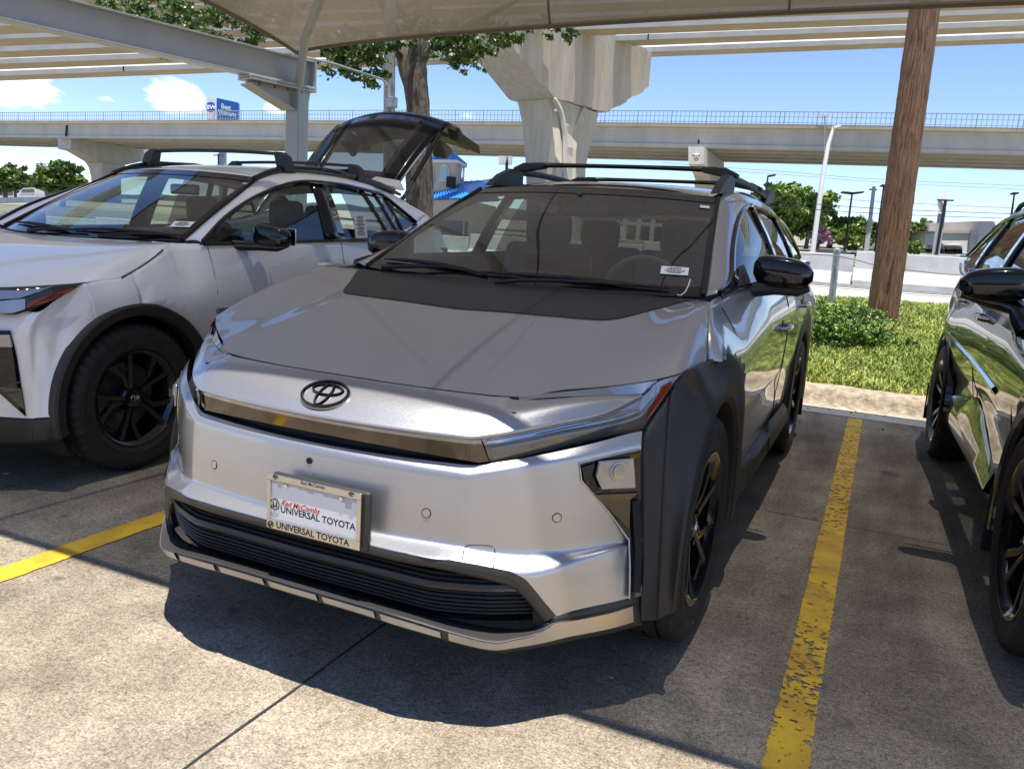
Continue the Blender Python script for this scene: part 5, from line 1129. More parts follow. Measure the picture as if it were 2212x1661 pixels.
    RS=MB().tube(k([q3(-2.198,2.30,1.492),q3(-2.205,2.45,1.540),q3(-2.21,2.6,1.578),q3(-2.21,3.0,1.603),q3(-2.205,3.4,1.590),q3(-2.19,3.7,1.552),q3(-2.18,3.9,1.512)]),[.016,.024,.026,.026,.026,.024,.012],8).build('roof_strip','gloss',LCAR)
    for cy,cz in ((2.60,1.585),(3.38,1.590)):
        MB().hull([k(q3(x_,cy+d,z_)) for d in (-.05,.05) for x_,z_ in ((-2.235,cz-.03),(-2.165,cz-.03))]+[k(q3(x_,cy+d,z_)) for d in (-.027,.027) for x_,z_ in ((-2.185,cz+.070),(-2.225,cz+.094),(-2.29,cz+.097))]).build('rail_foot','clad',RS,smooth=False,bevel=.008)
    # mirror
    mr=mirror_shape(None,None,(-1.765,1.985,1.172),.235,.125,.16,1); mr=k(mr)
    MR=MB().grid(mr,cv=True).build('door_mirror','gloss',LCAR,recalc=True)
    MB().tube(k([(-1.955,1.86,1.105),(-1.90,1.90,1.105),(-1.83,1.95,1.108),(-1.74,1.985,1.105),(-1.672,1.995,1.122)]),[.034,.030,.028,.024,.012],10).build('mirror_arm','gloss',MR)
    MB().box(k(q3(-1.765,2.055,1.165)),(.19,.006,.095)).build('mirror_glass','chrome',MR,bevel=.01)
    if not s: sticker(RG,at(771,489,'x',-1.955)+q3(.030,0,0),(-.05,1,.02),(-.15,0,1),.15,.17,14,'window_sticker')
for cy,cz in ((2.60,1.668),(3.38,1.673)):
    MB().grid([[(x,cy+d*.026,cz+.012*(1-((x-LC)/.55)**2)+h) for d,h in ((-1,0),(-.6,.010),(.6,.010),(1,0),(.6,-.010),(-.6,-.010))] for x in np.linspace(LC-.56,LC+.56,21)],cv=True).build('crossbar','clad',LCAR,recalc=True)
# windscreen, roof
wbL=[q3(LC,1.44,1.095),q3(-2.6,1.455,1.097),q3(-2.4,1.49,1.10),q3(-2.22,1.555,1.105),q3(-2.08,1.635,1.112)]; wtL=[q3(LC,2.22,1.520),q3(-2.64,2.225,1.519),q3(-2.48,2.245,1.515),q3(-2.33,2.285,1.508),q3(-2.20,2.35,1.498)]
WL=full(loft([wbL,[(a+b)/2+q3(0,-.012,.018) for a,b in zip(wbL,wtL)],wtL],6,m=6)); WS2=MB().grid(WL,out=(LC,3,.5,1)).build('windscreen','ws',LCAR)
bd=MB(); o_=q3(0,-.0015,.0025)
for a in ((0,2,0,WL.shape[1]),(WL.shape[0]-2,WL.shape[0],0,WL.shape[1]),(0,WL.shape[0],0,2),(0,WL.shape[0],WL.shape[1]-2,WL.shape[1])): bd.grid(WL[a[0]:a[1],a[2]:a[3]]+o_,out=(LC,3,.5,1))
bd.build('windscreen_border','gloss',WS2)
MB().grid(full(loft([[q3(LC,1.43,1.082),q3(-2.5,1.46,1.084),q3(-2.3,1.53,1.086),q3(-2.12,1.60,1.09)],[p+q3(0,.03,-.008) for p in (wbL[0],wbL[1],wbL[2],wbL[3])]],6,m=1)),out=(0,0,1)).build('cowl','matte',LCAR)
def wl(x,t,off=.012):
    j=int(np.argmin(abs(WL[0,:,0]-x))); i=min(t,.999)*(WL.shape[0]-1); kk=int(i); f=i-kk; p=WL[kk,j]*(1-f)+WL[kk+1,j]*f; return q3(x,p[1]-off*.5,p[2]+off*.85)
for a,b in (((-3.05,-2.62),(-3.35,-2.75)),((-2.5,-2.15),(-2.72,-2.12))):
    w_=MB().tube([wl(a[0],.0),wl(a[0]+.1,.02,.02),wl((a[0]+a[1])/2,.04,.02),wl(a[1],.05,.015)],[.013,.010,.008,.006],6).build('wiper','matte',LCAR); MB().tube([wl(b[0],.07),wl((b[0]*2+b[1])/3,.08,.016),wl((b[0]+2*b[1])/3,.07,.016),wl(b[1],.05)],[.004,.010,.011,.005],6).build('wiper_blade','matte',w_)
dpt=at(*lp(878,438),'y',1.78); j=int(np.argmin(abs(WL[0,:,0]-(-2.20))))
def onWL(px,py,off=.005):
    d=ray(px,py); Gf=WL.reshape(-1,3); rel=Gf-CAM; t=rel@d/(d@d); e=np.linalg.norm(rel-np.outer(t,d),axis=1); kk=np.argmin(e); i,j=divmod(kk,WL.shape[1]); i=min(max(i,1),WL.shape[0]-2); j=min(max(j,1),WL.shape[1]-2)
    a=WL[i+1,j]-WL[i-1,j]; b=WL[i,j+1]-WL[i,j-1]; n=np.cross(b,a); n/=np.linalg.norm(n); n=-n if n[1]>0 else n; p=WL[i,j]; tt=((p-CAM)@n)/(d@n); return CAM+d*tt+n*off,b/np.linalg.norm(b),a/np.linalg.norm(a)
p,bx,ax=onWL(*lp(874,440)); sticker(WS2,p,bx,ax,.105,.056,3,big='U63920')
p,bx,ax=onWL(*lp(1182,246)); sticker(WS2,p,bx,ax,.045,.030,1,'small_sticker')
rowsR=[]
for y,zc_ in ((2.225,1.523),(2.5,1.575),(2.9,1.612),(3.3,1.612),(3.7,1.585),(4.0,1.55)):
    ex=np.interp(max(y,2.35),[2.35,2.61,3.0,3.3,3.53,3.86,4.0],[.60,.585,.585,.588,.595,.63,.64]); ez=np.interp(max(y,2.35),[2.35,2.61,3.0,3.3,3.53,3.86,4.0],[1.50,1.563,1.583,1.578,1.558,1.49,1.45])
    rowsR.append([q3(LC+ex*f,y+(.12 if y<2.3 else .03 if y<2.6 else 0)*f*f,zc_-(zc_-ez)*f**2.4) for f in (0,.3,.6,.85,1)])
MB().grid(full(loft(rowsR,4,m=4)),out=(0,0,1)).build('roof','white',LCAR,solid=.01)
# rear quarter and open tailgate
MB().grid(full(loft([[q3(LC,4.66,.78),q3(-2.4,4.64,.78),q3(-2.1,4.55,.79)],[q3(LC,4.74,.55),q3(-2.4,4.70,.55),q3(-2.1,4.6,.55)],[q3(LC,4.70,.3),q3(-2.4,4.66,.3),q3(-2.1,4.55,.3)]],5,m=3)),out=(LC,3,.5,1)).build('rear_bumper','white',LCAR)
for s in (0,1):
    k=mirL if s else (lambda g: np.array(g,float))
    MB().grid(k(loft([[q3(-2.17,3.86,1.49),q3(-2.19,4.05,1.44),q3(-2.20,4.3,1.33),q3(-2.22,4.55,1.05)],[q3(-2.09,3.86,1.40),q3(-2.10,4.1,1.40),q3(-2.12,4.35,1.28),q3(-2.16,4.58,1.04)],[q3(-2.003,3.86,1.295),q3(-2.06,4.1,1.375),q3(-2.09,4.4,1.26),q3(-2.19,4.62,1.10)]],6,m=4)),out=OL).build('rear_quarter','white',LCAR,solid=.01,ang=60)
    MB().tube(k([q3(-2.19,3.98,1.46),q3(-2.24,4.3,1.2),q3(-2.26,4.5,1.0),q3(-2.26,4.6,.8)]),.02,6).build('tailgate_seal','matte',LCAR)
GH=[(3.98,1.575),(4.62,2.150)]                        # hinge line and lower edge of the glass, in section
TG=empty('tailgate',(LC,3.98,1.57)); TG.parent=LCAR; TG.location=Vector((LC,3.98,1.57))-origin(LCAR)
def gate(x,t,d=0):                                    # t=0 hinge, 1 bottom of glass
    y=3.98+(4.66-3.98)*t; z=1.575+(2.165-1.575)*t+.05*math.sin(t*math.pi)*.6; bow=.10*(1-((x-LC)/.6)**2)
    return q3(x,y-.02+.0-bow*(.1+.2*t)+d*.66,z+bow*(.3+.75*t)-.05-d*.75)
xs_=lambda t: np.linspace(-.50-.06*t,.50+.06*t,17)
Gg=np.array([[gate(LC+x,t) for x in xs_(t)] for t in np.linspace(.0,1,11)])
M['priv2']=glass('tailgate_glass',(.26,.26,.24),.20,1.0)
MB().grid(Gg[2:9,3:14],out=(LC,4.9,1.2,1)).build('rear_window','priv2',TG)
fr2=MB()
for a in ((0,3,0,17),(8,11,0,17),(0,11,0,4),(0,11,13,17)): fr2.grid(Gg[a[0]:a[1],a[2]:a[3]]+q3(0,-.001,.002),out=(LC,4.9,1.2,1))
fr2.build('tailgate_frame','gloss',TG,solid=.035)
# top panel of the raised gate (below the glass when shut), lamps and number plate recess facing back
def tl(x,s_,v): 
    a=gate(x,1.0); w=1-((x-LC)/.6)**2
    P=[a,a+q3(0,.10,.045),a+q3(0,.26,.03),a+q3(0,.42,-.06),a+q3(0,.47,-.13)]; return P[v]
MB().grid([[tl(LC+x,0,v) for x in np.linspace(-.57,.57,19)] for v in range(5)],out=(LC,4.4,1.2,1)).build('tailgate_panel','black_paint',TG,solid=.02,ang=50)
for s in (0,1):
    k=mirL if s else (lambda g: np.array(g,float))
    MB().hull([k(q3(*a)) for a in ((-2.25,4.70,2.13),(-2.16,4.74,2.11),(-2.24,5.10,2.06),(-2.14,5.13,2.03),(-2.26,5.20,1.99),(-2.16,5.2,1.96),(-2.27,4.78,2.05),(-2.18,4.8,2.04))]).build('tail_lamp','clad2',TG,bevel=.01)
    MB().hull([k(q3(*a)) for a in ((-2.32,4.55,2.0),(-2.24,4.62,2.02),(-2.32,4.86,2.0),(-2.28,4.92,1.95),(-2.40,4.75,1.88),(-2.30,4.82,1.87))]).build('inner_trim','clad2',TG,bevel=.02)
    MB().tube(k([q3(-2.235,4.02,1.475),q3(-2.24,4.24,1.70)]),.014,8).build('strut_rod','clad',TG); MB().tube(k([q3(-2.24,4.18,1.64),q3(-2.245,4.58,2.06)]),.020,8).build('gas_strut','matte',TG)
    MB().hull([k(q3(*a)) for a in ((-2.48,3.86,1.60),(-2.24,3.90,1.575),(-2.50,4.02,1.655),(-2.26,4.02,1.63),(-2.22,4.04,1.55),(-2.20,3.96,1.545),(-2.5,4.0,1.58))]).build('spoiler','white',TG,bevel=.012)
MB().tube([gate(LC+.05,.2,-.01),gate(LC-.15,.12,-.02),gate(LC-.4,.10,-.01)],[.012,.01,.006],6).build('rear_wiper','matte',TG)
# interior
MB().grid([[(x,y,z) for x in (LC-.78,LC,LC+.78)] for y,z in ((1.46,1.0),(1.60,1.04),(1.95,1.07),(2.15,1.03),(2.2,.5))]).build('dashboard','int',LCAR)
MB().box((LC,3.1,.30),(1.6,2.9,.02)).build('cabin_floor','int',LCAR); MB().box((LC,.98,.5),(1.0,1.1,.55)).build('engine_bay','matte',LCAR); MB().box((LC,2.7,.24),(1.5,3.7,.05)).build('underbody','matte',LCAR)
for s in (1,-1): MB().box((LC+s*.80,3.0,.72),(.03,2.7,.80)).build('door_lining','int',LCAR)
MB().grid([[(LC+x,y,z-.035*(x/.55)**2) for x in (-.5,-.3,0,.3,.5)] for y,z in ((2.36,1.48),(2.6,1.525),(3.2,1.56),(3.95,1.50))]).build('headliner','int',LCAR)
seat(LC+.38,2.5,LCAR); seat(LC-.38,2.5,LCAR); seat(LC,3.35,LCAR,w=1.2)
q=[(LC+.38+.18*math.cos(a),2.13-.05*math.sin(a),1.05+.16*math.sin(a)) for a in np.linspace(0,2*math.pi,33)]; MB().tube(q,.014,8,cap=False).build('steering_wheel','int',LCAR)
MB().box((LC,2.34,1.41),(.24,.03,.065)).build('interior_mirror','gloss',LCAR,bevel=.015)
# ================================================================ BLACK CAR (right)
TH=.0349; RC=empty('parked_car',(2.80,.518,0),'black crossover with bright side strips parked right of the silver car','car','cars parked under the shade canopy',rz=TH)
yR=[.06,.5,.95,1.4,2.0,2.8,3.6,4.2,4.55,4.72]
def secR(y):
    t=np.interp(y,[.06,.3,.6,.95,3.9,4.3,4.6,4.76],[.42,.18,.05,0,0,.03,.12,.34]); wz=np.interp(y,[.06,.9,1.35,1.7,3.0,4.3,4.76],[.86,.98,1.06,1.12,1.15,1.18,1.12]); wx=np.interp(y,[.06,.9,1.35,1.7,3.0,4.3,4.76],[.5,.86,.85,.868,.865,.845,.55])
    d=.020*math.exp(-((y-2.5)/.7)**2); bulge=.012*sum(math.exp(-((y-h)/.4)**2) for h in (.95,3.8))
    return [q3(.87-t,y,.26),q3(.91-t,y,.36),q3(.885-t-d,y,.56),q3(.912-t-d+bulge,y,.70),q3(.922-t+bulge,y,.88),q3(min(.915-t,(.915+wx)/2),y,(.88+wz)/2+.03),q3(wx-min(t,.0),y,wz)]
SR=loft([secR(y) for y in np.linspace(.08,4.76,66)],5,m=1); RH=(.95,3.80); RZ=.375
def lb(mb,name,m,par=None,**kw):
    o=mb.build(name,m,par or RC,local=True,**kw); 
    return o
for s in (1,-1):
    fl=np.array([s,1,1]); bm=MB(); bm.grid(SR*fl,out=(0,2.4,.8,1)); trim_holes(bm,[(h,RZ) for h in RH],.452)
    BS=lb(bm,'body_side','black_paint',ang=60,solid=.006)
    for hy in RH:
        rw=[[(s*x_,hy-r_*math.cos(a),RZ+r_*math.sin(a)) for r_,x_ in ((.412,.80),(.410,.915),(.418,.930),(.452,.934),(.466,.925),(.47,.89))] for a in np.radians(np.linspace(-14,194,54))]
        lb(MB().grid(rw,out=(0,hy,RZ,1)),'wheel_arch_trim','black_paint',ang=35); lb(MB().grid([[(s*x,hy-.44*math.cos(t),RZ+.44*math.sin(t)) for x in (.90,.55)] for t in np.linspace(-.5,math.pi+.5,24)]),'wheel_well','matte'); lb(MB().box((s*.55,hy,.55),(.01,.9,.6)),'wheel_well_wall','matte')
        w_=make_wheel(RC,(0,0,0),s,R=.375,rr=.265,style=1,rot=.5,letters=False); w_.location=(s*.815,hy,RZ)
        lb(MB().box((s*.86,hy+.46,.30),(.16,.014,.26)),'mud_flap','matte',bevel=.01)
    def onR(y,z,o=.001):
        S_=secR(y); return q3(s*(np.interp(z,[p[2] for p in S_],[p[0] for p in S_])+o),y,z)
    for pts in ([onR(1.42,z) for z in (1.05,.95,.85,.7,.55,.4,.3)],[onR(2.66,z) for z in (1.13,1.0,.85,.7,.55,.4,.3)],[onR(3.62-.5*max(0,.9-z),z) for z in (1.15,1.0,.9,.8,.7,.62)]): lb(MB().tube(pts,.0024,5),'door_seam','matte',BS)
    for hy,hz in ((2.50,1.005),(3.56,1.045)):
        x=abs(onR(hy,hz)[0]); o=lb(MB().tube([(s*(x-.004),hy-.10,hz-.004),(s*(x+.022),hy-.08,hz-.002),(s*(x+.036),hy,hz),(s*(x+.032),hy+.08,hz+.004),(s*(x-.004),hy+.10,hz+.006)],[.012,.015,.016,.015,.010],8),'door_handle','chrome'); lb(MB().lathe([(.0,.0001),(.004,.036),(.0,.042)],24,'x',c=(s*(x-.003),hy-.01,hz)),'handle_cup','gloss',o)
    # diagonal bright strip across both doors
    sp=[]
    for t in np.linspace(0,1,24):
        y=1.88+(3.72-1.88)*t; z=.735+(.825-.735)*t; h_=.020*(1-.55*t); a=onR(y,z,.016); sp.append([onR(y,z+h_,.002),a+q3(0,0,h_*.4),a-q3(0,0,h_*.4),onR(y,z-h_,.002)])
    lb(MB().grid(sp,out=(0,2.4,.5,1)),'door_strip','chrome',ang=30)
    # wedge moulding above the sill
    wd=[]
    for t in np.linspace(0,1,20):
        y=1.62+(3.20-1.62)*t; zt=np.interp(y,[1.62,2.55,3.2],[.44,.60,.52]); zb_=np.interp(y,[1.62,2.55,3.2],[.36,.42,.50]); wd.append([onR(y,zt,.001),onR(y,zt-.010,.006),onR(y,zb_,.022),onR(y,zb_-.010,.018),onR(y,zb_-.02,.0)])
    lb(MB().grid(wd,out=(0,2.4,.5,1)),'sill_moulding','black_paint',ang=30)
    # glasshouse
    ty=[1.50,1.75,2.05,2.35,2.7,3.1,3.6,4.0,4.3,4.55]
    B_=[(.862,1.10),(.866,1.125),(.867,1.13),(.867,1.14),(.866,1.145),(.864,1.155),(.858,1.17),(.852,1.185),(.84,1.21),(.82,1.26)]
    T_=[(.855,1.12),(.815,1.25),(.76,1.39),(.715,1.49),(.690,1.545),(.680,1.56),(.680,1.555),(.69,1.53),(.72,1.46),(.79,1.32)]
    E_=[(.76,1.14),(.725,1.27),(.685,1.41),(.645,1.53),(.62,1.60),(.61,1.62),(.605,1.62),(.60,1.60),(.59,1.57),(.57,1.51)]
    bl=[q3(a,y,b)*fl for (a,b),y in zip(B_,ty)]; dt=[q3(a,y,b)*fl for (a,b),y in zip(T_,ty)]; re_=[q3(a,y,b)*fl for (a,b),y in zip(E_,ty)]; gm=[(a+b)/2+q3(s*.012,0,0) for a,b in zip(bl,dt)]
    GL=loft([bl,gm,dt],5,m=4); lb(MB().grid(GL[:,:25]-q3(s*.012,0,0),out=(0,3,1,1)),'door_glass','sideg'); lb(MB().grid(GL[:,24:]-q3(s*.012,0,0),out=(0,3,1,1)),'rear_door_glass','priv')
    lb(MB().grid(loft([dt,[(a+b)/2+q3(s*.014,0,.01) for a,b in zip(dt,re_)],re_],5,m=3),out=(0,3,1,1)),'pillar_frame','black_paint',ang=60,solid=.004)
    for j0,j1 in ((20,22),(31,33)): lb(MB().grid(GL[:,j0:j1+1]+q3(s*.002,0,0),out=(0,3,1,1)),'door_pillar','gloss',solid=.01)
    lb(MB().tube([p+q3(s*.004,0,.002) for p in crow(bl,4)],.011,6),'belt_trim','chrome'); lb(MB().tube([p+q3(s*.005,0,.003) for p in crow(dt,4)],.011,6),'window_trim','gloss')
    mr=mirror_shape(None,None,(s*1.005,1.66,1.195),.25,.135,.17,s); MR=lb(MB().grid(mr,cv=True),'door_mirror','gloss',recalc=True)
    lb(MB().tube([(s*.875,1.60,1.02),(s*.90,1.62,1.06),(s*.93,1.64,1.10),(s*1.0,1.66,1.115),(s*1.12,1.67,1.135)],[.05,.045,.030,.026,.012],10),'mirror_arm','black_paint',MR)
    lb(MB().box((s*1.0,1.73,1.19),(.20,.006,.105)),'mirror_glass','chrome',MR,bevel=.01)
    lb(MB().tube([(s*.60,2.5,1.62),(s*.60,2.75,1.665),(s*.595,3.4,1.675),(s*.59,4.1,1.65),(s*.585,4.3,1.60)],.016,8),'roof_rail','matte')
def mf(rows,**k): return loft(rows,5,mirror=True,**k)
lb(MB().grid(mf([[q3(0,.10,.86),q3(.4,.16,.86),q3(.6,.3,.87),q3(.82,.66,.93)],[q3(0,.7,1.0),q3(.4,.72,1.01),q3(.7,.8,1.02),q3(.858,.9,.985)],[q3(0,1.25,1.09),q3(.4,1.3,1.10),q3(.7,1.42,1.10),q3(.85,1.4,1.07)]],m=5),out=(0,0,1)),'bonnet','black_paint')
lb(MB().grid(mf([[q3(0,.10,.86),q3(.3,.13,.86),q3(.5,.22,.87)],[q3(0,.02,.7),q3(.3,.05,.7),q3(.5,.12,.7)],[q3(0,.02,.3),q3(.3,.05,.3),q3(.5,.14,.3)]],m=3),out=(0,2.4,.5,1)),'bumper','black_paint')
lb(MB().grid(mf([[q3(0,1.25,1.09),q3(.4,1.3,1.10),q3(.76,1.5,1.14)],[q3(0,1.7,1.36),q3(.4,1.75,1.36),q3(.70,1.95,1.37)],[q3(0,2.12,1.57),q3(.4,2.16,1.565),q3(.645,2.35,1.53)]],m=4),out=(0,3,.5,1)),'windscreen','ws')
lb(MB().grid(mf([[q3(0,2.12,1.575),q3(.4,2.16,1.57),q3(.645,2.35,1.53)],[q3(0,2.8,1.655),q3(.4,2.8,1.65),q3(.618,2.8,1.605)],[q3(0,3.6,1.665),q3(.4,3.6,1.66),q3(.605,3.6,1.62)],[q3(0,4.5,1.60),q3(.4,4.5,1.59),q3(.575,4.5,1.52)]],m=5),out=(0,0,1)),'roof','black_paint',solid=.01)
lb(MB().grid(mf([[q3(0,4.5,1.60),q3(.4,4.5,1.59),q3(.575,4.5,1.52)],[q3(0,4.78,1.15),q3(.4,4.76,1.15),q3(.6,4.72,1.14)],[q3(0,4.82,.8),q3(.4,4.80,.8),q3(.62,4.74,.8)],[q3(0,4.80,.3),q3(.4,4.78,.3),q3(.6,4.7,.3)]],m=4),out=(0,2.4,.8,1)),'tailgate','black_paint',ang=60)
lb(MB().grid([[(x,y,z) for x in (-.8,0,.8)] for y,z in ((1.35,1.0),(1.9,1.07),(2.0,1.0),(2.0,.5))]),'dashboard','int'); lb(MB().box((0,3.0,.3),(1.6,3.0,.02)),'cabin_floor','int'); lb(MB().box((0,1.0,.55),(1.0,1.2,.55)),'engine_bay','matte'); lb(MB().box((0,2.7,.25),(1.5,3.7,.05)),'underbody','matte')
for x in (-.38,.38):
    sb=lb(MB().box((x,2.45,.66),(.5,.52,.16)),'seat','intg',bevel=.04); lb(MB().box((x,2.75,.98),(.48,.14,.6)),'seat_back','intg',sb,bevel=.04); lb(MB().box((x,2.8,1.36),(.26,.1,.18)),'headrest','intg',sb,bevel=.04)
lb(MB().box((0,3.6,.95),(1.2,.14,.7)),'rear_seat_back','intg',bevel=.05)
# ================================================================ BACKGROUND
def U(v): return np.asarray(v,float)
# ---- terrain beyond the road, with far wooded hills
def tz(x,y): return .74+(y-17)*.022+.0*x+.25*math.sin(x*.05)*min(1,(y-17)/60)
M['concw']=mat('weathered_pier_concrete',(.60,.55,.46),.88,alt=(.50,.45,.37),nscale=1.9,bump=.2,bscale=14,stretch=(1.5,1.5,.22))
M['field']=mat('far_ground',(.33,.30,.24),.95,alt=(.22,.21,.14),nscale=.08)
ys_=[17.6,22,30,45,70,110,170,260,400,600,900,1400]
MB().grid([[(x*(1+y/60),y,tz(x*(1+y/60),y)) for x in np.linspace(-60,60,60)] for y in ys_],out=(0,0,1)).build('terrain','field',None,kind='structure',local=True)
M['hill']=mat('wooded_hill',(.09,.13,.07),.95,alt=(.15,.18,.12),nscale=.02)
M['hill2']=mat('distant_hill',(.16,.20,.22),.95,alt=(.22,.26,.29),nscale=.01)  # haze of distance put into the colour: bluer and paler
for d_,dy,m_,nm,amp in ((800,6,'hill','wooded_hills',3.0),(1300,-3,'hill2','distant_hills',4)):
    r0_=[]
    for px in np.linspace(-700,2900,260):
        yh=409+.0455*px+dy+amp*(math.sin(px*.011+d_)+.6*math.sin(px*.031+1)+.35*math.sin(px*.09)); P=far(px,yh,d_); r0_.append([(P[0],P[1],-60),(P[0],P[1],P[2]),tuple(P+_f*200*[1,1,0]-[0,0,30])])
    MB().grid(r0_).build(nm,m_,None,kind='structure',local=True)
# ---- concrete barrier along the frontage road
BY=17.2
bt0=at(1760,540,'y',BY)[2]; bb0=at(1760,612,'y',BY)[2]; bt1=at(2040,558,'y',BY)[2]; bb1=at(2040,629,'y',BY)[2]
xb0=at(1760,612,'y',BY)[0]; xb1=at(2040,629,'y',BY)[0]
zb_=lambda x: bb0+(bb1-bb0)*(x-xb0)/(xb1-xb0); hb=(bt0-bb0+bt1-bb1)/2
segx=[at(1861-0,545,'y',BY)[0]]; Lb=4.6
jx=at(1849,545,'y',BY)[0]
for k in range(-7,2):
    a=jx+k*Lb+.02; b=jx+(k+1)*Lb-.02; pr_=[(-.30,-.05),(-.30,.08),(-.19,.10+.25*hb),(-.10,.45*hb),(-.075,hb),(.075,hb),(.10,.45*hb),(.30,.08),(.30,-.05)]
    B_o=MB().grid([[(x,BY+p,zb_(x)*.0+zb_((a+b)/2)+q) for p,q in pr_] for x in (a,a+.02,b-.02,b)],out=(0,BY,-5,1)); 
    for x in (a,b): B_o.add([(x,BY+p,zb_((a+b)/2)+q) for p,q in pr_],[tuple(range(9))])
    o=B_o.build('concrete_barrier','barr',None,smooth=False,bevel=.015)
    wh={0:'white concrete barrier block right of the utility pole',-1:'white concrete barrier block between the silver car and the utility pole',1:'white concrete barrier block behind the black car',-2:'white concrete barrier block hidden by the middle and right of the silver car cabin',-3:'white concrete barrier block seen through the left of the silver car windscreen',-4:'white concrete barrier block behind the rear doors of the white car',-5:'white concrete barrier block behind the right half of the white car windscreen',-6:'white concrete barrier block behind the left half of the white car windscreen',-7:'white concrete barrier block at the left edge below the trees'}[k]
    tag(o,wh[:-0] if 0 else wh,'barrier','concrete barrier blocks along the road')
MB().tube([at(1862,573,'y',BY-.3),at(1862,573,'y',BY-.34)],.03,8).build('bolt_hole','dark',o) if False else None
# ---- utility pole
pb=at(1905,690,'y',9.6); pt_=at(2004,-40,'y',9.75); dep=(pb-CAM)@_f; rb=.5*62/FOC*dep; rt=.5*60/FOC*((pt_-CAM)@_f)
pole=empty('utility_pole',(pb[0],pb[1],pb[2]-.1),'brown weathered wooden utility pole standing in the grass','pole')
rows=[]
for i,t in enumerate(np.linspace(-.04,1.35,70)):
    c=pb+(pt_-pb)*t; row=[]
    for k in range(28):
        a=2*math.pi*k/28; r=(rb+(rt-rb)*t)*(1+.035*math.sin(5*a+t*2)+.02*math.sin(11*a+t*9)+.012*rng.normal())
        row.append(c+U([r*math.cos(a),r*math.sin(a),0]))
    rows.append(row)
MB().grid(rows,cv=True).build('pole_shaft','wood',pole,recalc=True,ang=80)
for px,py in ((1890,570),(1944,500),(1896,530)): 
    p=at(px,py,'y',9.42); MB().tube([p,p+U([0,-.06,.0])],.014,6).build('pole_bolt','rust',pole)
# ---- galvanised fence post with a slack cable
fp=at(1795,668,'y',11.0); ft=at(1808,543,'y',11.0)
F=empty('fence_post',tuple(fp),'short galvanised steel fence post left of the wooden utility pole','post')
MB().tube([fp-U([0,0,.1]),ft],.048,14).build('post_pipe','galv',F); MB().lathe([(0,.052),(.03,.05),(.045,.03),(.05,.0)],14,'z',c=tuple(ft)).build('post_cap','galv',F)
cb=[at(px,py,'y',10.93) for px,py in ((1640,545),(1700,549),(1760,550),(1806,553),(1850,562),(1893,573),(1950,582),(2010,589),(2065,594),(2140,597),(2300,600))]
tag(MB().tube(crow(cb,4),.009,6).build('fence_cable','cable',None,local=True),'thin tan slack cable strung past the fence post and utility pole','cable')
# ---- leaves
def leafcloud(pts,size,m,name,parent=None,kind=None,nrm_up=.35,aspect=.5,local=True,seed=1):
    r=np.random.default_rng(seed); n=len(pts); pts=np.asarray(pts)
    d=r.normal(size=(n,3)); d/=np.linalg.norm(d,axis=1)[:,None]; u=r.normal(size=(n,3)); u[:,2]+=nrm_up*3; w_=np.cross(d,u); w_/=np.linalg.norm(w_,axis=1)[:,None]; u=np.cross(w_,d)
    s=(size*(.6+.8*r.random(n)))[:,None]
    a=pts-d*s*.5; b=pts+d*s*.5; mid=pts-d*s*.02; c=mid+w_*s*aspect*.5+u*s*.08; e=mid-w_*s*aspect*.5+u*s*.08
    V=np.stack([a,c,b,e],1).reshape(-1,3); 
    if parent is not None: V=V-np.array(origin(parent))
    me=bpy.data.meshes.new(name); me.vertices.add(len(V)); me.vertices.foreach_set('co',V.astype(np.float32).ravel()); me.loops.add(4*n); me.polygons.add(n)
    me.loops.foreach_set('vertex_index',np.arange(4*n,dtype=np.int32)); me.polygons.foreach_set('loop_start',np.arange(0,4*n,4,dtype=np.int32)); me.polygons.foreach_set('loop_total',np.full(n,4,dtype=np.int32)); me.update(calc_edges=True)
    me.materials.append(M[m]); o=bpy.data.objects.new(name,me); C.objects.link(o); o.parent=parent
    if kind:o['kind']=kind
    return o
def blob(c,r,n,seed,clump=.35,shell=.5):
    """points gathered in clumps inside an ellipsoid"""
    q=np.random.default_rng(seed); nc=max(4,n//45); c=np.asarray(c,float); r=np.asarray(r,float)
    d=q.normal(size=(nc,3)); d/=np.linalg.norm(d,axis=1)[:,None]; cc=d*(q.random(nc)**(1/3*shell))[:,None]
    k=q.integers(0,nc,n); p=cc[k]+q.normal(size=(n,3))*clump*.33*(.5+q.random(nc))[k][:,None]
    return c+p*r
# ---- live oak behind the canopy post
tb=at(905,520,'y',8.4); T=empty('oak_tree',(tb[0],8.4,vz(tb[0],8.4)),'live oak with rough bark and dark glossy leaves behind the raised tailgate','tree')
def P9(px,py,y=8.4): return at(px,py,'y',y)
tr=MB()
def limb(pts,rs,n=14):
    pp=crow(pts,5); rr_=np.interp(np.linspace(0,len(pts)-1,len(pp)),np.arange(len(pts)),rs); rings=[]
    for i,(c,r) in enumerate(zip(pp,rr_)):
        t=pp[min(i+1,len(pp)-1)]-pp[max(i-1,0)]; t/=np.linalg.norm(t); a=np.cross(t,[0,1.,.1]); a/=np.linalg.norm(a); b=np.cross(a,t)
        rings.append([c+r*(1+.05*math.sin(4*q+i*.5)+.03*rng.normal())*(a*math.cos(q)+b*math.sin(q)) for q in np.linspace(0,2*math.pi,n,endpoint=False)])
    tr.grid(rings,cv=True)
limb([np.array([P9(908,500)[0],8.4,vz(tb[0],8.4)-.1]),P9(906,455),P9(906,340),P9(903,240),P9(898,180),P9(900,140),P9(905,90),P9(915,30,8.6),P9(925,-80,8.8)],[.20,.19,.178,.165,.16,.14,.12,.10,.08],22)
limb([P9(896,210),P9(878,165),P9(868,120),P9(862,95),P9(850,60,8.2),P9(820,0,7.9)],[.10,.085,.078,.07,.06,.04])
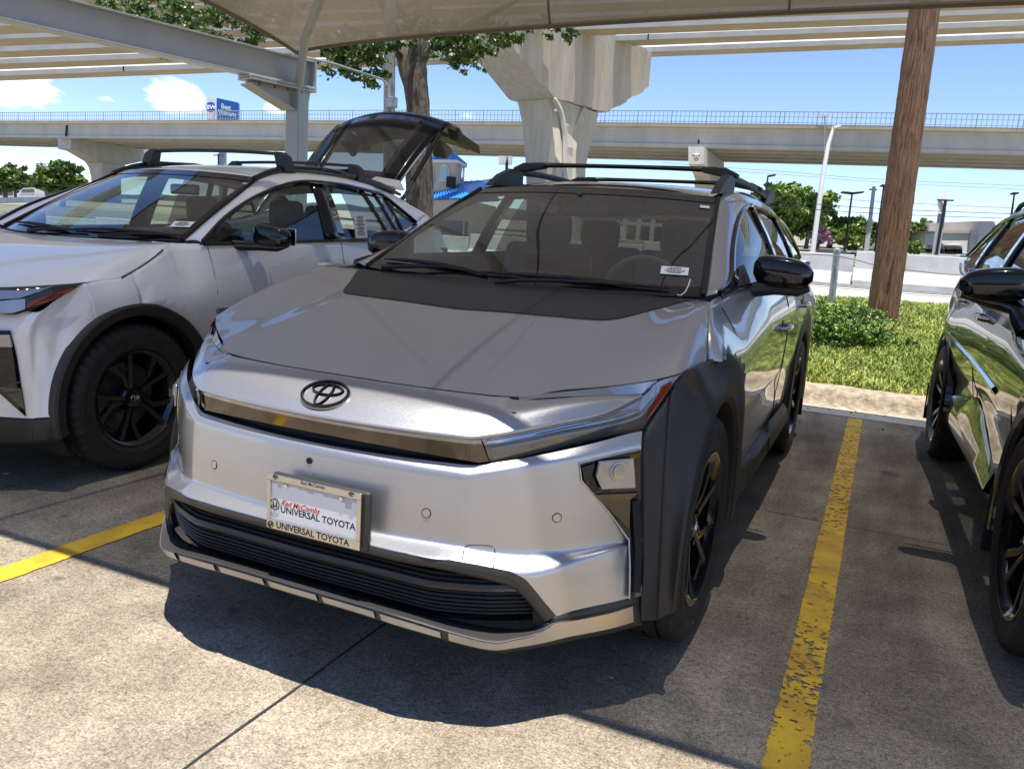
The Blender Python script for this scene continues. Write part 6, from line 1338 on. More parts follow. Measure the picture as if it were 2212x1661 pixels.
limb([P9(868,125),P9(840,100,8.1),P9(800,78,7.7),P9(745,55,7.3)],[.065,.055,.045,.03],10)
limb([P9(900,150),P9(930,110,8.4),P9(985,70,8.2),P9(1060,30,8.0),P9(1140,-10,7.8)],[.07,.06,.05,.04,.02],10)
limb([P9(905,90),P9(860,0,8.6),P9(760,-120,8.4),P9(600,-160,8.2)],[.10,.08,.06,.04],10)
tr.build('trunk','bark',T,recalc=True,ang=80)
LP=[]; tw=MB(); q=np.random.default_rng(5)
def spray(px,py,y,rx,rz,n,sd):
    c=P9(px,py,y); dep=(c-CAM)@_f; k=dep/FOC; LP.append(blob(c,(rx*k,.45,rz*k),int(n*1.6),sd,.40,.8))
for i,a in enumerate(((250,20,7.6,60,30,420),(300,55,7.6,80,40,800),(345,30,7.6,70,42,700),(330,95,7.5,22,20,110),(235,40,7.6,30,28,160),(270,96,7.4,30,10,70),(322,118,7.4,12,10,40),(395,50,7.7,50,45,420),(470,60,7.7,60,40,520),(505,85,7.6,40,36,330),(440,20,7.7,80,40,520),(545,75,7.6,35,24,150),(560,20,7.8,90,40,500),
    (725,110,7.2,28,30,190),(745,140,7.2,36,32,330),(765,120,7.2,40,40,380),(790,150,7.2,30,28,230),(800,105,7.3,50,36,420),(830,100,7.6,40,30,240),(715,145,7.2,16,14,60),(775,172,7.2,20,10,60),
    (960,100,7.8,30,30,260),(990,120,7.8,34,28,300),(1000,90,7.8,50,30,420),(1040,95,7.8,45,26,330),(975,135,7.8,20,16,90),(1080,75,7.8,50,20,260),(1130,68,7.8,40,14,150),(1205,70,7.7,28,20,170),(1215,58,7.7,30,10,90),(940,75,8.0,40,30,200),(1025,140,7.8,14,10,40),(880,75,8.0,50,25,160))):
    spray(*a,sd=20+i)
# crown above the canopy line (casts dapple on the fabric)
for i,(x,y,z,rx,ry,rz,n) in enumerate(((-5.5,8.6,6.2,2.6,2.2,1.4,1500),(-3.8,9.0,6.8,2.6,2.2,1.5,1500),(-7.6,8.0,5.6,1.8,1.6,1.1,900),(-1.9,8.8,6.0,2.0,1.8,1.2,900),(-5.2,7.0,5.6,1.6,1.2,.6,450),(-4.0,6.4,5.0,1.0,.8,.3,160))):
    LP.append(blob((x,y,z),(rx,ry,rz),n,200+i,.4,.8))
LPA=np.concatenate(LP); leafcloud(LPA,.068,'leaf','crown',T,aspect=.55)
for i in range(0,len(LPA),170):
    p=LPA[i]; 
    if p[2]<3.9: 
        e=p+q.normal(size=3)*[.15,.1,.08]+[0,0,.16]; tw.tube([p+q.normal(size=3)*.04,p*.5+e*.5,e],[.003,.005,.007],5)
tw.build('twigs','bark',T)
# ---- galvanised pole beside the oak
gp=at(840,400,'y',8.0); gt=at(842,40,'y',8.0); Gp=empty('lamp_pole',(gp[0],8.0,.3),'grey speckled round steel pole between the oak trunk and the canopy post','pole')
MB().tube([np.array([gp[0]-.02,8.0,.3]),gp,gt,gt+(gt-gp)*.6],.077,20).build('pole_shaft','galvp',Gp); MB().box(at(846,222,'y',7.9),(.13,.10,.14)).build('pole_box','galv',Gp,bevel=.01)
# ---- lower overpass
def fr_pts(lst): return [far(px,py,d) for px,py,d in lst]
dk=[(-500,256,122),(0,261,100),(500,260,86),(979,262,75),(1592,267.5,66),(2212,277,61),(2800,290,57)]
T0_=np.array(fr_pts(dk)); 
def hz(P):                                   # horizontal unit vector across the deck, away from the camera
    d=P[-1]-P[0]; d[2]=0; d/=np.linalg.norm(d); n=np.array([-d[1],d[0],0]); return n if n@_f>0 else -n
OVP=empty('overpass',tuple(np.array([T0_[3][0],T0_[3][1],0.])),'long pale concrete overpass with picket railing and star-marked piers crossing behind the cars','bridge')
nA=hz(T0_); P_=crow(T0_,8)
def sweep(P,prof,n,closed=True):              # profile (across, up)
    return [[p+n*a+np.array([0,0,b]) for a,b in prof] for p in P]
MB().grid(sweep(P_,[(0,-.30),(0,0),(.25,.0),(.25,-.02),(11.6,-.02),(11.6,0),(11.9,0),(11.9,-.30)],nA),cv=True).build('deck','soffit',OVP,smooth=False,recalc=True)
for i in range(5):
    a0=.35+i*2.6
    MB().grid(sweep(P_,[(a0,-.29),(a0,-.42),(a0+.30,-.55),(a0+.30,-1.55),(a0+.02,-1.68),(a0+.02,-1.92),(a0+.74,-1.92),(a0+.74,-1.68),(a0+.46,-1.55),(a0+.46,-.55),(a0+.9,-.42),(a0+.9,-.29)] if i else [(a0,-.29),(a0,-.40),(a0+.10,-.50),(a0+.14,-1.55),(a0,-1.64),(a0,-1.92),(a0+.74,-1.92),(a0+.74,-.29)],nA),cv=True).build('girder','conc2',OVP,smooth=False,recalc=True)
rl=MB(); s_=0; Pd=P_; seg=np.linalg.norm(np.diff(Pd,axis=0),axis=1); cum=np.r_[0,np.cumsum(seg)]
for hh,rr2 in ((.95,.045),(.55,.03),(.12,.03)): rl.tube([p+[0,0,hh] for p in Pd],rr2,4)
for d in np.arange(0,cum[-1],.36):
    p=np.array([np.interp(d,cum,Pd[:,i]) for i in range(3)]); big=(int(d/.36)%8==0)
    rl.tube([p,p+[0,0,1.0 if big else .93]],.05 if big else .028,4,cap=False)
    p2=p+nA*11.7; 
    if int(d/.36)%2==0: rl.tube([p2,p2+[0,0,.93]],.025,4,cap=False)
rl.tube([p+nA*11.7+[0,0,.93] for p in Pd],.035,4)
rl.build('railing','galv',OVP,smooth=False)
def starpoly(c,ux,uy,r):
    o=[]; 
    for k in range(10):
        a=math.pi/2+k*math.pi/5; q_=r if k%2==0 else r*.40; o.append(c+ux*q_*math.cos(a)+uy*q_*math.sin(a))
    return o
for (ex0,ey0,ex1,ey1,Dp,lx,ly,ly2) in ((1487,317,1521,355,66,1598,348,398),(125,297,153,322,97,350,322,372)):
    a=far(ex0,ey0,Dp); b=far(ex1,ey0,Dp); c=far(ex1,ey1,Dp); d=far(ex0,ey1,Dp)
    b2=far(lx,ly,Dp+10.5); L2=b2-b; L2[2]=min(0,L2[2]*.0); L2=nA*12.2
    pier=MB(); ext=L2
    # cap: end face then hammerhead underside
    w_=b-a; hgt=d-a
    st_=[(0,1.0),(.10,1.08),(.34,1.9),(.62,1.9),(.92,1.15),(1.0,1.05)]
    pier.grid([[a+ext*t,b+ext*t,b+ext*t+hgt*h_,a+ext*t+hgt*h_] for t,h_ in st_],cv=True); pier.add([a,b,b+hgt,a+hgt],[(0,1,2,3)])
    co=pier.build('pier_cap','conc',OVP,smooth=False,recalc=True)
    ux=w_/np.linalg.norm(w_); uy=-hgt/np.linalg.norm(hgt); cc_=(a+b+hgt)/2+w_*0-0*uy; cc_=a+w_*.5+hgt*.5; nn=np.cross(ux,uy); nn=nn if nn@_f<0 else -nn
    sp=starpoly(cc_+nn*.02,ux,uy,np.linalg.norm(w_)*.30); sc_=cc_+nn*.16; sm_=MB(); sm_.add(sp+[sc_],[(i,(i+1)%10,10) for i in range(10)]); sm_.build('star','barr',co,smooth=False)
    k0=a+ext*.38+hgt*1.85; k1=b+ext*.38+hgt*1.85; k2=b+ext*.60+hgt*1.85; k3=a+ext*.60+hgt*1.85
    cm=MB(); cen=(k0+k1+k2+k3)/4
    rings=[]
    for t,s2 in ((0,1.35),(.10,1.15),(.3,1.0),(1,1.0)):
        zb2=tz(cen[0],cen[1])-1; rings.append([np.array([cen[0]+(p[0]-cen[0])*s2,cen[1]+(p[1]-cen[1])*s2,p[2]*(1-t)+zb2*t]) for p in (k0,k1,k2,k3)])
    cm.grid(rings,cv=True); cm.build('pier_column','conc',OVP,smooth=False,recalc=True)
# expansion joints on the fascia
for px,py0,py1,D in ((1509,278,318,67.6),(142,271,295,96)): MB().prism([far(px,py0,D),far(px+4,py0,D),far(px+2,py1,D),far(px-2,py1,D)],_f*.1).build('expansion_joint','dark',OVP,smooth=False)
# ---- upper overpass: open rows of girders on a fluted hammerhead pier
UP=empty('elevated_ramp',tuple(np.array([*far(1240,300,46)[:2],0.])),'tall fluted concrete pier carrying rows of pale girders high above the lot','bridge')
for k in range(9):
    yl_=166-25.5*k-1.2*k*k*.3; yr_=80-27.5*k; D=52-3.4*k
    A0=far(-260,yl_+8,D+1.0); A1=far(2460,yr_-6,D-1.0)
    if k<3:
        Pm=far(1385-55*k,119-33*k+ (0),D)  # stays the same straight line
    n_=hz(np.array([A0,A1])); Pg=[A0*(1-t)+A1*t for t in np.linspace(0,1,9)]
    gm_=MB().grid(sweep(Pg,[(0,0),(0,.30),(.07,.36),(.34,.46),(.38,.62),(1.0,.62),(1.25,.46),(1.5,.36),(1.55,.30),(1.55,0)],n_),cv=True); gm_.mi=[1 if i%10==9 else 0 for i in range(len(gm_.f))]; gm_.build('girder',['conc2','soffit'],UP,smooth=False)
    jt_=MB()
    for t in ((.27,.62) if k%2 else (.20,.55)):
        p=A0*(1-t)+A1*t; jt_.box(p+n_*(-.0)+[0,0,.15],(.06,.10,.32))
    jt_.build('girder_joint','dark',UP,smooth=False)
# hammerhead cap: one vertical face plane, vertical flutes
ca=far(1405,150,52); cb_=far(1085,72,41); ed=(cb_-ca)*[1,1,0]; ed/=np.linalg.norm(ed); nf=np.array([-ed[1],ed[0],0]); nf=nf if nf@_f<0 else -nf
def onp(px,py,o=0): d=ray(px,py); t=((ca-CAM)@nf)/(d@nf); p=CAM+d*t; return (p-ca)@ed,p[2]
tops=[onp(*q_) for q_ in ((1404,112),(1330,80),(1252,44),(1150,-4),(1060,-50))]; bots=[onp(*q_) for q_ in ((1408,184),(1309,244),(1189,210),(1085,72),(1035,4))]
s1_=max(tops[-1][0],bots[-1][0]); th=far(1114,209,47.4)-far(1189,210,45.2); thd=-nf*max(2.6,abs(th@nf)); g_=[]
SS=np.linspace(0,s1_,72)
for i,s_ in enumerate(SS):
    zt_=np.interp(s_,*zip(*tops)); zb3=np.interp(s_,*zip(*bots)); o=nf*(.22 if (i//4)%2 else 0); b0_=ca*[1,1,0]+ed*s_
    g_.append([b0_+thd+[0,0,zt_],b0_+o+[0,0,zt_],b0_+o+[0,0,zb3+.0],b0_+thd+[0,0,zb3]])
cp=MB(); cp.grid(g_,cv=True); cp.add([g_[0][j] for j in range(4)],[(0,1,2,3)]); cp.add([g_[-1][j] for j in range(4)],[(0,1,2,3)])
cp.build('pier_cap','concw',UP,smooth=False,recalc=True)
rg=[]
for Lx,Ly,Mx,My,Rx,Ry in ((1113,208,1192,211,1293,246),(1121,232,1195,236,1289,262),(1127,262,1199,266,1283,285),(1132,313,1205,316,1272,325),(1136,357,1208,360,1265,364),(1140,540,1212,545,1258,540)):
    l=far(Lx,Ly,47.2);m=far(Mx,My,45);r=far(Rx,Ry,48.8); ch=.18; rg.append([l,l*(1-ch)+m*ch-_f*.12,m+(l-m)*ch*.5,m+(r-m)*ch*.5,r+(m-r)*ch-_f*.12,r,l+r-m])
MB().grid(rg,cv=True).build('pier_column','concw',UP,smooth=False,recalc=True)
rb_=[far(px,py,d) for px,py,d in ((1262,238,47.4),(1250,262,47.2),(1241,290,47.1),(1236,325,47.0),(1234,370,47.0),(1234,540,47.0))]
MB().tube(crow(rb_,4),.30,6).build('pier_rib','concw',UP,smooth=False)
rb_=[far(px,py,d) for px,py,d in ((1196,214,44.9),(1210,240,45.2),(1218,280,45.4),(1220,330,45.5),(1220,540,45.5))]
MB().tube(crow(rb_,4),.16,6).build('pier_rib','conc',UP,smooth=False)
# ---- roadside hotel sign
def quad(px0,py0,px1,py1,px2,py2,px3,py3,D0,D1): return [far(px0,py0,D0),far(px1,py1,D1),far(px2,py2,D1),far(px3,py3,D0)]
SG=empty('hotel_sign',tuple(far(490,420,112)*[1,1,0]+[0,0,2]),'tall blue and white hotel sign standing beyond the overpass railing','sign')
Q=quad(468,212,514,222,514,258,468,258,110,113); bx_=_f*.7
MB().prism(Q,bx_).build('sign_box','signb',SG,smooth=False)
Q2=quad(446,210,468,212,468,258,446,257,113,110); MB().prism(Q2,bx_).build('sign_panel','signw',SG,smooth=False)
ux=(Q[1]-Q[0])/np.linalg.norm(Q[1]-Q[0]); uy=np.array([0,0,1.]); n_=np.cross(ux,uy); n_/=np.linalg.norm(n_); uy=np.cross(n_,ux)
text('Best',.92,'signw',SG,far(479,236,109.8)-_f*.3,ux,uy,'sign_lettering',bold=.03); text('Western',.80,'signw',SG,far(473,247,109.6)-_f*.3,ux,uy,'sign_lettering',bold=.03)
cc_=far(457,234,110.8); u2=_r; v2=_u
MB().add([cc_-_f*.35+u2*.68*math.cos(a)+v2*.72*math.sin(a) for a in np.linspace(0,6.283,28,endpoint=False)],[tuple(range(28))]).build('round_logo','signb',SG,smooth=False)
text('BW',.82,'signw',SG,cc_-_f*.45-u2*.56-v2*.30,u2,v2,'sign_letters',bold=.02)
MB().tube([far(480,256,113),far(481,320,113),far(482,430,113)],.55,12).build('sign_pole','galv',SG)
# ---- blue roofed restaurant
BL=empty('restaurant',tuple(far(985,470,44)*[1,1,0]+[0,0,1.5]),'cream building with bright blue metal roof and an arched window turret','building')
def at_d(px,py,D): return far(px,py,D)
D=44; 
def hp(px,py,D_): return far(px,py,D_)
tl_,tm_,tr_=(928,392),(990,396),(1004,388)
ra,rm,rc=hp(922,347,D+.5),hp(982,350,D-1),hp(1003,346,D+2); za=hp(925,349,D)[2]; fw_=rc-rm; 
def plan(px,D_,z): p=far(px,380,D_); return np.array([p[0],p[1],z])
zt=far(960,348,D)[2]; zb2=far(960,400,D)[2]-.4; zr=far(966,331,D+1)[2]
c0=plan(925,D,zt); c1_=plan(984,D-.9,zt); c2_=plan(1003,D+1.6,zt); c3_=c0+c2_-c1_
cs=[c0,c1_,c2_,c3_]
MB().prism([p*[1,1,0]+[0,0,zb2] for p in cs],(0,0,zt-zb2)).build('turret_wall','stucco',BL,smooth=False)
ce=sum(cs)/4; ov=[ce+(p-ce)*1.13 for p in cs]; tp_=[ce*[1,1,0]+(p-ce)*.30*[1,1,0]+[0,0,zr] for p in cs]
def ridged(a,b,c_,d_,name,n=10):
    """sheet-metal roof slope with standing seams: a-b eave, d-c ridge"""
    o=MB().add([a,b,c_,d_],[(0,1,2,3)]).build(name,'blueroof',BL,smooth=False,solid=.02); sm_=MB()
    for t in np.linspace(.02,.98,n): sm_.tube([a*(1-t)+b*t+[0,0,.03],d_*(1-t)+c_*t+[0,0,.03]],.035,4)
    sm_.build('roof_seams','blueroof',o,smooth=False); return o
for i in range(4): ridged(ov[i],ov[(i+1)%4],tp_[(i+1)%4],tp_[i],'turret_roof')
MB().add(tp_,[(0,1,2,3)]).build('turret_roof_top','blueroof',BL,smooth=False); MB().prism([p-[0,0,.16] for p in ov],(0,0,.15)).build('turret_eave','bwhite',BL,smooth=False)
def archwin(a,b,zc,w,h,nm):
    """arched window on the wall from a to b, at fraction zc"""
    u=(b-a); u[2]=0; Ln=np.linalg.norm(u); u/=Ln; n=np.cross(u,[0,0,1.]); n=n if n@_f<0 else -n; c=a+u*Ln*zc[0]; c[2]=zc[1]
    def arc(s_,off): 
        P=[c-u*w*s_/2+n*off-[0,0,h*.4*s_]]; P+= [c+u*w*s_/2*math.cos(t)+np.array([0,0,1])*h*.6*s_*math.sin(t)+n*off for t in np.linspace(math.pi,0,11)]; P+=[c+u*w*s_/2+n*off-[0,0,h*.4*s_]]; return P
    f_=MB().prism(arc(1.25,.02),-n*.03+n*.08).build('window_frame','bwhite',BL,smooth=False); MB().prism(arc(1.0,.10),n*.02).build('window_pane','wing2',f_,smooth=False)
M['wing2']=mat('pale_window',(.25,.42,.48),.15,0,1)
zc_=far(970,380,D)[2]
archwin(cs[0],cs[1],(.62,far(962,379,D)[2]),.50,.72,'w'); archwin(cs[1],cs[2],(.5,far(996,380,D)[2]),.62,.75,'w'); archwin(cs[0],cs[1],(.12,far(930,381,D)[2]),.36,.6,'w')
MB().box(plan(975,D-.95,far(975,396,D)[2]),(.42,.3,.55)).build('roof_hatch','dark',BL,smooth=False)
ze=far(960,413,D)[2]-.5; zr2=far(960,400,D)[2]+.1
e0=plan(860,D+3,ze); e1=plan(1012,D-5,ze); e2=plan(1082,D+3,ze+.3); e3=plan(900,D+14,ze)
r0_=plan(905,D+3.0,zr2); r1_=plan(1000,D-.2,zr2); r2_=plan(1062,D+5,zr2+.7)
ridged(e0,e1,r1_,r0_,'main_roof',26); ridged(e1,e2,r2_,r1_,'main_roof',16); ridged(e2,e3,r0_,r2_,'main_roof',12)
MB().prism([p*[1,1,0]+[0,0,tz(p[0],p[1])-1] for p in (e0*.98+e3*.02,e1,e2,e3)],(0,0,ze-.1-tz(e1[0],e1[1])+1)).build('wall','navy',BL,smooth=False) if 'navy' in M else None
M['navy']=mat('navy_wall',(.02,.05,.16),.6); M['navy2']=M['stucco']
q0,q1,q2,q3_=[ (e0+e1+e2+e3)/4+(p-(e0+e1+e2+e3)/4)*.95 for p in (e0,e1,e2,e3)]
bw=MB().prism([np.array([p[0],p[1],1.0]) for p in (q0,q1,q2,q3_)],(0,0,ze-1.05)).build('wall','stucco',BL,smooth=False)
for px in range(895,1080,22):
    pass
for t in np.linspace(.08,.95,9):
    p=q0*(1-t)+q1*t; n=np.cross(q1-q0,[0,0,1.]); n/=np.linalg.norm(n); n=n if n@_f<0 else -n; MB().box(np.array([p[0],p[1],ze-1.9])+n*.06,(.9,.2,1.6),np.array([[1,0,0],[0,1,0],[0,0,1]])).build('window','navy',BL,smooth=False)
# ---- trees, near ones with more leaves
def tree(px,base,topy,wpx,D,m,label,n,group='trees beyond the barrier',leaf=.30,cat='tree',nm='shade_tree',seed=0,par=1.0):
    b=far(px,base,D); b[2]=min(b[2],tz(b[0],b[1])) if D>20 else b[2]; H=far(px,topy,D)[2]-b[2]; W=wpx/FOC*D
    if px>1600: H+=10/FOC*D; W*=1.25; n=int(n*1.3)
    t=empty(nm,tuple(b),label,cat,group); o=MB(); r_=random.Random(seed)
    o.tube([b,b+[0,0,H*.2],b+[W*.03,0,H*.45],b+[0,0,H*.7]],[.16*W/4+.08,.12*W/4+.06,.08*W/4+.04,.03],8)
    for k in range(6): 
        a=k*1.05+r_.random(); o.tube([b+[0,0,H*(.25+.06*k)],b+[W*.18*math.cos(a),W*.18*math.sin(a),H*(.45+.06*k)],b+[W*.34*math.cos(a),W*.34*math.sin(a),H*(.6+.05*k)]],[.06,.04,.015],5)
    o.build('trunk','bark',t,ang=80)
    pts=[]
    for k in range(9):
        a=r_.random()*6.28; rr=r_.random()**.6*.30*W; c=b+np.array([rr*math.cos(a),rr*math.sin(a),H*(.45+.38*r_.random())]); s2=W*(.20+.12*r_.random()); pts.append(blob(c,(s2,s2,min(s2*.85,H*.24)),n//9,seed*31+k,.32,.6))
    pts.append(blob(b+[0,0,H*.62],(W*.42,W*.42,H*.30),n//3,seed*7+99,.30,.6))
    leafcloud(np.concatenate(pts),leaf,m,'crown',t,aspect=.7,seed=seed+3); return t
tree(12,425,357,90,70,'leaf2','leafy green tree at the left edge above the low wall',2600,'trees behind the white car',.42,seed=1)
tree(58,428,366,70,88,'leaf2','small green tree between two larger ones at the left',1500,'trees behind the white car',.42,seed=2)
tree(135,432,352,112,62,'leaf2','rounded full green tree left of the overpass pier',3600,'trees behind the white car',.36,seed=3)
tree(1700,545,415,160,52,'leaf3','bright green tree rising beside the silver car roof',6500,leaf=.26,seed=4); tree(1660,545,405,90,47,'leaf3','light green leafy tree half hidden by the silver car',3500,leaf=.25,seed=5)
tree(1790,546,476,120,70,'leaf2','dark green tree behind the white lamp post',4200,leaf=.32,seed=6); tree(1868,548,480,110,80,'leaf2','broad dark green tree between two lamp posts',3600,leaf=.34,seed=7)
tree(1835,552,498,95,62,'leaf3','low yellow green tree in front of the darker trees',2600,leaf=.30,seed=8); tree(1925,553,490,70,78,'leaf3','pale green tree just left of the utility pole',2200,leaf=.34,seed=9)
tree(1975,548,486,70,85,'leaf2','dark green tree just right of the utility pole',2000,leaf=.36,seed=10); tree(2030,548,500,60,110,'leaf2','far green tree behind the white service building',1300,leaf=.4,seed=11)
pk=tree(1765,543,496,48,50,'pink','pink flowering crape myrtle behind the barrier',1500,leaf=.18,seed=12,nm='crape_myrtle',cat='tree')
tree(1965,556,530,50,40,'leaf3','small pale flowering shrub behind the utility pole',900,leaf=.14,seed=13,nm='low_bush',cat='shrub')
tree(1740,545,470,70,60,'leaf3','slender light green tree left of the pink blossom',1800,leaf=.26,seed=15)
# ---- lamp posts and poles
def lamp(px,py0,py1,D,label,arm=0,w=.07,m='blackm',lean=None,double=False,group='dark lamp posts beyond the barrier'):
    lean=lean if lean is not None else -.135*(1 if px>1100 else -.2)
    top=far(px,py0,D); bot=far(px+lean*(py1-py0),py1,D); t=empty('street_lamp',tuple(bot),label,'lamp post',group)
    MB().tube([bot,top],[w*1.25,w*.8],8).build('lamp_pole',m,t)
    for s2 in ((1,-1) if double else (1,)):
        if arm: MB().hull([top+_r*s2*x+_u*0+np.array([0,0,z])+_f*y for x,z in ((0,.02),(arm,.08),(arm,.0),(0,-.10)) for y in (-.14,.14)]).build('lamp_head',m,t,smooth=False)
    if not arm: MB().hull([top+_r*x+np.array([0,0,z])+_f*y for x in (-.22,.22) for y in (-.2,.2) for z in (0,.10)]).build('lamp_head',m,t,smooth=False)
    return t
lamp(1659,380,440,60,'short dark lamp post nearest the silver car roof',.55); lamp(1713,400,500,58,'dark lamp post rising from the bright green tree',.55); lamp(1755,422,530,57,'dark lamp post between the green tree and white pole',.5)
lamp(1841,417,548,55,'dark twin-headed lamp post in the middle of the trees',.75,double=True); lamp(1909,403,555,60,'tall thin dark lamp post left of the utility pole',0); lamp(2191,420,480,60,'dark lamp post peeking over the black car roof',0)
lamp(1737,464,520,75,'small dark lamp post low between the trees',.4,w=.05)
SP=empty('utility_pole',tuple(far(1872,555,55)),'grey concrete square pole between the dark lamp posts','pole'); MB().tube([far(1870,555,55),far(1888,404,55)],[.22,.16],4).build('pole_shaft','galvp',SP,smooth=False); MB().box(far(1886,410,55),(.5,.12,.12)).build('cross_arm','galvp',SP)
WL_=empty('street_lamp',tuple(far(1753,560,36)),'tall leaning white lamp post in front of the overpass','lamp post'); MB().tube([far(1753,560,36),far(1779,370,36),far(1790,310,36),far(1801,274,36)],[.12,.10,.09,.06],10).build('lamp_pole','bwhite',WL_); MB().hull([far(1801,274,36)+_r*x+_u*z+_f*y for x,z in ((-.05,0),(.25,.06),(.3,.0),(.0,-.1)) for y in (-.1,.1)]).build('lamp_head','bwhite',WL_,smooth=False)
WM=empty('street_lamp',tuple(far(1781,330,70)),'slim lamp mast fixed to the overpass edge','lamp post'); MB().tube([far(1781,330,64),far(1782,250,64)],.05,6).build('lamp_pole','galv',WM); MB().box(far(1782,250,64),(.7,.3,.1)).build('lamp_head','signw',WM,smooth=False)
# white flared pylon
PYL=empty('pylon_sign',tuple(far(2018,555,60)),'grey pylon with a glossy white flared top beside the service building','sign')
MB().grid([[far(px-w,py,60),far(px+w,py,60),far(px+w,py,61),far(px-w,py,61)] for px,py,w in ((2020,556,8.5),(2035,458,8.5))],cv=True).build('pylon_shaft','galvp',PYL,smooth=False,recalc=True)
MB().grid([[far(px-w,py,59.8),far(px+w,py,59.8),far(px+w,py,61.5),far(px-w,py,61.5)] for px,py,w in ((2034,462,8),(2037,438,11.5),(2040,418,9.0),(2041,414,6))],cv=True).build('pylon_head','signw',PYL,smooth=True,recalc=True)
MB().tube([far(2022,556,59.6),far(2043,432,59.6)],.10,6).build('pylon_mast','blackm',PYL); MB().box(far(2042,433,59.6),(1.1,.2,.1)).build('pylon_arm','blackm',PYL)
# power lines
for i,(pts,D) in enumerate(((((1430,352),(1700,372),(1900,388),(2212,402)),90),(((1430,360),(1700,378),(1900,394),(2212,410)),90),(((1640,431),(1900,451),(2230,464)),34),(((1640,444),(1900,462),(2230,474)),34),(((1600,415),(1900,436),(2230,452)),70),(((0,394),(60,397),(190,404)),60),(((0,383),(90,392),(200,398)),75),(((1012,396),(1040,392),(1100,384)),40))):
    tag(MB().tube(crow([far(px,py,D) for px,py in pts],5),.018 if D<60 else .024,4).build('power_line','wire',None,local=True),['uppermost faint power line below the overpass at right','second faint power line below the overpass at right','upper dark power line crossing behind the utility pole','lower dark power line crossing behind the utility pole','thin faint power line above the two dark ones at right','lower thin wire crossing the trees at the left','upper thin wire above the trees at the left','thin wire running from the blue roof to the silver car'][i],'power line','overhead power lines')
for px,py0,py1,D,lab in ((89,352,372,90,'small distant power pole with a crossarm above the left trees'),(472,333,352,95,'small power pole with a crossarm just above the white car roof')):
    t=empty('power_pole',tuple(far(px,py1+20,D)),lab,'pole'); MB().tube([far(px,py1+30,D),far(px,py0,D)],.12,6).build('pole_shaft','wood',t); MB().box(far(px,py0+3,D),(1.6,.12,.12)).build('crossarm','wood',t)
CT=empty('antenna_mast',tuple(far(1094,400,70)),'mast with a cluster of white antennas beside the tall pier','mast'); MB().tube([far(1094,400,70),far(1095,338,70)],.14,8).build('mast_pole','blackm',CT)
for dx in (-11,-6,0,6,11): MB().box(far(1092+dx,347,70),(.22,.2,.75)).build('antenna_panel','signw',CT,smooth=False)
MB().tube([far(1080,352,70),far(1106,352,70)],.05,4).build('antenna_ring','galv',CT)
# ---- service building at right
SB=empty('service_building',tuple(far(2060,553,75)),'low white service building with open garage doors beyond the barrier','building')
def bx2(px0,py0,px1,py1,D_,dep_,name,m,par=SB,lean=.0): 
    a=[far(px0,py1,D_),far(px1,py1,D_),far(px1,py0,D_),far(px0,py0,D_)]; return MB().prism(a,_f*dep_*[1,1,0]).build(name,m,par,smooth=False)
bx2(1999,503,2126,570,75,14,'wall','bwhite'); bx2(1997,500,2126,504,74.8,14.5,'roof_edge','tan'); bx2(2113,478,2150,575,73.5,16,'entrance_block','bwhite'); bx2(2075,497,2112,502,78,6,'roof_unit','bwhite')
for px in (2002,2029,2044,2062): 
    f=bx2(px,530,px+17 if px!=2029 else px+9,553,74.7,.3,'garage_door','tan'); bx2(px+.5,538,px+16.5 if px!=2029 else px+8.5,558,74.5,.3,'door_opening','dark',f)
bx2(1690,538,1762,546,48,2,'x','tan') if False else None
FN=empty('container',tuple(far(1790,550,46)),'long cream slatted fence panel behind the barrier','fence'); MB().prism([far(1769,537,46),far(1830,543,46),far(1830,552,46),far(1769,550,46)],_f*1.0).build('panel','tan',FN,smooth=False)
for i,(px,w,c,lab) in enumerate(((1712,26,'orange_car','orange car mostly hidden behind the barrier near the silver car'),(1735,22,'blue_car','dark blue car just showing above the barrier'),(1783,30,'silver_car','silver car showing above the barrier below the pink blossom'),(1858,30,'navy_car','dark car showing above the barrier left of the grey pole'),(1886,24,'grey_car','grey car showing above the barrier right of the grey pole'),(1962,30,'black_car','dark car just right of the utility pole above the barrier'),(2094,20,'white_van','white car in front of the garage doors'))):
    col={'orange_car':(.6,.12,.03),'blue_car':(.04,.07,.18),'silver_car':(.4,.4,.42),'navy_car':(.03,.04,.06),'grey_car':(.2,.21,.22),'black_car':(.03,.03,.04),'white_van':(.7,.7,.7)}[c]
    M[c]=mat('paint_'+c,col,.3,.2,1); y0=553+ (px-1700)*.02; t=empty('parked_car',tuple(far(px,y0+36,42)),lab,'car','cars beyond the barrier'); L_c=w/FOC*42*.5*1.5
    e=[]
    for s2,(x,z) in enumerate(((-1,.0),(-1,.55),(-.62,.75),(-.40,1.18),(.38,1.2),(.66,.80),(1,.65),(1,.0))): e.append(far(px,y0+34,42)+_r*x*L_c+np.array([0,0,z-.15]))
    MB().prism(e,_f*1.7*[1,1,0]).build('body',c,t,bevel=.06); g=[far(px,y0+34,42)+_r*x*L_c+np.array([0,0,z-.15])-_f*.02 for x,z in ((-.54,.80),(-.37,1.10),(.35,1.12),(.56,.84))]; MB().prism(g,-_f*.02).build('side_window','wing',t,smooth=False)
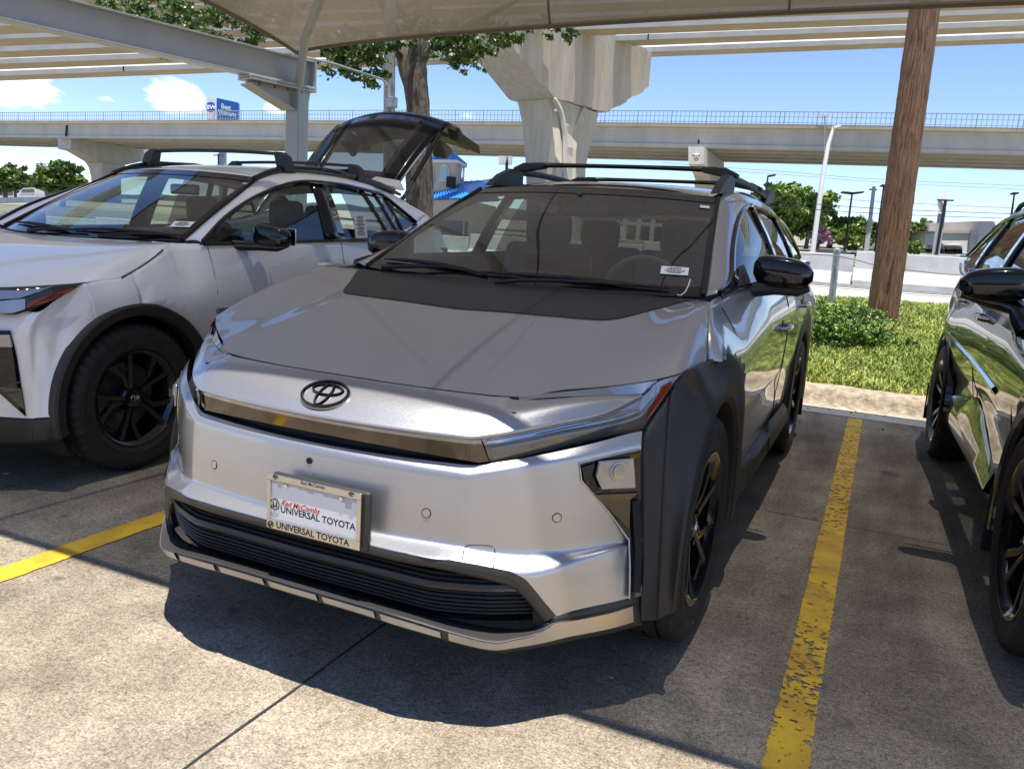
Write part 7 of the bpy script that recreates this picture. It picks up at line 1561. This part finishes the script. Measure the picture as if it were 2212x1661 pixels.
# ---- left: tan store, low wall, parked vehicle
TB=empty('store_building',tuple(far(50,432,105)),'flat roofed tan store between the trees at the left','building')
MB().prism([far(28,430,100),far(90,432,100),far(90,385,100),far(28,382,100)],_f*12*[1,1,0]).build('wall','tan',TB,smooth=False); MB().prism([far(30,430,99.8),far(88,431,99.8),far(88,409,99.8),far(30,408,99.8)],_f*.1).build('shop_front','dark',TB,smooth=False)
for px in (44,58,72): MB().tube([far(px,430,99.5),far(px,409,99.5)],.14,6).build('pillar','tan',TB)
t=empty('parked_car',tuple(far(57,430,85)),'pale green van parked in front of the tan store','car'); e=[far(57,430,85)+_r*x+np.array([0,0,z]) for x,z in ((-1.0,0),(-1.0,.55),(-.7,.65),(-.35,1.1),(.95,1.12),(1.05,.6),(1.05,0))]; MB().prism(e,_f*1.7).build('body','bwhite',t,bevel=.05); MB().prism([far(57,430,85)+_r*x+np.array([0,0,z])-_f*.02 for x,z in ((-.55,.66),(-.3,1.02),(.85,1.03),(.9,.68))],-_f*.02).build('side_window','wing',t,smooth=False)
LW=MB().prism([far(-60,440,46),far(110,436,46),far(110,426,46),far(-60,427,46)],_f*.4*[1,1,0]).build('retaining_wall','barr',None,smooth=False); tag(LW,'low grey concrete wall below the trees at the left edge','wall')
# ---- verge shrub and grass
M['litter']=mat('dry_leaf',(.28,.22,.10),.9)
sb=at(1845,768,'y',7.55); sb[2]=vz(sb[0],7.55)
SH=empty('shrub',tuple(sb),'round leafy green shrub in the grass beside the silver car','shrub')
pts=[]
for i,(dx,dy,dz,rx,ry,rz,n) in enumerate(((-.38,.25,.20,.36,.40,.26,3000),(-.05,.25,.20,.34,.40,.22,2600),(.22,.35,.11,.28,.35,.14,1300),(-.68,.3,.2,.35,.35,.26,1700),(-.15,.5,.26,.42,.3,.16,1400),(-.3,.0,.10,.42,.2,.14,1300),(.50,.4,.04,.20,.25,.06,350))): pts.append(blob(sb+[dx,dy,dz],(rx,ry,rz),n,500+i,.30,.7))
leafcloud(np.concatenate(pts),.036,'shrubl','foliage',SH,aspect=.6); st2=MB()
for k in range(30):
    a=rng.random()*6.28; r=rng.random()*.45; st2.tube([sb+[.1*math.cos(a),.25+.1*math.sin(a),0],sb+[r*math.cos(a),.25+.6*r*math.sin(a),.2],sb+[1.4*r*math.cos(a),.25+.9*r*math.sin(a),.42+.08*rng.random()]],[.007,.005,.002],4)
st2.build('stems','bark',SH)
q=np.random.default_rng(11)
def grass(n,x0,x1,y0,y1,h0,h1,name,m,seed,label):
    q=np.random.default_rng(seed); x=q.uniform(x0,x1,n); y=y0+(y1-y0)*q.random(n)**1.15; z=np.array([vz(a,b) for a,b in zip(x,y)])-.005; h=q.uniform(h0,h1,n)*(.7+.5*(np.sin(x*3.1+y*2)+1)/2); a=q.uniform(0,6.283,n); b=q.uniform(0,6.283,n); ln=h*q.uniform(.2,1.3,n); w=q.uniform(.004,.010,n)
    P=np.stack([x,y,z],1); W=np.stack([np.cos(a)*w,np.sin(a)*w,0*w],1); T=P+np.stack([np.cos(b)*ln,np.sin(b)*ln,h],1); Mi=P+np.stack([np.cos(b)*ln*.35,np.sin(b)*ln*.35,h*.62],1)
    V=np.stack([P-W,P+W,Mi+W*.8,Mi-W*.8,T],1).reshape(-1,3); i=np.arange(n)*5; me=bpy.data.meshes.new(name)
    F=np.concatenate([np.stack([i,i+1,i+2,i+3],1).ravel(),np.stack([i+3,i+2,i+4],1).ravel()]); me.vertices.add(5*n); me.vertices.foreach_set('co',V.astype(np.float32).ravel()); me.loops.add(7*n); me.polygons.add(2*n); me.loops.foreach_set('vertex_index',F.astype(np.int32)); me.polygons.foreach_set('loop_start',np.r_[np.arange(0,4*n,4),4*n+np.arange(0,3*n,3)].astype(np.int32)); me.polygons.foreach_set('loop_total',np.r_[np.full(n,4),np.full(n,3)].astype(np.int32)); me.update(calc_edges=True)
    me.materials.append(M[m]); o=bpy.data.objects.new(name,me); C.objects.link(o); tag(o,label,'grass',kind='stuff'); return o
grass(60000,.3,5.2,5.98,11.9,.03,.085,'grass','grass',1,'short yellow green grass on the verge behind the kerb')
grass(16000,-9,.3,5.98,11.9,.04,.10,'grass','grass',2,'grass on the verge behind the parked cars at left')
q4=q.uniform(0,1,(260,2)); lt=leafcloud(np.stack([-2+7*q4[:,0],5.56-.9*q4[:,1]**3,np.full(260,.008)],1),.030,'litter','fallen_leaves',None,kind='stuff',aspect=.5,nrm_up=3) if 'litter' in M else None
tag(lt,'dry leaves blown against the foot of the kerb','leaves')
wp=[]
for k in range(900):
    x=q.uniform(.4,5); y=q.uniform(6.0,11.5); wp.append(q.normal(size=(14,3))*[.05,.05,.012]+[x,y,vz(x,y)+.02])
o=leafcloud(np.concatenate(wp),.028,'shrubl2','ground_weeds',None,kind='stuff',aspect=.7) if 'shrubl2' in M else None
M['weed']=mat('weed_leaf',(.10,.19,.03),.6,alt=(.34,.40,.08),nscale=3)
o=leafcloud(np.concatenate(wp),.03,'weed','ground_weeds',None,kind='stuff',aspect=.7); tag(o,'low broad leaved weeds scattered through the grass','weeds')
# dry stalks at the kerb edge
q2=q.uniform(0,1,(700,2)); leafcloud(np.stack([.4+q2[:,0]*5,5.93+.12*q2[:,1]**2*3,np.full(700,.155)+.01*q2[:,1]],1),.02,'litter','dry_litter',None,kind='stuff',aspect=.4,nrm_up=1)
# ---- dealership front behind the camera, seen in reflections
DB=empty('dealership_building',(-2,-30,0),'pale dealership front with red lettering seen reflected in the windscreen','building')
MB().box((-2,-32,3.2),(60,4,6.4)).build('wall','bwhite',DB,smooth=False); MB().box((-2,-29.9,1.6),(40,.2,2.8)).build('shop_window','wing',DB,smooth=False)
text('TOYOTA',2.2,'red',DB,(2,-29.8,3.8),(-1,0,0),(0,0,1),'sign_lettering',depth=.05,bold=.05)
sheet('driveway',-60,60,-60,-14,-.004,'road')
# ---- two-storey hotel block seen through the rear window of the silver car
HB=empty('hotel_block',tuple(far(1450,540,62)*[1,1,0]+[0,0,2]),'two storey beige hotel block with open galleries seen through the silver car','building')
a0_=far(1340,440,62); a1_=far(1590,447,58); zb_h=1.2; zt_h=a0_[2]
ud=(a1_-a0_)*[1,1,0]; Lh=np.linalg.norm(ud); ud/=Lh; nh=np.array([-ud[1],ud[0],0]); nh=nh if nh@_f>0 else -nh
P0=a0_*[1,1,0]+[0,0,zb_h]
MB().prism([P0+nh*1.5,P0+nh*1.5+ud*Lh,P0+nh*1.5+ud*Lh+[0,0,zt_h-zb_h],P0+nh*1.5+[0,0,zt_h-zb_h]],nh*8).build('wall','tan',HB,smooth=False)
for fz in (0,.48,.97): MB().prism([P0+[0,0,(zt_h-zb_h)*fz],P0+ud*Lh+[0,0,(zt_h-zb_h)*fz],P0+ud*Lh+[0,0,(zt_h-zb_h)*fz+.25],P0+[0,0,(zt_h-zb_h)*fz+.25]],nh*1.49).build('gallery_floor','bwhite',HB,smooth=False)
for k in range(8):
    c=P0+ud*(Lh*(k+.5)/8); MB().box(c+[0,0,(zt_h-zb_h)/2],(.3,.3,zt_h-zb_h)).build('pillar','bwhite',HB,smooth=False)
    for fz in (.12,.60): MB().box(c+ud*1.0+nh*1.45+[0,0,(zt_h-zb_h)*fz+.9],(1.0,.2,1.6)).build('door','navy',HB,smooth=False)
